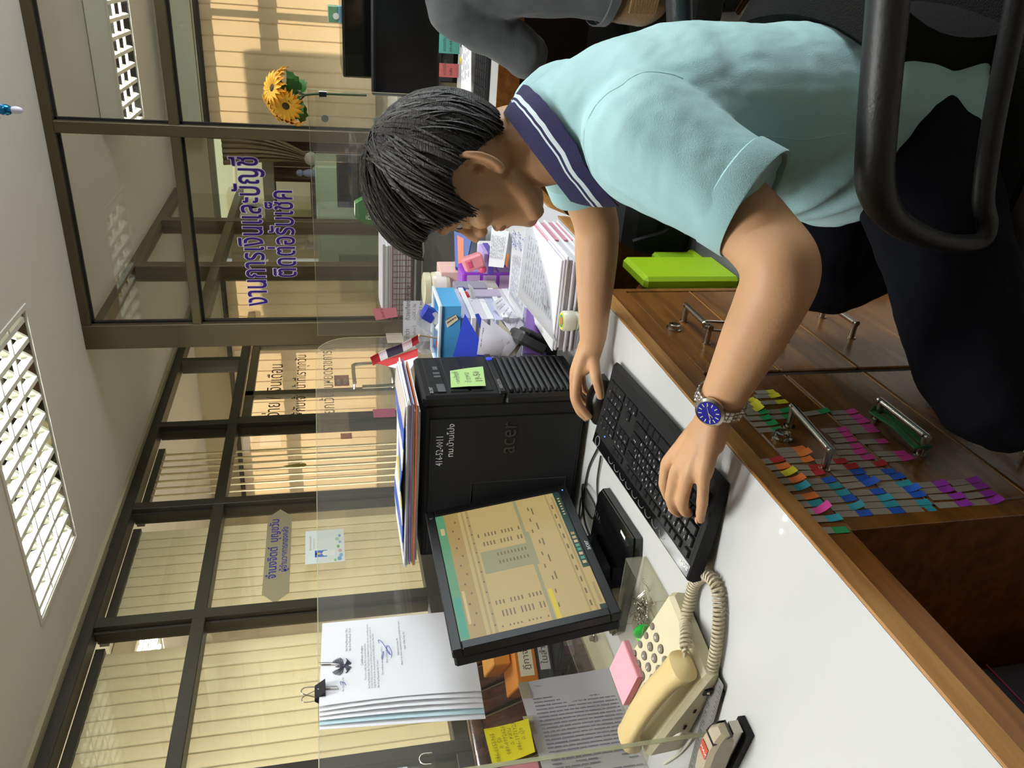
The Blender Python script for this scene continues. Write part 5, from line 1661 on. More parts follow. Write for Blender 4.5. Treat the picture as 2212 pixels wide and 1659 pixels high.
def prints(c, par, name, mat, lines, off=0.0012, m=(0.08, 0.92), seed=1, h=0.3):
    """rows of small printed marks on a sheet given by its corners"""
    random.seed(seed)
    nrm = (c[1] - c[0]).cross(c[3] - c[0]).normalized()
    if nrm.dot(V((0, 0, EYE)) - c[0]) < 0:
        nrm = -nrm
    b = MB()
    for k in range(lines):
        v = 0.08 + 0.84 * k / lines
        u = m[0]
        while u < m[1]:
            w = random.uniform(0.02, 0.09)
            P = [(c[0].lerp(c[1], uu)).lerp(c[3].lerp(c[2], uu), vv) + nrm * off for uu, vv in ((u, v), (min(u + w, m[1]), v), (min(u + w, m[1]), v + h / lines), (u, v + h / lines))]
            b.add(P, [(0, 1, 2, 3)])
            u += w + random.uniform(0.01, 0.05)
    o = b.build(name, mat, par)
    o['kind'] = 'stuff'
    return o


# ream of folded forms along the desk edge
M_PSIDE = pm('paper_edge', 'cfcbd6', 0.8)
pz = 0.7508
rs = thing('paper_ream', 'thick stack of folded white forms on the side desk edge beside the green jar', 'paper stack', (-0.6, 1.6, 0.75))
random.seed(21)
for k in range(13):
    th = random.uniform(0.0042, 0.0062)
    ox, oy = random.uniform(-0.006, 0.006), random.uniform(-0.006, 0.006)
    MB().bx(-0.705 + ox, -0.500 + ox, 1.468 + oy, 1.765 + oy, pz + 0.0003, pz + th, 0, 0.0012).build('form_bundle', (M_SHEET, M_PSIDE)[k % 2], rs)
    pz += th
MB().bx(-0.62, -0.502, 1.600, 1.772, 0.7512, pz - 0.003).build('pink_forms', pm('pink_forms', 'c98d9d', 0.8), rs)
o, c = leaf('printed_sheet', [(1118, 640), (1144, 432), (1240, 470), (1202, 742)], [1.50, 1.80, 1.74, 1.462], M_SHEET, 'large white printed table sheet hanging over the stacked forms', 'paper', None, 0.006)
o2 = prints(c, o, 'printed_table', M_INKL, 16, 0.0022, (0.10, 0.62), 2, 0.16)
nrm = (c[1] - c[0]).cross(c[3] - c[0]).normalized()
if nrm.dot(V((0, 0, EYE)) - c[0]) < 0: nrm = -nrm
P = [(c[0].lerp(c[1], u)).lerp(c[3].lerp(c[2], u), v) + nrm * 0.0045 for u, v in ((0.60, 0.86), (0.60, 0.94), (0.68, 0.95), (0.68, 0.87))]
MB().prism(P, nrm * 0.0003).build('highlighter_mark', pm('highlighter', 'ead93a', 0.6), o)
P = [(c[0].lerp(c[1], u)).lerp(c[3].lerp(c[2], u), v) + nrm * 0.0038 for u, v in ((0.15, 0.55), (0.80, 0.55), (0.80, 0.64), (0.15, 0.64))]
MB().prism(P, nrm * 0.0002).build('grey_band', pm('grey_band', 'cfced2', 0.8), o)
o, c = leaf('letter_sheet', [(1098, 640), (1108, 500), (1160, 500), (1128, 690)], [1.62, 1.95, 1.92, 1.58], M_SHEET, 'white letter sheet with blue handwriting under the printed table', 'paper', None, 0.002)
prints(c, o, 'printed_lines', M_INKL, 14, 0.0014, (0.05, 0.62), 4, 0.22)
hb = MB()
for k in range(3):
    p0 = c[0].lerp(c[1], 0.70).lerp(c[3].lerp(c[2], 0.70), 0.25 + 0.25 * k)
    uu = (c[1] - c[0]).normalized(); vv = (c[0] - c[3]).normalized()
    hb.text(('วันที่ 24', 'มิ.ย. 63', 'ลงรับ')[k], p0 + V((0, 0, 0.0025)), uu, vv, 0.03, 0, 0.0004, 'LEFT', 1)
hb.build('handwriting', M_BLUE, o)
o, c = leaf('memo_sheet', [(1055, 575), (1062, 492), (1100, 500), (1088, 578)], [2.0, 2.25, 2.22, 1.95], M_SHEET, 'white memo sheet with a small orange tab by the chin', 'paper', None, 0.002)
prints(c, o, 'printed_lines', M_INKL, 8, 0.0014, (0.2, 0.8), 5, 0.25)
leaf('tab', [(1092, 572), (1094, 548), (1099, 550), (1096, 578)], [1.945, 1.99, 1.985, 1.94], pm('tab_orange_paper', 'e0762c', 0.6), par=o)
# purple spiral booklet, black desk punch and binder clip
bk = thing('booklet', 'purple bordered booklet with a group photograph leaning behind the tower', 'booklet', tuple(at(1170, 740, 'y', 1.56)))
o, c = leaf('cover', [(1137, 652), (1130, 766), (1178, 768), (1190, 732)], [1.68, 1.556, 1.553, 1.60], pm('booklet_purple', '8a68b8', 0.4), par=bk, th=0.008)
o, c2 = leaf('photograph', [(1143, 676), (1138, 760), (1166, 764), (1176, 732)], [1.650, 1.555, 1.552, 1.592], pm('photo_brown', 'a08468', 0.4, var=0.6, vs=90), par=bk, th=0.0006)
leaf('page_block', [(1190, 735), (1178, 769), (1184, 769), (1196, 735)], [1.60, 1.555, 1.556, 1.60], M_PSIDE, par=bk, th=0.006)
bc2 = thing('binder_clip', 'black binder clip with wire arms at the foot of the purple booklet', 'clip', tuple(at(1190, 750, 'y', 1.552)))
o = blk('spring', (1183, 733), (1203, 768), 1.5515, 0.02, M_BLACKM, None, None, bc2)
pb = thing('hole_punch', 'black desk punch lying against the purple booklet', 'punch', tuple(at(1150, 750, 'y', 1.556)))
q = at(1147, 748, 'y', 1.556)
MB().box(q + V((0, 0.03, 0.0)), (0.03, 0.075, 0.075), ry(0.5) @ rz(0.3), 0, 0.006).build('body', pm('punch_grey', '37383a', 0.4), pb)
MB().box(q + V((0.018, 0.02, -0.012)), (0.012, 0.06, 0.06), ry(0.5) @ rz(0.3), 0, 0.004).build('lever', M_BLACK, pb)
# fan of slips and envelopes
for k, (px, ys, hx, lab) in enumerate(((((1040, 690), (1030, 766), (1078, 769), (1100, 735)), (1.60, 1.556, 1.556, 1.575), 'dcd9e6', 'white slips fanned out below the blue folder, topmost'),
                                       (((1060, 690), (1052, 768), (1098, 769), (1122, 740)), (1.61, 1.558, 1.558, 1.58), 'e2dfe8', 'white envelope under the fanned slips'),
                                       (((1078, 690), (1070, 768), (1112, 769), (1126, 745)), (1.62, 1.561, 1.561, 1.59), 'c9bea6', 'brownish receipt strip among the fanned slips'),
                                       (((1062, 655), (1084, 640), (1132, 700), (1118, 742)), (1.72, 1.74, 1.66, 1.60), 'e4e2ea', 'white folded letter standing behind the fanned slips'))):
    o, c = leaf('paper_slip', px, ys, pm('slip_%d' % k, hx, 0.8), lab, 'paper', None, 0.008)
    if k in (0, 3):
        prints(c, o, 'printed_lines', M_INKL, 6, 0.004, (0.2, 0.8), 7 + k, 0.2)
# blue folders
M_BLUEF = pm('folder_blue', '2f46cc', 0.4)
leaf('folder', [(1004, 678), (978, 771), (1056, 771), (1056, 770)], [1.62, 1.556, 1.556, 1.557], M_BLUEF, 'bright blue folder corner standing in a triangle behind the tower', 'folder', None, 0.0, 5, 0.002)
leaf('folder', [(1026, 680), (1060, 770), (1075, 770), (1034, 678)], [1.640, 1.562, 1.562, 1.640], pm('folder_blue_dark', '2337a8', 0.4), 'second blue folder edge leaning below the triangular folder', 'folder', None, 0.002, 5, 0.003)
# pale blue basket with stationery
a, b = at(948, 662, 'y', 1.66), at(963, 773, 'y', 1.66)
M_BASK = pm('basket_blue', '54a6dc', 0.35)
bs = thing('stationery_basket', 'pale blue plastic basket of stationery on top of the heap beyond the tower', 'basket', ((a.x + b.x) / 2, 1.66, a.z - 0.06))
xl, xr = b.x - 0.03, a.x
zt, zb = a.z, a.z - 0.048
MB().bx(xl, xr, 1.66, 1.664, zb, zt - 0.006).build('front_side', M_BASK, bs)
MB().bx(xl, xr, 1.776, 1.78, zb, zt - 0.006).build('back_side', M_BASK, bs)
MB().bx(xr - 0.004, xr, 1.664, 1.776, zb, zt - 0.006).build('end_side', M_BASK, bs)
MB().bx(xl, xl + 0.004, 1.664, 1.776, zb, zt - 0.006).build('end_side', M_BASK, bs)
MB().bx(xl, xr, 1.66, 1.78, zb - 0.004, zb).build('base', M_BASK, bs)
rm = MB()
for w_ in ((xl - 0.004, xr + 0.004, 1.655, 1.665), (xl - 0.004, xr + 0.004, 1.775, 1.785), (xr - 0.006, xr + 0.004, 1.66, 1.78), (xl - 0.004, xl + 0.006, 1.66, 1.78)):
    rm.bx(w_[0], w_[1], w_[2], w_[3], zt - 0.008, zt, 0, 0.002)
rm.build('rim', pm('basket_rim', 'd6e2ea', 0.3), bs)
# heap the basket stands on (document boxes under the folders)
hp_ = thing('document_stack', 'stack of document boxes and papers holding up the blue basket', 'paper stack', (-0.75, 1.7, 0.75))
zz = 0.7508
random.seed(9)
k = 0
while zz < zb - 0.012:
    th = min(random.uniform(0.012, 0.03), zb - 0.0045 - zz)
    MB().bx(-0.93 + random.uniform(-0.01, 0.01), -0.715 + random.uniform(-0.004, 0.006), 1.66 + random.uniform(0.0, 0.012), 1.86, zz + 0.0004, zz + th, 0, 0.001).build('folder_layer', (M_SHEET, M_PSIDE, M_SHEET, pm('folder_pale', 'b9bcd8', 0.7))[k % 4], hp_)
    zz += th
    k += 1
zin = zb + 0.003
gl = thing('glue_stick', 'white and yellow glue stick standing in the blue basket', 'glue stick', tuple(at(955, 710, 'y', 1.69)))
p, q = at(946, 702, 'y', 1.69), at(976, 728, 'y', 1.69)
d = (q - p).normalized()
MB().lathe([(0.0, 0), (0.010, 0.001), (0.0115, 0.004), (0.0115, 0.026)], p, d, 16).build('cap', M_WHITE, gl)
MB().lathe([(0.0118, 0.026), (0.0118, 0.052)], p, d, 16).build('barrel', pm('glue_yellow', 'd9c818', 0.4), gl)
rc = thing('marker', 'marker with a round red cap lying in the blue basket', 'marker', tuple(at(948, 748, 'y', 1.68)))
p = at(945, 748, 'y', 1.68)
MB().lathe([(0.010, -0.001), (0.013, 0.003), (0.014, 0.016), (0.012, 0.024)], p, (0.35, 0.2, -1), 16).build('cap', pm('cap_red', 'c02a1e', 0.3), rc)
MB().lathe([(0.010, 0.024), (0.010, 0.06)], p, (0.35, 0.2, -1), 14).build('barrel', M_BLACK, rc)
p = at(930, 690, 'y', 1.72)
sx_ = thing('staple_box', 'blue and white small carton standing in the blue basket', 'box', tuple(p))
o = MB().box(p + V((0, 0, -0.02)), (0.030, 0.03, 0.075), ry(0.55) @ rz(0.1), 0, 0.001).build('carton', pm('carton_white', 'e6e8ee', 0.5), sx_)
MB().box(p + V((0.016, -0.002, 0.006)), (0.031, 0.032, 0.028), ry(0.55) @ rz(0.1), 0, 0.001).build('blue_end', pm('carton_blue', '2b3ea6', 0.4), sx_)
MB().text('OIC', p + V((-0.02, -0.0185, -0.03)), ry(0.55) @ Z0, ry(0.55) @ -X0, 0.014, 0, 0.001, 'LEFT', 1, 0.02).build('lettering', M_BLUE, sx_)
p = at(955, 690, 'y', 1.70)
solo('tape_roll', MB().lathe([(0.014, 0), (0.018, 0.002), (0.018, 0.03), (0.014, 0.032)], p, (0.3, -0.4, -1), 16), pm('tape_dark_green', '2f5a34', 0.4), 'dark green tape roll in the blue basket behind the glue stick', 'tape', loc=p)
o, c = leaf('banknote_slip', [(955, 672), (976, 664), (990, 690), (966, 708)], [1.668, 1.668, 1.655, 1.655], pm('slip_cream', 'cfc6ac', 0.7), 'cream printed slip stuck to the basket end', 'paper', None, 0.0)
prints(c, o, 'printed_lines', pm('slip_brown', '7a5a40', 0.8), 4, 0.0012, (0.1, 0.9), 3, 0.4)
M_BAG = thin('clear_plastic_film', (0.94, 0.95, 0.96), haze=0.22, hazec=(0.86, 0.87, 0.9), ior=1.45, rough=0.12)
rows = []
p0 = at(905, 725, 'y', 1.70)
for i in range(9):
    rows.append([p0 + V((-0.05 + 0.105 * j / 8 + 0.008 * math.sin(i * 2.1 + j), 0.012 * math.sin(j * 1.7 + i * 0.9), 0.01 - 0.10 * i / 8 + 0.012 * math.sin(j * 1.3))) for j in range(9)])
solo('plastic_bag', MB().slab(rows, 0.0008), M_BAG, 'crumpled clear plastic bag rising out of the blue basket', 'bag', loc=p0)
# small national flag
fgp = thing('paper_flag', 'small red white and navy striped flag hanging over the tower papers', 'flag', tuple(at(850, 760, 'y', 1.60)))
A_, B_ = at(799, 772, 'y', 1.64), at(903, 724, 'y', 1.64)          # upper edge, folded strip
C_, D_ = at(905, 742, 'y', 1.64), at(806, 790, 'y', 1.64)
cols = [('flag_red', 'b9272c'), ('flag_white', 'e4e2e6'), ('flag_navy', '23203c'), ('flag_white', 'e4e2e6'), ('flag_red', 'b9272c')]
cut = [0, 0.17, 0.33, 0.66, 0.86, 1.0]
for k in range(5):
    rows = [[A_.lerp(B_, u).lerp(D_.lerp(C_, u), v) + V((0, 0.006 * math.sin(PI * v) + 0.004 * math.sin(u * 7), 0)) for v in (0, .33, .66, 1)] for u in (cut[k], (cut[k] + cut[k + 1]) / 2, cut[k + 1])]
    MB().slab(rows, 0.0006).build('stripe', pm(cols[k][0], cols[k][1], 0.7), fgp)
E_, F_, G_ = at(903, 770, 'y', 1.60), at(845, 793, 'y', 1.59), at(885, 800, 'y', 1.575)
H0 = at(812, 784, 'y', 1.635)
rows = [[H0.lerp(at(902, 752, 'y', 1.635), u).lerp(at(838, 791, 'y', 1.60).lerp(E_, u), v) for u in (0, .25, .5, .75, 1)] for v in (0, .5, 1)]
MB().slab(rows, 0.0006).build('folded_red', MATS['flag_red'], fgp)
rows = [[at(838, 791, 'y', 1.60).lerp(E_, u).lerp(F_.lerp(G_, u), v) for u in (0, .25, .5, .75, 1)] for v in (0, .5, 1)]
MB().slab(rows, 0.0006).build('folded_white', MATS['flag_white'], fgp)
MB().tube([at(905, 724, 'y', 1.642), at(975, 735, 'y', 1.70)], 0.002, 8).build('stick', pm('flag_stick', 'c9b48a', 0.6), fgp)

# papers and magazine lying on the tower
random.seed(14)
ts = thing('magazine_stack', 'stack of papers topped by a blue and yellow magazine lying on the tower', 'paper stack', (-0.93, 1.43, 1.105))
zz = 1.1105
for k in range(9):
    th = 0.0032
    x1_ = -0.758 - 0.012 * (k < 4) + random.uniform(-0.01, 0.01)
    x0_ = -1.165 + random.uniform(-0.012, 0.02)
    rows = []
    for i in range(12):
        u = i / 11
        x = x0_ + (x1_ - x0_) * u
        bend = 0.0006 * math.sin(6 * u + k)
        rows.append([V((x, 1.352 + random.uniform(-0.001, 0.001) - 0.003 * (k % 3), zz + th + bend)), V((x, 1.545, zz + th + bend * 0.6))])
    MB().slab([r[::-1] for r in rows], th * 0.8).build('paper_layer', (M_PSIDE, M_SHEET, pm('layer_orange', 'cc6a34', 0.7), M_SHEET, M_PSIDE, pm('layer_mauve', '77688c', 0.7), M_SHEET, M_SHEET, M_SHEET)[k], ts)
    zz += th
mgc = [('mag_white', 'e8eaf0'), ('mag_blue', '2a5ec4'), ('mag_white', 'e8eaf0'), ('mag_yellow', 'dbd024'), ('mag_blue', '2a5ec4'), ('mag_white', 'e8eaf0'), ('mag_blue', '2f6bd0'), ('mag_cream', 'd8cfc6')]


def magp(u, v):
    x = -1.15 + 0.385 * u
    cu = max(0, 1 - abs(u - 0.52) / 0.32)
    z = zz + 0.002 + 0.016 * cu ** 1.2 * (1 - v) ** 1.0 + 0.004 * math.sin(u * 9)
    y = 1.350 - 0.012 * cu * (1 - v) + 0.19 * v
    return V((x, y, z))


for k in range(8):
    u0, u1 = k / 8, (k + 1) / 8
    rows = [[magp(u0 + (u1 - u0) * i / 4 + 0.03 * math.sin(j * 1.2) * (0 < k) * (0 < i < 5) * 0.5, j / 5) for i in range(5)] for j in range(6)]
    MB().slab(rows, 0.0016).build('cover_patch', pm(mgc[k][0], mgc[k][1], 0.25), ts)
hg = thing('binder', 'grey and dark red papers sagging off the back of the tower', 'binder', (-0.85, 1.56, 1.0))
bpy.data.objects.remove(hg)

# ---------------------------------------------------------------- further back on the side desk
jr = thing('glass_jar', 'round clear jar with a pale lid and white label on the side desk', 'jar', tuple(at(935, 620, 'y', 2.30)))
jz = 0.90
q = at(955, 622, 'y', 2.30)
zt_, zl_ = at(914, 622, 'y', 2.30).z, q.z
MB().lathe([(0.047, zl_ - 0.02 - q.z), (0.05, zl_ - 0.015 - q.z), (0.05, zt_ - 0.028 - q.z), (0.044, zt_ - 0.02 - q.z)], q, (0, 0, 1), 24).build('body', pm('jar_cream', 'cfc8b0', 0.25), jr)
MB().lathe([(0.049, zt_ - 0.02 - q.z), (0.049, zt_ - 0.002 - q.z), (0.044, zt_ - q.z)], q, (0, 0, 1), 24).build('lid', pm('lid_cream', 'c9c6a4', 0.35), jr)
MB().lathe([(0.0508, zl_ - 0.008 - q.z), (0.0508, zt_ - 0.036 - q.z)], q, (0, 0, 1), 24, 0, False).build('label', pm('jar_label', 'ded9d0', 0.6), jr)
tp_ = blk('tissue_pack', (953, 588), (992, 640), 2.28, 0.10, pm('tissue_pink', 'e0b8ae', 0.5), 'pink and white wrapped tissue pack under the pale lidded jar', 'tissue pack')
bxs = blk('carton', (992, 588), (1078, 645), 2.34, 0.11, pm('carton_grey', '8d8a94', 0.6), 'grey carton supporting the tissue pack on the side desk', 'carton')
# purple three drawer box
a, b = at(1000, 590, 'y', 2.10), at(1075, 648, 'y', 2.10)
M_PUR = pm('purple_plastic', '8f35c4', 0.3)
pd = thing('mini_drawers', 'purple three drawer plastic box with clear drawers on the side desk', 'drawer box', ((a.x + b.x) / 2, 2.10, b.z))
bz0 = 0.7508
hz_ = (a.z - bz0)
MB().bx(b.x, a.x, 2.10, 2.19, bz0 + 0.002, a.z, 0, 0.004).build('shell', M_PUR, pd)
for k in range(3):
    dz0 = bz0 + 0.006 + (hz_ - 0.01) / 3 * k
    dd = MB().bx(a.x - 0.001, a.x + 0.004, 2.104, 2.186, dz0, dz0 + (hz_ - 0.01) / 3 - 0.005, 0, 0.002).build('drawer', thin('lilac_clear', (0.82, 0.72, 0.9), haze=0.35, hazec=(0.72, 0.6, 0.85)), pd)
    MB().lathe([(0.005, 0), (0.006, 0.006)], (a.x + 0.004, 2.145, dz0 + 0.02), (1, 0, 0), 10).build('knob', M_PUR, dd)
    MB().bx(b.x + 0.006, a.x - 0.006, 2.097, 2.0995, dz0 + 0.002, dz0 + (hz_ - 0.01) / 3 - 0.008).build('side_window', pm('lilac_side', 'b79ac8', 0.3), pd)
blk('white_box', (1040, 622), (1077, 640), 2.02, 0.06, pm('off_white_box', 'd6d3cc', 0.5), 'small off white plastic box in front of the purple drawers', 'box')
a, b = at(1043, 640, 'y', 1.90), at(1085, 690, 'y', 1.90)
pbx = thing('clear_pink_box', 'clear pink plastic box on the side desk under the white cord', 'box', ((a.x + b.x) / 2, 1.9, b.z))
M_PKC = thin('pink_clear', (0.9, 0.72, 0.82), haze=0.4, hazec=(0.85, 0.62, 0.75))
MB().bx(b.x, a.x, 1.90, 1.96, 0.7508, a.z, 0, 0.003).build('body', M_PKC, pbx)
MB().bx(b.x - 0.001, a.x + 0.001, 1.899, 1.961, a.z - 0.02, a.z + 0.002, 0, 0.002).build('lid', M_PKC, pbx)
# blue bellows punch, red tape, scissors, cord
p = at(970, 640, 'y', 1.86)
sr = thing('staple_remover', 'dark blue rounded staple remover standing in the heap', 'staple remover', tuple(p))
MB().ball(p + V((0.0, 0, 0.022)), (0.017, 0.015, 0.018), 14, 9).lathe([(0.013, 0), (0.010, 0.02), (0.015, 0.04)], p + V((0, 0, -0.03)), (0.05, 0, 1), 14).build('handle', pm('cobalt', '1c3c9c', 0.3), sr)
MB().bx(p.x - 0.022, p.x - 0.004, p.y - 0.012, p.y + 0.012, p.z - 0.042, p.z - 0.022, 0, 0.003).bx(p.x + 0.004, p.x + 0.022, p.y - 0.012, p.y + 0.012, p.z - 0.042, p.z - 0.022, 0, 0.003).build('jaws', MATS['cobalt'], sr)['kind'] = 'stuff'
blk('caddy', (984, 622), (1050, 672), 1.87, 0.05, pm('caddy_smoke', '9a98ae', 0.3), 'smoky plastic pen caddy holding the staple remover', 'caddy')
a, b = at(994, 640, 'y', 1.80), at(1016, 676, 'y', 1.80)
rt = thing('tape_measure', 'red plastic tape case with a white paper label', 'tape', tuple(a))
MB().bx(b.x, a.x, 1.80, 1.84, b.z, a.z, 0, 0.006).build('case', pm('tape_red', 'b81c24', 0.3), rt)
a2, b2 = at(1000, 644, 'y', 1.7985), at(1011, 664, 'y', 1.7985)
MB().bx(b2.x, a2.x, 1.7985, 1.80, b2.z, a2.z).build('label', pm('label_pink', 'e6d6d6', 0.7), rt)
blk('sorting_box', (1016, 640), (1080, 690), 1.80, 0.05, pm('sorter_lilac', 'b9aec8', 0.5), 'lilac card box under the red tape case', 'box')
P = [at(x, y, 'y', 1.78) for x, y in ((1012, 682), (1022, 668), (1034, 655), (1048, 652), (1058, 662), (1052, 676), (1040, 676), (1024, 660), (1018, 648))]
solo('charging_cable', MB().tube(spline(P, 6), 0.0024, 7), M_WHITE, 'white charging cord looped over the clear pink box', 'cable', loc=P[0])
P = [at(x, y, 'y', 1.80) for x, y in ((1012, 614), (1020, 630), (1022, 655), (1016, 678))]
solo('quill_knife', MB().tube(spline(P, 4), [0.001, 0.003, 0.004, 0.005, 0.0055, 0.006, 0.006, 0.006, 0.006, 0.006, 0.005, 0.004, 0.003], 8), M_WHITE, 'white pointed letter opener beside the red tape case', 'letter opener', loc=P[0])
P = [at(x, y, 'y', 1.92) for x, y in ((963, 672), (948, 668), (943, 655), (947, 643), (958, 642), (968, 650))]
solo('scissors_handle', MB().tube(spline(P, 5), 0.005, 8), pm('handle_orange', 'c6442a', 0.35), 'red looped scissors handle beside the staple remover', 'scissors', loc=P[0])
# pink sharpener, purple pads, blue folders under the chin
p = at(1022, 566, 'y', 2.05)
sh_ = thing('pencil_sharpener', 'pink desk pencil sharpener tilted near the chin', 'sharpener', tuple(p))
Rs = ry(-0.35) @ rz(0.2)
MB().box(p, (0.040, 0.045, 0.058), Rs, 0, 0.006).build('body', pm('sharp_pink', 'e8909c', 0.4), sh_)
MB().box(p + Rs @ V((0, -0.024, 0.012)), (0.022, 0.004, 0.012), Rs, 0, 0.002).build('slot', pm('sharp_pink_deep', 'e2557c', 0.4), sh_)
MB().lathe([(0.010, 0), (0.012, 0.008), (0.010, 0.014)], p + Rs @ V((-0.02, -0.012, -0.02)), (-1, 0, 0), 12).build('dial', MATS['sharp_pink_deep'], sh_)
blk('pad', (1046, 548), (1056, 592), 2.08, 0.09, pm('pad_lilac', 'b6a2d8', 0.6), 'lilac memo pad on the side desk by the sharpener', 'memo pad')
blk('pad', (1056, 548), (1066, 594), 2.075, 0.10, pm('pad_purple', '5848a8', 0.5), 'purple memo pad lowest under the lilac pad', 'memo pad')
blk('carton', (1043, 540), (1078, 585), 2.20, 0.09, pm('carton_white2', 'd2d0d0', 0.6), 'white carton behind the memo pads', 'carton')
q_ = [(982, 505), (984, 582), (1006, 588), (1020, 520)]
o, c = leaf('folder', q_, [2.45, 2.30, 2.28, 2.40], pm('folder_navy', '22408e', 0.4), 'navy blue folder stack with an orange name tab under the fringe', 'folder', None, 0, 4, 0.012)
o, c = leaf('name_tab', [(988, 508), (990, 570), (1002, 568), (1001, 510)], [2.425, 2.300, 2.295, 2.415], pm('tab_salmon', 'e8795a', 0.6), par=o, th=0.001)
blk('folder_pile', (1006, 500), (1035, 592), 2.42, 0.12, pm('pile_grey', '8c93a6', 0.6), 'grey folder pile under the navy folder', 'folder')
blk('folder_pile', (1020, 500), (1075, 575), 2.55, 0.10, pm('pile_white', 'c4c2c4', 0.6), 'white paper pile under the grey folder pile', 'folder')
# printed leaflet and notes hung on the cross screen
a, b = at(870, 738, 'y', 2.764), at(972, 649, 'y', 2.764)
lf = thing('leaflet', 'white printed Thai leaflet hung on the cross screen', 'leaflet', (a.x, 2.764, b.z))
MB().bx(min(a.x, b.x), max(a.x, b.x), 2.762, 2.764, b.z, a.z).build('sheet', pm('leaflet_white', 'd9d8e0', 0.8), lf)
tx_ = MB()
xL = min(a.x, b.x)
for k, (t_, u, v, s_) in enumerate((('ถ้วยเที่ยง+สากล', 0.55, 0.14, 0.022), ('ย้ำว่า', 0.05, 0.14, 0.022), ('เบิกได้ 1 วัน', 0.55, 0.27, 0.015), ('อาจารย์ 5 คน', 0.55, 0.40, 0.015), ('ใบแจ้งหนี้', 0.05, 0.28, 0.015), ('ติดต่อ', 0.05, 0.42, 0.015), ('ส่งที่ 2', 0.55, 0.53, 0.015))):
    tx_.text(t_, (xL + u * abs(a.x - b.x) * 0.9 + 0.006, 2.7615, a.z - v * (a.z - b.z)), X0, Z0, s_, 0, 0.0003, 'LEFT', 1)
tx_.build('lettering', M_INK, lf)
P = [at(x, y, 'y', 2.760) for x, y in ((804, 667), (856, 664), (859, 684), (812, 692))]
pn_ = thing('sticky_note', 'rose sticky note on the top corner of the cross screen', 'sticky note', tuple(P[0]))
MB().slab([[P[0], P[3]], [P[1], P[2]]], 0.0006).build('note', pm('note_rose', 'd9838e', 0.7), pn_)
MB().text('พิมพ์ แล้ว', P[3].lerp(P[2], 0.45) + V((0.004, -0.002, 0.002)), (P[0] - P[3]), V((0, 0, 1)), 0.014, 0, 0.001, 'LEFT', 1).build('handwriting', pm('rose_ink', 'a8505e', 0.8), pn_)
for k, (p0, p1) in enumerate((((833, 720), (873, 740)), ((805, 884), (856, 900)))):
    a, b = at(p0[0], p0[1], 'x', XA + 0.003), at(p1[0], p1[1], 'x', XA + 0.003)
    solo('paper_note', MB().bx(XA + 0.0022, XA + 0.003, min(a.y, b.y), max(a.y, b.y), b.z, a.z), pm('note_dull_%d' % k, ('b8a898', '8a4a58')[k], 0.7), ('faded paper slip on the acrylic screen behind the flag', 'dull red note on the acrylic screen above the tower papers')[k], 'sticky note', loc=a)
# red wire letter tray on a cabinet behind the cross screen
lc = thing('filing_cabinet', 'dark filing cabinet carrying the red wire tray behind the cross screen', 'cabinet', (-1.05, 3.1, 0))
MB().bx(-1.35, -0.80, 2.84, 3.35, 0.0, 0.955, 0, 0.006).build('body', pm('cabinet_dark', '2b2621', 0.4), lc)
for k in range(3):
    MB().bx(-1.33, -0.82, 2.832, 2.84, 0.05 + 0.3 * k, 0.33 + 0.3 * k, 0, 0.003).build('drawer', MATS['cabinet_dark'], lc)
wt = thing('wire_tray', 'red wire letter tray heaped with papers behind the cross screen', 'tray', (-1.05, 3.0, 0.957))
M_WIRE = pm('red_wire', '7a2c22', 0.4)
x0_, x1_, y0_, y1_, zA, zB = -1.24, -0.92, 2.88, 3.12, 0.958, 1.035
for zq in (zA + 0.002, zA + 0.026, zA + 0.05, zB):
    MB().tube([(x0_, y0_, zq), (x1_, y0_, zq), (x1_, y1_, zq), (x0_, y1_, zq)], 0.0018 if zq < zB else 0.003, 6, closed=True).build('wire_ring', M_WIRE, wt)
wv_ = None
for k in range(15):
    x = x0_ + (x1_ - x0_) * k / 14
    if wv_ is None:
        wv_ = MB().tube([(x, y0_, zB), (x, y0_, zA + 0.002), (x, y1_, zA + 0.002), (x, y1_, zB)], 0.0014, 5).build('wire_hoop', M_WIRE, wt, (x, 3.0, zA))
    else:
        o = wv_.copy(); COL.objects.link(o); o.parent = wt; o.location = V((x, 3.0, zA)) - WL[wt.name]
random.seed(33)
zq = zA + 0.005
tps = thing('paper_pile', 'pile of papers with a yellow sheet in the red wire tray', 'paper stack', (-1.08, 3.0, zq))
for k in range(10):
    th = 0.011
    MB().bx(-1.232 + random.uniform(0, 0.012), -0.93 - random.uniform(0, 0.012), 2.886 + random.uniform(0, 0.01), 3.11, zq, zq + th - 0.001, 0, 0.001).build('paper_layer', (M_SHEET, M_PSIDE)[k % 2], tps)
    zq += th
for k, (px, hx) in enumerate(((((843, 560), (860, 565), (872, 655), (860, 660)), 'cdd34a'), (((848, 565), (858, 560), (868, 600), (855, 605)), 'cfd0cc'), (((832, 578), (843, 580), (845, 655), (830, 645)), 'b8bfc0'))):
    leaf('loose_sheet', px, [2.96 + 0.02 * k] * 2 + [2.90] * 2, pm('loose_%d' % k, hx, 0.7), par=tps, th=0.002)
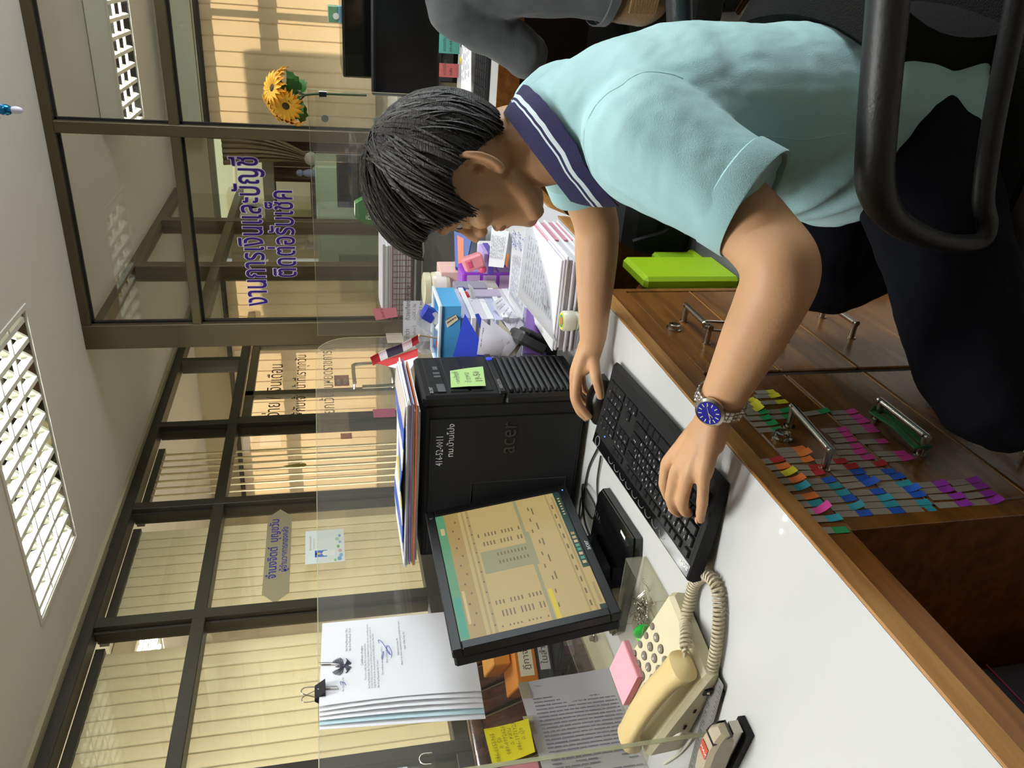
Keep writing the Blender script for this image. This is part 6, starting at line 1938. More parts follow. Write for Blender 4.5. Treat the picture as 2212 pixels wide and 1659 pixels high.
# green balm jar by the wrist
gjx, gjy = -0.622, 1.432
gj = thing('balm_jar', 'small white jar with green label and yellow lid standing by the forearm', 'jar', (gjx, gjy, 0.75))
MB().lathe([(0.0175, 0.0012), (0.0195, 0.004), (0.0195, 0.036), (0.0175, 0.040)], (gjx, gjy, 0.75), (0, 0, 1), 24).build('body', pm('jar_white', 'd8d8cc', 0.3), gj)
MB().lathe([(0.0198, 0.007), (0.0198, 0.034)], (gjx, gjy, 0.75), (0, 0, 1), 24, 0, False).build('label', pm('label_green', '3f9048', 0.4, var=0.35, vs=140), gj)
MB().lathe([(0.0205, 0.040), (0.0215, 0.043), (0.0215, 0.062), (0.019, 0.0655)], (gjx, gjy, 0.75), (0, 0, 1), 24).build('lid', pm('lid_white', 'cfcfc0', 0.3), gj)
lt_ = MB().lathe([(0.0175, 0.0657), (0.0175, 0.0662)], (gjx, gjy, 0.75), (0, 0, 1), 24).build('lid_label', pm('lid_yellow', 'd8d23a', 0.4), gj)
MB().lathe([(0.0135, 0.0663), (0.0135, 0.0666)], (gjx, gjy, 0.75), (0, 0, 1), 20).build('lid_ring', pm('lid_green', '2f8a4a', 0.4), gj)
MB().lathe([(0.0085, 0.0667), (0.0085, 0.067)], (gjx, gjy, 0.75), (0, 0, 1), 20).build('lid_centre', pm('lid_red', 'c86a3a', 0.4), gj)

# sunflowers clipped to the cross screen
M_PET = pm('petal_yellow', 'eea012', 0.6, var=0.18, vs=40)
M_PET2 = pm('petal_inner', 'f0b428', 0.6)
M_SEED = pm('seed_brown', '4a3a12', 0.8)
M_LEAFG = pm('leaf_green', '2f6a26', 0.5, var=0.25, vs=30)
M_STEMG = pm('stem_green', '2a3f1a', 0.6)
base = at(792, 206, 'y', 2.754)
clip_p = at(697, 203, 'y', 2.756)
bq = thing('sunflower_bouquet', 'bouquet of artificial sunflowers clipped to the top of the cross screen', 'flowers', tuple(base))
heads = [((590, 190), 2.72, (0.25, -0.5, 0.8), 0.050), ((600, 172), 2.80, (0.5, 0.1, 0.85), 0.045), ((618, 228), 2.70, (-0.25, -0.9, 0.2), 0.046), ((588, 232), 2.76, (-0.5, -0.2, 0.8), 0.045), ((622, 258), 2.76, (-0.9, -0.1, 0.3), 0.042)]
neck = at(660, 205, 'y', 2.754)
MB().tube(spline([base, clip_p, neck], 4), 0.0035, 8).build('stem', M_STEMG, bq)
for k, (px, y, n_, r_) in enumerate(heads):
    c = at(px[0], px[1], 'y', y)
    n_ = V(n_).normalized()
    u, w = frame_of(n_)
    MB().tube(spline([neck, neck.lerp(c, 0.5) + V((0, 0, 0.01)), c - n_ * 0.01], 4), 0.0025, 6).build('stem', M_STEMG, bq)
    hd = MB().lathe([(0.004, -0.012), (0.014, -0.006), (0.016, 0.002), (0.010, 0.006), (0.0, 0.007)], c, n_, 14).build('flower_head', M_SEED, bq)
    for lay in range(2):
        for i in range(16):
            a_ = 2 * PI * (i + 0.5 * lay) / 16 + 0.2 * k
            d = u * math.cos(a_) + w * math.sin(a_)
            s_ = d.cross(n_)
            R_ = r_ * (1.0 - 0.14 * lay)
            P = []
            for f in (0, 0.35, 0.7, 1.0):
                hw = 0.0068 * (math.sin(PI * (0.18 + 0.80 * f))) + 0.0006
                ctr = c + d * (0.010 + R_ * f) + n_ * (0.004 * lay + 0.006 * math.sin(PI * f) - 0.008 * f * f * (1 - lay))
                P.append([ctr - s_ * hw, ctr + n_ * -0.0015, ctr + s_ * hw])
            MB().slab(P, 0.0004).build('petal', (M_PET, M_PET2)[lay], hd)
for k, (px, y, ln, ang) in enumerate((((625, 195), 2.74, 0.07, 2.4), ((640, 180), 2.77, 0.075, 1.9), ((645, 235), 2.74, 0.07, -1.6), ((632, 215), 2.70, 0.06, -2.6), ((655, 190), 2.78, 0.06, 1.4), ((652, 250), 2.77, 0.065, -1.2), ((630, 178), 2.72, 0.06, 2.7))):
    c = neck.lerp(at(px[0], px[1], 'y', y), 0.45)
    tip = at(px[0], px[1], 'y', y)
    d = (tip - c).normalized()
    tip = c + d * ln
    s_ = d.cross(V((0, -1, 0.3))).normalized()
    P = []
    for f in (0, .15, .3, .45, .6, .75, .9, 1.0):
        hw = 0.020 * math.sin(PI * (0.06 + 0.92 * f)) * (0.75 + 0.35 * (int(f * 20) % 2))
        m_ = c.lerp(tip, f) + V((0, -0.01 * math.sin(PI * f), 0))
        P.append([m_ - s_ * hw, m_ + V((0, 0.003, 0)), m_ + s_ * hw])
    MB().slab(P, 0.0005).build('leaf', M_LEAFG, bq)
cl_ = thing('binder_clip', 'small black clip holding the sunflower stem to the cross screen', 'clip', tuple(clip_p))
MB().box(clip_p + V((0, -0.004, 0)), (0.016, 0.014, 0.024), None, 0, 0.002).build('spring', M_BLACKM, cl_)
for s_ in (-1, 1):
    MB().tube([clip_p + V((s_ * 0.006, -0.010, 0.008)), clip_p + V((s_ * 0.010, -0.018, 0.012)), clip_p + V((s_ * 0.010, -0.018, -0.012)), clip_p + V((s_ * 0.006, -0.010, -0.008))], 0.001, 5).build('wire_arm', M_STEEL, cl_)

# ---------------------------------------------------------------- coworker's desk
d3 = thing('coworker_desk', 'white topped desk with brown edge and black monitor behind the bending man', 'desk', (0.2, 2.9, 0))
YD = 2.52
MB().bx(-0.486, 1.15, YD, 3.28, 0.724, 0.75).build('worktop', M_DESKW, d3)
MB().bx(-0.486, 1.15, YD - 0.004, YD, 0.680, 0.7502, 0, 0.001).build('front_edge', M_WOOD, d3)
for x in (-0.470, 1.10):
    MB().bx(x - 0.015, x + 0.015, YD + 0.03, 3.26, 0, 0.724).build('side_panel', M_WOOD, d3)
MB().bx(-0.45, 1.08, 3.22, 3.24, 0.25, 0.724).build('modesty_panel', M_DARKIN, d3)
a, b = at(806, 5, 'y', 3.05), at(950, 5, 'y', 3.05)
m2 = thing('computer_monitor', 'wide black switched off monitor on the coworker desk', 'monitor', (0.0, 3.06, 0.75))
MB().bx(-0.42, 0.16, 3.05, 3.09, b.z - 0.012, a.z + 0.006, 0, 0.006).build('case', M_BLACK, m2)
MB().bx(-0.408, 0.148, 3.0475, 3.051, b.z + 0.004, a.z - 0.008).build('screen', pm('screen_off', '08090a', 0.22, spec=0.4), m2)
MB().bx(-0.17, -0.09, 3.07, 3.10, 0.76, b.z).bx(-0.25, -0.01, 2.99, 3.17, 0.7505, 0.762, 0, 0.004).build('stand', M_BLACK, m2)
for k, (p0, p1, hx, lab) in enumerate((((949, 70), (992, 117), '62b4a6', 'teal sticky note hanging below the switched off monitor'), ((949, 136), (990, 168), 'd8706c', 'coral sticky note hanging below the switched off monitor by the hair'))):
    a, b = at(p0[0], p0[1], 'y', 3.045), at(p1[0], p1[1], 'y', 3.045)
    t = thing('sticky_note', lab, 'sticky note', (a.x, 3.045, b.z))
    MB().bx(min(a.x, b.x), max(a.x, b.x), 3.043, 3.0445, b.z, a.z).build('note', pm('note_m%d' % k, hx, 0.7), t)
    MB().text(('ยอดเงิน', 'เบอร์โทร')[k], (min(a.x, b.x) + 0.006, 3.0425, a.z - 0.025), X0, Z0, 0.016, 0, 0.0004, 'LEFT', 1).text(('09-4471', 'คลัง')[k], (min(a.x, b.x) + 0.006, 3.0425, a.z - 0.048), X0, Z0, 0.016, 0, 0.0004, 'LEFT', 1).build('handwriting', pm('note_ink', '4c5a58', 0.8), t)
k2 = thing('keyboard', 'black keyboard on the coworker desk before the switched off monitor', 'keyboard', (-0.15, 2.72, 0.75))
MB().prism([V((-0.40, 2.63, 0.751)), V((-0.40, 2.80, 0.751)), V((-0.40, 2.80, 0.772)), V((-0.40, 2.63, 0.760))], (0.45, 0, 0)).build('body', M_BLACKM, k2)
kq = None
for r in range(6):
    for c in range(18):
        p = V((-0.388 + 0.0245 * c, 2.650 + 0.0255 * r, 0.7615 + 0.00185 * r + 0.001))
        if kq is None:
            kq = MB().box(p, (0.020, 0.020, 0.006), None, 0, 0.0015).build('key', pm('key_dark', '202224', 0.4), k2, p)
        else:
            o = kq.copy(); COL.objects.link(o); o.parent = k2; o.location = p - WL[k2.name]
o, c = leaf('memo_sheet', [(1000, -60), (996, 200), (1018, 200), (1018, -60)], [2.98, 2.98, 2.82, 2.82], M_SHEET, 'white printed sheet behind the coworker keyboard', 'paper', None, 0)
prints(c, o, 'printed_lines', M_INKL, 5, 0.0014, (0.3, 0.9), 12, 0.2)
p = at(993, 130, 'y', 2.99)
tyd = thing('desk_toy', 'small yellow and purple round desk toy below the switched off monitor', 'toy', (p.x, 2.99, 0.75))
MB().ball((p.x, 2.99, 0.772), (0.02, 0.018, 0.0215), 12, 8).build('body', pm('toy_yellow', 'c9b02a', 0.5), tyd)
MB().lathe([(0.0208, 0.772 - 0.004), (0.0208, 0.772 + 0.004)], (p.x, 2.99, 0), (0, 0, 1), 12, 0, False).build('band', pm('toy_purple', '6a2a86', 0.5), tyd)
bh = thing('glass_cabinet', 'black glossy cabinet standing behind the coworker desk', 'cabinet', (0.2, 3.5, 0))
a = at(740, 100, 'y', 3.34)
MB().bx(-0.398, 1.0, 3.345, 3.75, 0, a.z, 0, 0.004).build('body', M_BLACKG, bh)
for k in range(3):
    MB().bx(-0.394 + 0.465 * k, -0.394 + 0.465 * (k + 1) - 0.004, 3.338, 3.345, 0.06, a.z - 0.006, 0, 0.002).build('door', pm('smoked_glass', '101412', 0.08, spec=0.7), bh)
g = at(744, 12, 'y', 3.45)
gx_ = thing('tissue_box', 'green tissue box with pale blue base on top of the black cabinet', 'box', (g.x, 3.45, a.z))
e1, e2 = at(708, 12, 'y', 3.45), at(745, 50, 'y', 3.45)
MB().bx(e2.x, e1.x, 3.44, 3.54, a.z + 0.001, a.z + 0.012).build('base', pm('tissue_blue', '7fb0c8', 0.5), gx_)
MB().bx(e2.x, e1.x, 3.44, 3.54, a.z + 0.012, e1.z, 0, 0.002).build('carton', pm('tissue_green', '6f9d78', 0.5), gx_)
MB().lathe([(0.012, 0), (0.012, 0.001)], ((e1.x + e2.x) / 2 - 0.006, 3.4395, e1.z - 0.03), (0, -1, 0), 12).build('badge', M_WHITE, gx_)

# ---------------------------------------------------------------- things on the floor beyond the drawers
lm = thing('plastic_crate', 'lime green plastic crate standing on end beyond the drawers', 'crate', (-0.66, 1.6, 0))
M_LIME = pm('lime_plastic', '9ac21a', 0.35)
MB().bx(-0.86, -0.56, 1.475, 1.50, 0.42, 0.60, 0, 0.008).bx(-0.86, -0.56, 1.475, 1.72, 0.40, 0.42, 0, 0.006).build('shell', M_LIME, lm)
MB().bx(-0.575, -0.545, 1.475, 1.62, 0.40, 0.625, 0, 0.008).build('lip', M_LIME, lm)
MB().bx(-0.86, -0.56, 1.55, 1.70, 0.422, 0.52, 0, 0.006).build('tray', pm('lime_dark', '7fa816', 0.4), lm)
cs_ = thing('card_box', 'grey box under the lime green crate', 'box', (-0.7, 1.7, 0))
MB().bx(-0.9, -0.50, 1.475, 1.90, 0.0, 0.398, 0, 0.01).build('body', pm('box_grey_violet', '54525e', 0.6), cs_)
MB().bx(-0.9, -0.49, 1.47, 1.905, 0.30, 0.399, 0, 0.006).build('lid', pm('lid_grey', '6a6872', 0.5), cs_)
rg_ = thing('cleaning_rag', 'dark red cloth lying over the lime green crate', 'cloth', (-0.62, 1.5, 0.6))
MB().ball((-0.615, 1.515, 0.612), (0.045, 0.022, 0.014), 12, 7).build('cloth', pm('cloth_rust', '7a3a1c', 0.8), rg_)

bgx = thing('black_bag', 'black cloth bag standing on the grey box behind the lime green crate', 'bag', (-0.6, 1.8, 0.40))
a, b = at(1362, 425, 'y', 1.74), at(1420, 545, 'y', 1.74)
rg = []
for z, i in ((0.401, 0.012), (0.42, 0.0), (0.50, -0.004), (a.z - 0.03, 0.004), (a.z, 0.02)):
    rg.append([V((x, y, z)) for x, y in ((b.x + i, 1.74 + i), (a.x - i, 1.74 + i), (a.x - i, 1.86 - i), (b.x + i, 1.86 - i))])
MB().loft(rg, 0, True, False).build('body', pm('bag_black', '121419', 0.8), bgx)
MB().tube(spline([(b.x + 0.03, 1.735, a.z - 0.02), ((a.x + b.x) / 2, 1.72, a.z - 0.10), (a.x - 0.03, 1.735, a.z - 0.02)], 5), 0.008, 6, flat=0.4).build('strap', MATS['bag_black'], bgx)
o, c = leaf('notebook', [(1430, 455), (1480, 507), (1497, 500), (1445, 450)], [1.70, 1.70, 1.735, 1.735], pm('notebook_green', '86c98c', 0.6), 'pale green notebook leaning beside the black bag', 'notebook', None, 0, 3, 0.006)
# ---------------------------------------------------------------- office armchair of the bending man
M_FAB = pm('chair_fabric', '0f100d', 0.95, spec=0.2, bump=0.8, bs=380)
M_CHB = pm('chair_plastic', '1f1f20', 0.45, bump=0.15, bs=200)
oc = thing('office_chair', 'black office armchair with textured seat and loop armrests under the bending man', 'chair', (-0.05, 1.07, 0))


def cushion(x0, x1, y0, y1, z0, z1, r, mat, name, par):
    rings = []
    for z, i in ((z0, r * 0.6), (z0 + r * 0.4, 0.0), (z1 - r, 0.0), (z1 - r * 0.35, r * 0.35), (z1, r * 1.3)):
        ring = []
        for k in range(32):
            a = 2 * PI * k / 32
            c, s = math.cos(a), math.sin(a)
            e = 0.28
            ring.append(V(((x0 + x1) / 2 + ((x1 - x0) / 2 - i) * math.copysign(abs(c) ** e, c), (y0 + y1) / 2 + ((y1 - y0) / 2 - i) * math.copysign(abs(s) ** e, s), z)))
        rings.append(ring)
    return MB().loft(rings).build(name, mat, par)


cushion(-0.29, 0.20, 0.865, 1.29, 0.385, 0.445, 0.03, M_FAB, 'seat', oc)
cushion(-0.295, 0.205, 0.858, 1.297, 0.345, 0.392, 0.02, M_CHB, 'seat_shell', oc)
rows = []
for i in range(9):
    v = i / 8
    z = 0.44 + 0.175 * v
    rows.append([V((0.015 - 0.022 * math.sin(PI * min(1, v * 0.8)) + 0.05 * (2 * u - 1) ** 2 * -0.5 + 0.03 * v * v, 0.905 + 0.36 * u, z)) for u in [k / 10 for k in range(11)]])
MB().slab(rows, -0.055).build('backrest', M_FAB, oc)
for yy_, sg_ in ((0.80, 1), (1.345, -1)):
    P = [at(x, y, 'y', 0.80) for x, y in ((1935, -220), (1918, 0), (1905, 150), (1893, 300), (1890, 390), (1908, 448), (1948, 488), (2010, 516), (2075, 528), (2118, 518), (2132, 484), (2124, 430), (2140, 300), (2172, 130), (2206, -40), (2230, -140))]
    P = [V((p.x, yy_, p.z)) for p in P]
    pth = spline(P, 5)
    rad = []
    for i in range(len(pth)):
        f = i / (len(pth) - 1)
        rad.append(0.0235 if f < 0.28 else (0.0235 - 0.010 * min(1, (f - 0.28) / 0.2)))
    MB().tube(pth, rad, 12, flat=0.9).build('armrest', M_CHB, oc)
MB().lathe([(0.03, 0.09), (0.03, 0.34)], (-0.05, 1.08, 0), (0, 0, 1), 16).build('gas_column', M_STEEL, oc)
for k in range(5):
    a = 2 * PI * k / 5 + 0.3
    e = V((-0.05 + 0.27 * math.cos(a), 1.08 + 0.27 * math.sin(a), 0.075))
    MB().tube([(-0.05, 1.08, 0.11), e], [0.026, 0.016], 8).build('leg', M_CHB, oc)
    MB().lathe([(0.025, -0.011), (0.025, 0.011)], e - V((0, 0, 0.0485)), (math.sin(a), -math.cos(a), 0), 14).build('caster', M_BLACKM, oc)

# ---------------------------------------------------------------- body building
from mathutils import noise as NZ


def remesh(mb, name, mat, par, voxel, it=6, fac=0.5, disp=None, soft=()):
    tmp = mb.build('tmp_' + name, mat)
    md = tmp.modifiers.new('r', 'REMESH')
    md.mode = 'VOXEL'
    md.voxel_size = voxel
    md2 = tmp.modifiers.new('s', 'SMOOTH')
    md2.factor = fac
    md2.iterations = it
    bpy.context.view_layer.update()
    me = bpy.data.meshes.new_from_object(tmp.evaluated_get(bpy.context.evaluated_depsgraph_get()))
    bpy.data.objects.remove(tmp)
    if soft:
        bm = bmesh.new()
        bm.from_mesh(me)
        for c, rad, n in soft:
            vs = [v for v in bm.verts if (v.co - c).length < rad]
            for _ in range(n):
                bmesh.ops.smooth_vert(bm, verts=vs, factor=0.5, use_axis_x=True, use_axis_y=True, use_axis_z=True)
        bm.to_mesh(me)
        bm.free()
    if disp:
        ns = [v.normal.copy() for v in me.vertices]
        for v, n in zip(me.vertices, ns):
            v.co += n * disp(v.co, n)
    off = WL[par.name]
    me.transform(Matrix.Translation(-off))
    for p in me.polygons:
        p.use_smooth = True
    me.materials.clear()
    me.materials.append(mat)
    o = bpy.data.objects.new(name, me)
    COL.objects.link(o)
    o.parent = par
    WL[o.name] = off
    return o


def ring(c, a, b, ra, rb, n=24, e=0.85):
    """superelliptic ring round c with half axes a*ra, b*rb"""
    out = []
    for k in range(n):
        t = 2 * PI * k / n
        co, si = math.cos(t), math.sin(t)
        out.append(c + a * (ra * math.copysign(abs(co) ** e, co)) + b * (rb * math.copysign(abs(si) ** e, si)))
    return out


def skin(name, hexc, rough=0.5):
    m = pm(name, hexc, rough, spec=0.35, bump=0.08, bs=350, var=0.06, vs=14)
    b = m.node_tree.nodes['Principled BSDF']
    b.inputs['Subsurface Weight'].default_value = 0.12
    b.inputs['Subsurface Radius'].default_value = (0.012, 0.005, 0.003)
    b.inputs['Subsurface Scale'].default_value = 0.5
    return m


HS = 1.04
HEAD = [(-0.112, 0.035, 0.068, 0.020), (-0.104, 0.022, 0.084, 0.033), (-0.090, -0.01, 0.091, 0.043), (-0.068, -0.035, 0.089, 0.052), (-0.045, -0.055, 0.088, 0.058), (-0.020, -0.075, 0.087, 0.064), (0.008, -0.088, 0.090, 0.067), (0.035, -0.096, 0.095, 0.071), (0.062, -0.098, 0.093, 0.073), (0.088, -0.090, 0.082, 0.068), (0.108, -0.072, 0.062, 0.056), (0.122, -0.048, 0.038, 0.036), (0.128, -0.02, 0.012, 0.014)]


def add_head(b, O, F, L, U):
    def hp(f, l, u): return O + F * f + L * l + U * u
    rings = []
    for u, fb, ff, hw in HEAD:
        u, hw = u * (1 if u < 0.07 else 0.98), hw
        c = hp((fb + ff) / 2, 0, u)
        rr = []
        for k in range(28):
            t = 2 * PI * k / 28
            co, si = math.cos(t), math.sin(t)
            w = hw * (1 - 0.13 * max(0, co) ** 2 * (1 if u < 0.03 else 0.4))
            rr.append(c + F * ((ff - fb) / 2 * math.copysign(abs(co) ** 0.9, co)) + L * (w * math.copysign(abs(si) ** 0.85, si)))
        rings.append(rr)
    b.loft(rings)
    b.tube([hp(0.084, 0, 0.026), hp(0.094, 0, 0.008), hp(0.104, 0, -0.010), hp(0.107, 0, -0.018)], [0.007, 0.008, 0.011, 0.0115], 12)   # nose
    for s in (-1, 1):
        b.ball(hp(0.095, s * 0.0125, -0.0195), (0.010, 0.009, 0.009), 10, 8)
        b.tube([hp(0.072, s * 0.052, 0.040), hp(0.088, s * 0.034, 0.044), hp(0.092, s * 0.014, 0.038)], 0.008, 8)        # brow ridge
        b.tube([hp(0.070, s * 0.046, 0.008), hp(0.082, s * 0.030, 0.004), hp(0.083, s * 0.018, 0.008)], 0.006, 8)        # lower lid
        b.tube([hp(0.070, s * 0.046, 0.026), hp(0.083, s * 0.032, 0.0295), hp(0.085, s * 0.017, 0.025)], 0.006, 8)       # upper lid
        b.ball(hp(0.062, s * 0.046, -0.012), (0.022, 0.018, 0.018), 12, 8)                                               # cheekbone
        b.tube([hp(0.078, s * 0.026, -0.049), hp(0.089, s * 0.013, -0.0445), hp(0.094, 0, -0.0445)], [0.003, 0.0055, 0.006], 8)
        b.tube([hp(0.077, s * 0.024, -0.053), hp(0.086, s * 0.012, -0.058), hp(0.090, 0, -0.059)], [0.003, 0.0055, 0.0065], 8)
        b.tube([hp(0.0, s * 0.056, -0.045), hp(0.035, s * 0.050, -0.078), hp(0.066, s * 0.026, -0.098)], [0.013, 0.015, 0.015], 10)   # jaw
        E0 = hp(-0.008, s * 0.073, 0.0)                                                                                   # ear
        T = (F * -0.80 + L * s * 0.60).normalized()
        K = (U * 0.97 - F * 0.22).normalized()
        rim = [E0 + K * (0.032 * math.sin(t) - 0.001) + T * (0.009 + 0.0155 * -math.cos(t)) + L * s * (0.004) for t in [PI * 0.15 + 1.72 * PI * i / 15 * 1.0 for i in range(16)]]
        rim = [E0 + K * (0.032 * math.cos(t)) + T * (0.006 + 0.021 * math.sin(t)) for t in [-0.9 + (PI + 1.0) * i / 15 for i in range(16)]]
        b.tube(rim, [0.0048] * 9 + [0.0048, 0.005, 0.0054, 0.006, 0.0068, 0.0072, 0.005], 8)
        b.tube([E0 + K * 0.016 + T * 0.002, E0 + K * 0.004 + T * 0.0145, E0 - K * 0.010 + T * 0.0135, E0 - K * 0.016 + T * 0.005], 0.0040, 8)
        b.ball(E0 - K * 0.004 - T * 0.006 + L * s * 0.001, (0.005, 0.0045, 0.006), 8, 6)
        fl = []
        for i in range(9):
            t = -0.9 + (PI + 1.0) * i / 8
            fl.append([E0 - L * s * 0.013 - K * 0.002, E0 + K * (0.030 * math.cos(t)) + T * (0.004 + 0.019 * math.sin(t)) - L * s * 0.002])
        b.slab(fl, 0.004)
        b.slab([r[::-1] for r in fl], 0.004)
    b.ball(hp(0.076, 0, -0.094), (0.018, 0.018, 0.016), 12, 8)
    return hp


def add_finger(b, pts, r0, r1):
    n = len(pts)
    sp = spline(pts, 4)
    rr = []
    for i in range(len(sp)):
        f = i / (len(sp) - 1)
        bulge = 0.0005 * max(0, math.cos((f * (n - 1)) * 2 * PI))
        rr.append(r0 + (r1 - r0) * f + bulge)
    b.tube(sp, rr, 12)
    b.ball(sp[-1], r1 * 0.99, 12, 8)


def hair_cap(name, par, mat, O, F, L, U, edge, n_str, seed, R=(0.130, 0.122, 0.094, 0.124), C=(0.016, 0, 0.032), long=None):
    random.seed(seed)
    c = O + F * C[0] + L * C[1] + U * C[2]

    def pt(az, ph, k=1.0):
        rf = R[0] if math.cos(az) > 0 else R[1]
        s, co = math.sin(ph), math.cos(ph)
        shr = 1.0 if ph < PI / 2 else 1.0 - 0.10 * (ph - PI / 2)
        return c + F * (rf * math.cos(az) * s * k * shr) + L * (R[2] * math.sin(az) * s * k * shr) + U * (R[3] * co * k)
    b = MB()
    rows = []
    for i in range(15):
        t = i / 14
        rows.append([pt(2 * PI * j / 64, 0.02 + (edge(2 * PI * j / 64) - 0.02) * t, 0.985 - 0.03 * t ** 4 + 0.012 * math.sin(j * 5.3 + i * 0.7) * t) for j in range(65)])
    b.slab(rows, 0.010)
    b.slab([r[::-1] for r in rows], 0.001)
    def dv(az, ph): return V((math.cos(az) * math.sin(ph), math.sin(az) * math.sin(ph), math.cos(ph)))
    for k in range(n_str):
        az = random.uniform(0, 2 * PI)
        e = edge(az)
        d0 = (dv(PI + random.uniform(-0.8, 0.8), 0.50) + V((random.gauss(0, .10), random.gauss(0, .12), random.gauss(0, .06)))).normalized()
        d1 = dv(az, e * random.uniform(0.96, 1.02))
        f0 = random.uniform(0.0, 0.62)
        f1 = 1.0 if random.random() < 0.6 else random.uniform(f0 + 0.3, 1.0)
        kk = random.uniform(0.985, 1.020)
        om = math.acos(max(-1, min(1, d0.dot(d1))))
        P, rad = [], []
        for i in range(9):
            f = i / 8
            g = f0 + (f1 - f0) * f
            d = (d0 * math.sin((1 - g) * om) + d1 * math.sin(g * om)) / max(1e-4, math.sin(om))
            d.normalize()
            P.append(pt(math.atan2(d.y, d.x), math.acos(max(-1, min(1, d.z))), kk + 0.006 * math.sin(PI * f) - 0.010 * f * f))
            rad.append(0.0034 * (math.sin(PI * (0.12 + 0.80 * f)) ** 0.7) * random.uniform(0.8, 1.0))
        b.tube(P, rad, 5, flat=0.5)
    o = b.build(name, mat, par)
    return o


M_SKIN = skin('skin_tan', 'c89b74')
M_HAIR = pm('hair_black', '1c1613', 0.42, spec=0.6, bump=0.5, bs=140, stretch=(1, 1, 6))
M_NAIL = pm('nail_pink', 'd9a08e', 0.3)
M_SHIRT = pm('shirt_aqua', 'a2cdd0', 0.85, bump=0.25, bs=700, sheen=0.25)
M_TROU = pm('trousers_navy', '0a0c13', 0.95, spec=0.15, bump=0.3, bs=600)
M_COLL = pm('collar_navy', '26234e', 0.85, bump=0.3, bs=500)

# ---------------------------------------------------------------- the man bending over the keyboard
man = thing('person', 'person in a pale aqua polo shirt and dark trousers bending to the keyboard', 'person', (-0.15, 1.06, 0))
sd = V((-0.05, 0.998, 0.03)).normalized()        # shoulder line, near to far
TR = [((-0.140, 1.060, 0.475), 0.176, 0.132), ((-0.150, 1.060, 0.53), 0.176, 0.136), ((-0.158, 1.060, 0.60), 0.166, 0.134), ((-0.158, 1.063, 0.67), 0.166, 0.130), ((-0.158, 1.072, 0.74), 0.175, 0.127), ((-0.162, 1.085, 0.82), 0.184, 0.123), ((-0.172, 1.098, 0.885), 0.180, 0.106), ((-0.187, 1.112, 0.926), 0.136, 0.088), ((-0.201, 1.118, 0.950), 0.102, 0.084), ((-0.216, 1.120, 0.967), 0.078, 0.077)]
fwd = V((-1, -0.05, 0))


def fw(i):
    return V((-1, -0.05, -(0, 0, 0, 0, 0, 0, 0.10, 0.35, 0.65, 0.93)[i])).normalized()

LS, RS = V((-0.170, 0.932, 0.893)), V((-0.195, 1.280, 0.915))
LE, RE = V((-0.262, 0.742, 0.788)), V((-0.385, 1.330, 0.802))
LW, RW = V((-0.470, 0.792, 0.806)), V((-0.607, 1.306, 0.790))

body = MB()
rings = [ring(V(c), sd, fw(i), hw * (0.88 if i < 7 else 0.70), hd * (0.88 if i < 7 else 0.70), 24, 0.9) for i, (c, hw, hd) in enumerate(TR)]
body.loft(rings)
ear = at(1033, 362, 'y', 1.082)
Fh = V((-0.998, -0.05, -0.03)).normalized()
Lh = V((0.05, -0.998, 0.0)).normalized()
Lh = (Lh - Fh * Lh.dot(Fh)).normalized()
Uh = Fh.cross(-Lh).normalized()
if Uh.z < 0: Uh = -Uh
OH = ear - Lh * 0.074 + Fh * 0.010
hp = add_head(body, OH, Fh, Lh, Uh)
body.tube(spline([(-0.195, 1.120, 0.93), (-0.214, 1.130, 0.975), hp(-0.032, 0, -0.075), hp(-0.022, 0, -0.030)], 4), [0.056, 0.057, 0.058, 0.058, 0.058, 0.058, 0.058, 0.057, 0.056, 0.056, 0.055, 0.055, 0.055], 20)


def arm(b, S, E, Wr, k=1.0):
    Eb = E.lerp((S.lerp(E, 0.8) + E.lerp(Wr, 0.2)) / 2, 0.35)
    sp = [S, S.lerp(E, 0.35), S.lerp(E, 0.72), Eb, E.lerp(Wr, 0.24), E.lerp(Wr, 0.5), E.lerp(Wr, 0.8), Wr]
    sp2 = spline(sp, 7)
    key = [0.050, 0.047, 0.0435, 0.0425, 0.0415, 0.037, 0.030, 0.0265]
    rr = []
    for i in range(len(sp2)):
        f = i / (len(sp2) - 1) * (len(key) - 1)
        a = min(int(f), len(key) - 2)
        rr.append((key[a] + (key[a + 1] - key[a]) * (f - a)) * k)
    b.tube(sp2, rr, 24)


LM = at(1612, 480, 'y', 0.826)
arm(body, LE + (LM - LE) * 1.95, LE, LW)
arm(body, RS, RE, RW, 0.97)
# near (left) hand on the keys
Lm = {'i': at(1441, 1004, 'z', 0.830), 'm': at(1460, 1024, 'z', 0.832), 'r': at(1485, 1034, 'z', 0.826), 'p': at(1520, 1030, 'z', 0.815)}
Lp = {'i': [at(1436, 1045, 'z', 0.826), at(1444, 1072, 'z', 0.806), at(1452, 1084, 'z', 0.790)],
      'm': [at(1450, 1072, 'z', 0.828), at(1456, 1098, 'z', 0.806), at(1468, 1108, 'z', 0.790)],
      'r': [at(1474, 1083, 'z', 0.822), at(1480, 1104, 'z', 0.802), at(1488, 1108, 'z', 0.787)],
      'p': [at(1517, 1085, 'z', 0.806), at(1514, 1108, 'z', 0.796), at(1513, 1122, 'z', 0.787)]}
for k, r0, r1 in (('i', 0.0098, 0.0074), ('m', 0.0100, 0.0076), ('r', 0.0096, 0.0072), ('p', 0.0088, 0.0066)):
    add_finger(body, [Lm[k]] + Lp[k], r0, r1)
    body.tube(spline([LW.lerp(Lm[k], 0.02), LW.lerp(Lm[k], 0.55), Lm[k]], 4), [0.016, 0.0155, 0.015, 0.0145, 0.014, 0.013, 0.0125, 0.012, 0.0108], 12)
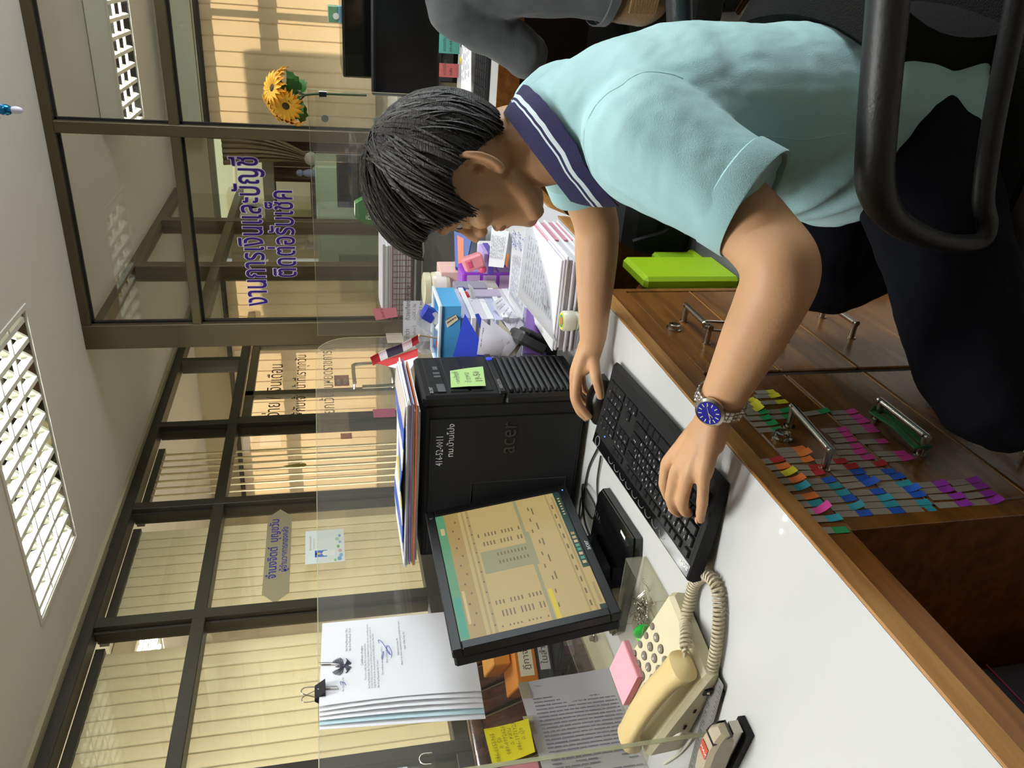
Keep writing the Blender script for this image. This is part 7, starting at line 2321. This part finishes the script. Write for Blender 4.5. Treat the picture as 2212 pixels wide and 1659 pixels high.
body.tube([LW.lerp(Lm['m'], 0.3) - Z0 * 0.006, LW.lerp(Lm['m'], 0.85) - Z0 * 0.006], [0.026, 0.030], 14, flat=0.55)
body.tube([LW.lerp(Lm['r'], 0.2) - Z0 * 0.008, LW.lerp(Lm['p'], 0.62) - Z0 * 0.006], [0.020, 0.013], 14)
tb0 = LW.lerp(Lm['i'], 0.30) + V((0.0, 0.018, -0.012))
add_finger(body, [tb0, tb0 + V((-0.045, 0.022, -0.010)), tb0 + V((-0.080, 0.022, -0.018)), tb0 + V((-0.104, 0.012, -0.020))], 0.0135, 0.0088)
# far (right) hand on the mouse
Rm = {'i': at(1247, 814, 'y', 1.292), 'm': at(1240, 810, 'y', 1.314), 'r': at(1246, 806, 'y', 1.334), 'p': at(1256, 800, 'y', 1.350)}
mz = 0.792
Rp = {'i': [at(1243, 856, 'y', 1.288), at(1258, 884, 'y', 1.287), at(1272, 900, 'y', 1.288)],
      'm': [at(1241, 860, 'y', 1.312), at(1253, 890, 'y', 1.311), at(1266, 902, 'y', 1.311)],
      'r': [at(1250, 850, 'y', 1.334), at(1264, 868, 'y', 1.338), at(1274, 872, 'y', 1.338)],
      'p': [at(1260, 835, 'y', 1.352), at(1272, 850, 'y', 1.353), at(1279, 852, 'y', 1.351)]}
for k, r0, r1 in (('i', 0.0098, 0.0074), ('m', 0.0098, 0.0074), ('r', 0.0094, 0.0070), ('p', 0.0084, 0.0062)):
    add_finger(body, [Rm[k]] + Rp[k], r0, r1)
    body.tube(spline([RW.lerp(Rm[k], 0.02), RW.lerp(Rm[k], 0.55) + Z0 * 0.004, Rm[k]], 4), [0.016, 0.0155, 0.015, 0.0145, 0.014, 0.013, 0.0125, 0.012, 0.0106], 12)
body.tube([RW, RW.lerp(Rm['m'], 0.6) - Z0 * 0.010], [0.025, 0.025], 14)
tb1 = RW.lerp(Rm['i'], 0.42) + V((0.0, -0.004, -0.012))
body.ball(tb1, 0.0135, 12, 8)
body.tube([tb1, tb1.lerp(Rm['i'], 0.55) - Z0 * 0.004, Rm['i'].lerp(RW, 0.12) - Z0 * 0.006], [0.0135, 0.0135, 0.011], 12)
add_finger(body, [tb1, at(1287, 812, 'y', 1.262), at(1294, 838, 'y', 1.258), at(1297, 856, 'y', 1.262)], 0.0125, 0.0080)
# legs inside the trousers
LH, RH = V((-0.135, 0.975, 0.510)), V((-0.145, 1.150, 0.510))
LK, RK = V((-0.445, 0.748, 0.435)), V((-0.430, 1.175, 0.425))
LA, RA = V((-0.395, 0.765, 0.075)), V((-0.33, 1.18, 0.075))
for H_, K_, A_ in ((LH, LK, LA), (RH, RK, RA)):
    body.tube([H_, H_.lerp(K_, 0.5), K_, K_.lerp(A_, 0.35), A_], [0.066, 0.058, 0.046, 0.045, 0.030], 14)
sk_o = remesh(body, 'body', M_SKIN, man, 0.0030, 5, 0.5, None, ((LE, 0.085, 25), (RE, 0.07, 12), (LE.lerp(LW, 0.5), 0.06, 8)))
# nails
for pts_, up_ in ((Lp['p'], 0.9), (Lp['r'], 0.9), (Lp['m'], 0.9), (Rp['i'], 0.9), (Rp['m'], 0.9)):
    d = (pts_[-1] - pts_[-2]).normalized()
    s_ = d.cross(Z0).normalized()
    n_ = s_.cross(d).normalized()
    if n_.z < 0: n_ = -n_
    c = pts_[-1] + n_ * 0.0062 + d * 0.001
    Rn = Matrix((d, s_, n_)).transposed()
    MB().ball(c, (0.0058, 0.0046, 0.0016), 12, 6, 0, Rn).build('nail', M_NAIL, man)
for s_ in (-1, 1):
    ey = MB().ball(hp(0.0755, s_ * 0.031, 0.020), 0.0098, 14, 10).build('eye', pm('eye_white', 'dcd8d0', 0.2), man)
    MB().lathe([(0.0056, 0), (0.004, 0.001), (0.0, 0.0012)], hp(0.0850, s_ * 0.031, 0.019), Fh, 14).build('iris', pm('iris_brown', '1e120c', 0.15), ey)
MB().tube([hp(0.0795, -0.022, -0.0515), hp(0.091, -0.010, -0.0515), hp(0.0955, 0, -0.0515), hp(0.091, 0.010, -0.0515), hp(0.0795, 0.022, -0.0515)], 0.0034, 8, flat=1.6).build('lips', pm('lip_pink', '9a5f50', 0.45), man)


def edge_m(az):
    a = abs((az + PI) % (2 * PI) - PI)          # 0 front, PI back
    deg = math.degrees(a)
    key = [(0, 72), (25, 69), (45, 68), (58, 73), (66, 86), (71, 101), (76, 104), (81, 94), (88, 88), (100, 86), (116, 104), (140, 126), (180, 140)]
    for (d0, v0), (d1, v1) in zip(key, key[1:]):
        if deg <= d1:
            return math.radians(v0 + (v1 - v0) * (deg - d0) / (d1 - d0))
    return math.radians(140)


hair_cap('hair', man, M_HAIR, OH, Fh, Lh, Uh, edge_m, 900, 17)
MB().tube([hp(0.090, 0.012, 0.046), hp(0.086, 0.030, 0.050), hp(0.070, 0.050, 0.046)], [0.002, 0.0035, 0.0015], 6, flat=1.6).build('eyebrow', M_HAIR, man)
MB().tube([hp(0.090, -0.012, 0.046), hp(0.086, -0.030, 0.050), hp(0.070, -0.050, 0.046)], [0.002, 0.0035, 0.0015], 6, flat=1.6).build('eyebrow', M_HAIR, man)

# shirt
sh_b = MB()
rings = [ring(V(c) - (V((0, 0, 0.018)) * (1 if i == 0 else 0)), sd, fw(i), hw, hd, 32, 0.86) for i, (c, hw, hd) in enumerate(TR)]
sh_b.loft(rings)
dL = (LE - LS).normalized()
dR = (RE - RS).normalized()
LHm = at(1622, 438, 'y', 0.828)
RHm = RS.lerp(RE, 0.62)
sh_b.tube(spline([V((-0.165, 1.035, 0.872)), LS + V((0, 0.02, -0.006)), LS.lerp(LHm, 0.5), LHm], 4), [0.066, 0.072, 0.077, 0.080, 0.081, 0.079, 0.076, 0.073, 0.071, 0.069, 0.068, 0.067, 0.067], 24)
sh_b.tube(spline([V((-0.18, 1.19, 0.885)), RS, RS.lerp(RHm, 0.5), RHm], 4), [0.085, 0.084, 0.082, 0.080, 0.076, 0.072, 0.069, 0.066, 0.064, 0.062, 0.060, 0.059, 0.058], 24)


def folds(co, n):
    d = 0.0020 * NZ.noise(co * 22) + 0.0012 * NZ.noise(co * 60)
    w = max(0.0, min(1.0, (0.74 - co.z) / 0.16))                      # slanting drapes at the waist
    q = V((co.x * 9 + co.z * 16, co.y * 5, co.z * 7))
    d += w * 0.0170 * NZ.noise(q)
    if co.y < 1.05 and co.z < 0.72:                                   # gathered drapes over the near hip
        for x0, z0, amp in ((-0.235, 0.66, 0.012), (-0.235, 0.605, 0.014), (-0.20, 0.555, 0.012)):
            dx, dz = co.x - x0, co.z - z0
            s_, t_ = dx * 0.80 - dz * 0.60, dx * 0.60 + dz * 0.80
            d += amp * math.exp(-(t_ / 0.013) ** 2) * math.exp(-((s_ - 0.02) / 0.075) ** 2) - 0.4 * amp * math.exp(-((t_ - 0.026) / 0.014) ** 2) * math.exp(-((s_ - 0.02) / 0.075) ** 2)
    a = max(0.0, min(1.0, (1.02 - co.y) / 0.12)) * max(0.0, min(1.0, (co.z - 0.72) / 0.1))
    ax = (co - LS)
    t_ = ax.dot(dL)
    q2 = V((ax.dot(dL.cross(Z0)) * 26, t_ * 6, ax.dot(dL.cross(dL.cross(Z0))) * 26))
    d += a * 0.0065 * NZ.noise(q2 + V((3, 1, 2)))
    b_ = max(0.0, 1 - abs(co.z - 0.80) / 0.12) * max(0.0, min(1.0, (co.x + 0.14) / 0.08))
    d += b_ * 0.006 * NZ.noise(V((co.x * 8, co.y * 6 + co.z * 14, co.z * 20)))
    return d


shirt = remesh(sh_b, 'shirt', M_SHIRT, man, 0.0055, 7, 0.5, folds)
for nm, c, d, r in (('sleeve_hem', LHm, (LHm - LS.lerp(LHm, 0.5)).normalized(), 0.0675), ('sleeve_hem', RHm, dR, 0.0590)):
    rr = []
    u, w = frame_of(d)
    for t_, k in ((-0.030, 1.005), (-0.028, 1.03), (0.004, 1.035), (0.006, 1.02), (0.004, 0.96), (-0.02, 0.95)):
        rr.append([c + d * t_ + u * (r * k * math.cos(2 * PI * i / 36)) + w * (r * k * math.sin(2 * PI * i / 36)) for i in range(36)])
    MB().loft(rr, 0, False, True, True).build(nm, M_SHIRT, shirt)
# sleeve seam
sp_ = []
n_s = (LS - V((-0.165, 1.05, 0.89))).normalized()
u, w = frame_of(n_s)
# collar
nC = V((-0.68, 0.06, 0.73)).normalized()
cC = V((-0.222, 1.121, 0.974))
fC = (fwd - nC * fwd.dot(nC)).normalized()
lC = nC.cross(fC).normalized()
bpy.context.view_layer.update()


def on_shirt(p, lift=0.0008):
    ok, q, n, i = shirt.closest_point_on_mesh(p - WL[shirt.name])
    return q + WL[shirt.name] + n * lift


def col(a, t):
    """a: 0 front .. 2PI, t: 0 top fold .. 1 outer edge lying on the shirt"""
    top = cC + fC * (0.077 * math.cos(a)) + lC * (0.070 * math.sin(a)) + nC * 0.010
    if t <= 0:
        return top + nC * (0.020 * t)
    f_ = max(0, math.cos(a))
    out = on_shirt(cC + fC * ((0.108 + 0.022 * f_) * math.cos(a)) + lC * ((0.106 + 0.010 * f_) * math.sin(a)) - nC * 0.036, 0.0045)
    p = top.lerp(out, t) + nC * 0.006 * math.sin(PI * t)
    q = on_shirt(p, 0.0045)
    nrm = (q - on_shirt(p, 0.0)).normalized()
    if (p - q).dot(nrm) < 0:
        p = q
    return p


def band(t0, t1, th, mat, name, par, a0=0.30, a1=2 * PI - 0.30):
    rows = [[col(a0 + (a1 - a0) * i / 48, t0 + (t1 - t0) * j / 4) for j in range(5)] for i in range(49)]
    return MB().slab(rows, th).build(name, mat, par)


M_STR = pm('stripe_white', 'd5e2ea', 0.85)
collar = band(0.0, 0.54, 0.003, M_COLL, 'collar', shirt)
band(-0.9, 0.02, 0.002, M_COLL, 'collar_stand', shirt)
for t0, t1, k in ((0.54, 0.585, 1), (0.585, 0.645, 0), (0.645, 0.74, 1), (0.74, 1.0, 0)):
    band(t0, t1, 0.003, M_STR if k else M_COLL, 'collar_stripe' if k else 'collar_band', collar)


sm_ = [on_shirt(at(x, y, 'y', yy)) for x, y, yy in ((1462, 212, 0.95), (1430, 212, 0.95), (1390, 235, 0.96), (1352, 275, 0.97), (1332, 320, 0.97), (1335, 360, 0.97), (1360, 410, 0.97))]
MB().tube([on_shirt(p, 0.0) for p in spline(sm_, 6)], 0.0010, 6).build('sleeve_seam', M_SHIRT, shirt)
sm_ = [on_shirt(at(x, y, 'y', 0.90)) for x, y in ((1640, 295), (1680, 297), (1730, 302), (1780, 296), (1830, 288))]
MB().tube([on_shirt(p, -0.0002) for p in spline(sm_, 5)], 0.0011, 6).build('side_seam', M_SHIRT, shirt)
# trousers and belt
tb = MB()
rings = [ring(V(c), sd, fwd, a_, b_, 28, 0.88) for c, a_, b_ in (((-0.135, 1.060, 0.450), 0.150, 0.115), ((-0.140, 1.060, 0.475), 0.166, 0.125), ((-0.150, 1.060, 0.53), 0.168, 0.127), ((-0.158, 1.060, 0.60), 0.158, 0.126), ((-0.158, 1.06, 0.625), 0.156, 0.124))]
tb.loft(rings)
for H_, K_, A_ in ((LH, LK, LA), (RH, RK, RA)):
    tb.tube(spline([H_, H_.lerp(K_, 0.5), K_, K_.lerp(A_, 0.35), K_.lerp(A_, 0.95)], 4), [0.088, 0.088, 0.087, 0.085, 0.082, 0.079, 0.076, 0.073, 0.070, 0.068, 0.067, 0.066, 0.065, 0.063, 0.062, 0.061, 0.060], 22)


def tfold(co, n):
    return 0.004 * NZ.noise(V((co.x * 18, co.y * 18, co.z * 9))) + 0.0015 * NZ.noise(co * 50)


remesh(tb, 'trousers', M_TROU, man, 0.006, 6, 0.5, tfold)
bl = [ring(V((-0.157, 1.06, z)), sd, fwd, 0.1615 + k, 0.1295 + k, 40, 0.88) for z, k in ((0.585, -0.010), (0.586, -0.007), (0.612, -0.007), (0.613, -0.010))]
MB().loft(bl, 0, False).build('belt', pm('belt_brown', '3a2a20', 0.5), man)
for K_, A_ in ((LK, LA), (RK, RA)):
    c = V((A_.x - 0.06, A_.y, 0.0))
    rr = []
    for x, hw, h in ((0.09, 0.022, 0.05), (0.075, 0.034, 0.085), (0.02, 0.036, 0.085), (-0.03, 0.042, 0.06), (-0.085, 0.044, 0.045), (-0.125, 0.034, 0.036), (-0.142, 0.015, 0.026)):
        rr.append([V((c.x + x, c.y + hw * math.cos(t), 0.0015 + max(0, h * 0.5 + h * 0.5 * math.sin(t)))) for t in [2 * PI * i / 16 for i in range(16)]])
    MB().loft(rr).build('shoe', M_BLACKM, man)

# wristwatch
axw = (LW - LE).normalized()
pw = LE.lerp(LW, 0.935)
toc = (V((0, 0, EYE)) - pw)
nw = (toc - axw * toc.dot(axw)).normalized()
nw = (nw + Z0 * 0.35 + V((-0.25, 0, 0))).normalized()
nw = (nw - axw * nw.dot(axw)).normalized()
bw = axw.cross(nw).normalized()
wt_ = thing('wristwatch', 'steel wristwatch with a blue dial and link bracelet on the near wrist', 'watch', tuple(pw))
M_WST = pm('watch_steel', 'c9c4b8', 0.25, metal=1.0)
cw = pw + nw * 0.0325
MB().lathe([(0.0175, -0.004), (0.0195, -0.002), (0.0195, 0.002), (0.0165, 0.0050), (0.0155, 0.0042)], cw, nw, 36).build('case', M_WST, wt_)
dl = MB().lathe([(0.0154, 0.0043), (0.0154, 0.0047)], cw, nw, 36).build('dial', pm('dial_blue', '1c1f96', 0.3, metal=0.3), wt_)
mk = MB()
for k in range(12):
    a_ = 2 * PI * k / 12
    d = axw * math.cos(a_) + bw * math.sin(a_)
    s_ = nw.cross(d)
    q = cw + d * 0.0118 + nw * 0.0049
    mk.prism([q - d * 0.0022 - s_ * 0.0005, q + d * 0.0022 - s_ * 0.0005, q + d * 0.0022 + s_ * 0.0005, q - d * 0.0022 + s_ * 0.0005], nw * 0.0003)
mk.build('hour_marks', pm('mark_cream', 'e6e0c8', 0.4), dl)['kind'] = 'stuff'
for nm, d, ln in (('minute_hand', -bw * 0.6 + axw * 0.75, 0.0105), ('hour_hand', axw * 0.3 - bw * 0.95, 0.0075), ('second_hand', axw * -0.8 + bw * 0.6, 0.011)):
    d = d.normalized(); s_ = nw.cross(d) * (0.0005 if nm != 'second_hand' else 0.0002)
    q = cw + nw * 0.0053
    MB().prism([q - s_, q + d * ln - s_ * 0.5, q + d * ln + s_ * 0.5, q + s_], nw * 0.0002).build(nm, pm('hand_gold', 'd8cf8a', 0.3), dl)
MB().lathe([(0.0025, 0), (0.0025, 0.003)], cw + bw * 0.0195, bw, 10).build('crown', M_WST, wt_)
lk = None
nL = 26
for k in range(nL):
    a_ = 0.62 + (2 * PI - 1.24) * k / (nL - 1)
    d = nw * math.cos(a_) + bw * math.sin(a_)
    tdir = nw * -math.sin(a_) + bw * math.cos(a_)
    c = pw + d * 0.0318
    Rk = Matrix((axw, tdir, d)).transposed()
    m = MB()
    if lk is None:
        m.box(c, (0.0055, 0.0060, 0.0026), Rk, 0, 0.0008).box(c + axw * 0.0058, (0.0048, 0.0060, 0.0024), Rk, 0, 0.0008).box(c - axw * 0.0058, (0.0048, 0.0060, 0.0024), Rk, 0, 0.0008)
        lk = m.build('bracelet_link', M_WST, wt_, c)
        R0_ = Rk.copy()
    else:
        o = lk.copy(); COL.objects.link(o); o.parent = wt_; o.location = c - WL[wt_.name]
        o.rotation_euler = (Rk @ R0_.inverted()).to_euler()

# ---------------------------------------------------------------- coworker in the grey jacket
cow = thing('person', 'person in a grey jacket and brown corduroy trousers seated at the monitor behind', 'person', (0.09, 2.12, 0))
B0x, B0y = 0.09, 2.12
s2, f2 = V((1, 0, 0)), V((0, 1, 0))
T2 = [((B0x, B0y + 0.00, 0.47), 0.17, 0.14), ((B0x, B0y + 0.01, 0.56), 0.165, 0.13), ((B0x, B0y + 0.02, 0.66), 0.16, 0.115), ((B0x, B0y + 0.03, 0.78), 0.17, 0.115), ((B0x, B0y + 0.05, 0.90), 0.175, 0.108), ((B0x, B0y + 0.06, 0.965), 0.165, 0.09), ((B0x, B0y + 0.07, 1.01), 0.10, 0.07), ((B0x, B0y + 0.08, 1.04), 0.065, 0.058)]
b2 = MB()
b2.loft([ring(V(c), s2, f2, a * 0.88, b * 0.88, 24, 0.9) for c, a, b in T2])
O2 = V((B0x, B0y + 0.11, 1.17))
F2, U2 = V((0, 0.97, -0.24)), V((0, 0.24, 0.97))
L2 = V((-1, 0, 0))
hp2 = add_head(b2, O2, F2, L2, U2)
b2.tube([(B0x, B0y + 0.07, 0.98), (B0x, B0y + 0.085, 1.06), hp2(-0.02, 0, -0.04)], [0.06, 0.052, 0.05], 16)
S2 = [V((B0x - 0.165, B0y + 0.05, 0.945)), V((B0x + 0.165, B0y + 0.05, 0.945))]
E2 = [V((B0x - 0.275, B0y + 0.10, 0.735)), V((B0x + 0.26, B0y + 0.12, 0.73))]
W2 = [V((B0x - 0.24, B0y + 0.40, 0.79)), V((B0x + 0.16, B0y + 0.42, 0.79))]
for s_ in (0, 1):
    arm(b2, S2[s_], E2[s_], W2[s_], 0.88)
    for k in range(4):
        o_ = V(((k - 1.5) * 0.019, 0.075, 0.002))
        kn = W2[s_] + o_
        b2.tube([W2[s_] + V(((k - 1.5) * 0.008, 0, 0)), kn], [0.016, 0.011], 10)
        L_f = (0.062, 0.072, 0.068, 0.052)[k if s_ else 3 - k]
        add_finger(b2, [kn, kn + V((0, L_f * 0.45, 0.004)), kn + V((0, L_f * 0.8, -0.008)), kn + V((0, L_f, -0.016))], 0.0085, 0.0066)
    th_ = W2[s_] + V((0.022 * (1 - 2 * s_), 0.02, -0.006))
    add_finger(b2, [th_, th_ + V((0.020 * (1 - 2 * s_), 0.025, -0.004)), th_ + V((0.026 * (1 - 2 * s_), 0.055, -0.008))], 0.012, 0.008)
for sx_ in (-1, 1):
    H_, K_, A_ = V((B0x + sx_ * 0.09, B0y + 0.02, 0.50)), V((B0x + sx_ * 0.11, B0y + 0.40, 0.50)), V((B0x + sx_ * 0.10, B0y + 0.34, 0.08))
    b2.tube([H_, H_.lerp(K_, 0.5), K_, K_.lerp(A_, 0.4), A_], [0.068, 0.06, 0.048, 0.045, 0.03], 14)
remesh(b2, 'body', M_SKIN, cow, 0.004, 5)


def edge_w(az):
    a = math.degrees(abs((az + PI) % (2 * PI) - PI))
    return math.radians(80 if a < 40 else (80 + (a - 40) * 1.2 if a < 90 else 140))


hair_cap('hair', cow, M_HAIR, O2, F2, L2, U2, edge_w, 260, 5)
M_JACK = pm('jacket_grey', '52575a', 0.85, bump=0.25, bs=400, sheen=0.2)
M_CORD2 = pm('corduroy_brown', '8d6c42', 0.9, bump=0.8, bs=60, stretch=(1, 1, 8), sheen=0.3)
jb = MB()
jb.loft([ring(V(c) - V((0, 0, -0.10 if i == 0 else 0)), s2, f2, a * 1.07, b * 1.12, 28, 0.86) for i, (c, a, b) in enumerate(T2)][0:7])
for s_ in (0, 1):
    jb.tube(spline([S2[s_].lerp(V((B0x, B0y + 0.05, 0.93)), 0.4), S2[s_], S2[s_].lerp(E2[s_], 0.5), E2[s_], E2[s_].lerp(W2[s_], 0.5), E2[s_].lerp(W2[s_], 0.93)], 4), [0.075, 0.075, 0.074, 0.073, 0.072, 0.070, 0.068, 0.066, 0.064, 0.062, 0.061, 0.060, 0.060, 0.059, 0.057, 0.055, 0.053, 0.050, 0.047, 0.044, 0.042], 22)


def jf(co, n):
    return 0.007 * NZ.noise(V((co.x * 10 + co.z * 8, co.y * 8, co.z * 13))) + 0.003 * NZ.noise(co * 30)


jk = remesh(jb, 'jacket', M_JACK, cow, 0.006, 5, 0.5, jf)
MB().loft([ring(V((B0x, B0y + 0.005, z)), s2, f2, 0.181 + k, 0.150 + k, 40, 0.86) for z, k in ((0.572, 0), (0.570, 0.006), (0.592, 0.007), (0.594, 0.003))], 0, False).build('jacket_hem', M_JACK, jk)
tb2 = MB()
tb2.loft([ring(V((B0x, B0y + y_, z)), s2, f2, a, b, 28, 0.88) for y_, z, a, b in ((0.0, 0.43, 0.165, 0.13), (0.0, 0.47, 0.182, 0.150), (0.01, 0.56, 0.172, 0.140), (0.015, 0.62, 0.16, 0.125))])
for sx_ in (-1, 1):
    H_, K_, A_ = V((B0x + sx_ * 0.09, B0y + 0.02, 0.505)), V((B0x + sx_ * 0.11, B0y + 0.40, 0.50)), V((B0x + sx_ * 0.10, B0y + 0.34, 0.08))
    tb2.tube([H_, H_.lerp(K_, 0.5), K_, K_.lerp(A_, 0.35), K_.lerp(A_, 0.95)], [0.090, 0.082, 0.072, 0.066, 0.056], 20)
    c = V((A_.x, A_.y + 0.05, 0))
    rr = []
    for y_, hw, h_ in ((-0.09, 0.022, 0.05), (-0.07, 0.033, 0.08), (0.0, 0.038, 0.07), (0.07, 0.042, 0.045), (0.12, 0.02, 0.028)):
        rr.append([V((c.x + hw * math.cos(t), c.y + y_, 0.0015 + h_ * 0.5 + h_ * 0.5 * math.sin(t))) for t in [2 * PI * i / 14 for i in range(14)]])
    MB().loft(rr).build('shoe', M_BLACKM, cow)
tr2 = remesh(tb2, 'trousers', M_CORD2, cow, 0.007, 5, 0.5, tfold)
MB().box((B0x - 0.105, B0y - 0.142, 0.515), (0.085, 0.006, 0.075), rz(-0.25) @ rx(0.1), 0, 0.002).build('back_pocket', M_CORD2, tr2)
# coworker's chair
c2 = thing('office_chair', 'black armless office chair on a chrome star base under the coworker', 'chair', (B0x, B0y, 0))
cushion(B0x - 0.235, B0x + 0.235, B0y - 0.21, B0y + 0.26, 0.335, 0.415, 0.03, M_FAB, 'seat', c2)
MB().lathe([(0.025, 0.10), (0.025, 0.34)], (B0x, B0y, 0), (0, 0, 1), 14).build('gas_column', M_STEEL, c2)
for k in range(5):
    a = 2 * PI * k / 5 + 0.25 + PI / 5
    e = V((B0x + 0.24 * math.cos(a), B0y + 0.24 * math.sin(a), 0.085))
    MB().tube([(B0x, B0y, 0.12), e], [0.020, 0.013], 10).build('leg', M_STEEL, c2)
    MB().lathe([(0.027, -0.012), (0.027, 0.012)], e - V((0, 0, 0.0565)), (math.sin(a), -math.cos(a), 0), 14).build('caster', M_BLACKM, c2)
ap = [V((B0x - 0.30, B0y - 0.12, 0.37)), V((B0x - 0.31, B0y - 0.12, 0.60)), V((B0x - 0.335, B0y - 0.02, 0.655)), V((B0x - 0.345, B0y + 0.10, 0.655)), V((B0x - 0.31, B0y + 0.16, 0.56)), V((B0x - 0.29, B0y + 0.16, 0.37))]
MB().tube(spline(ap, 6), 0.016, 10).build('armrest', M_CHB, c2)
MB().tube([ap[0], V((B0x - 0.1, B0y - 0.05, 0.345))], 0.012, 8).build('bracket', M_CHB, c2)
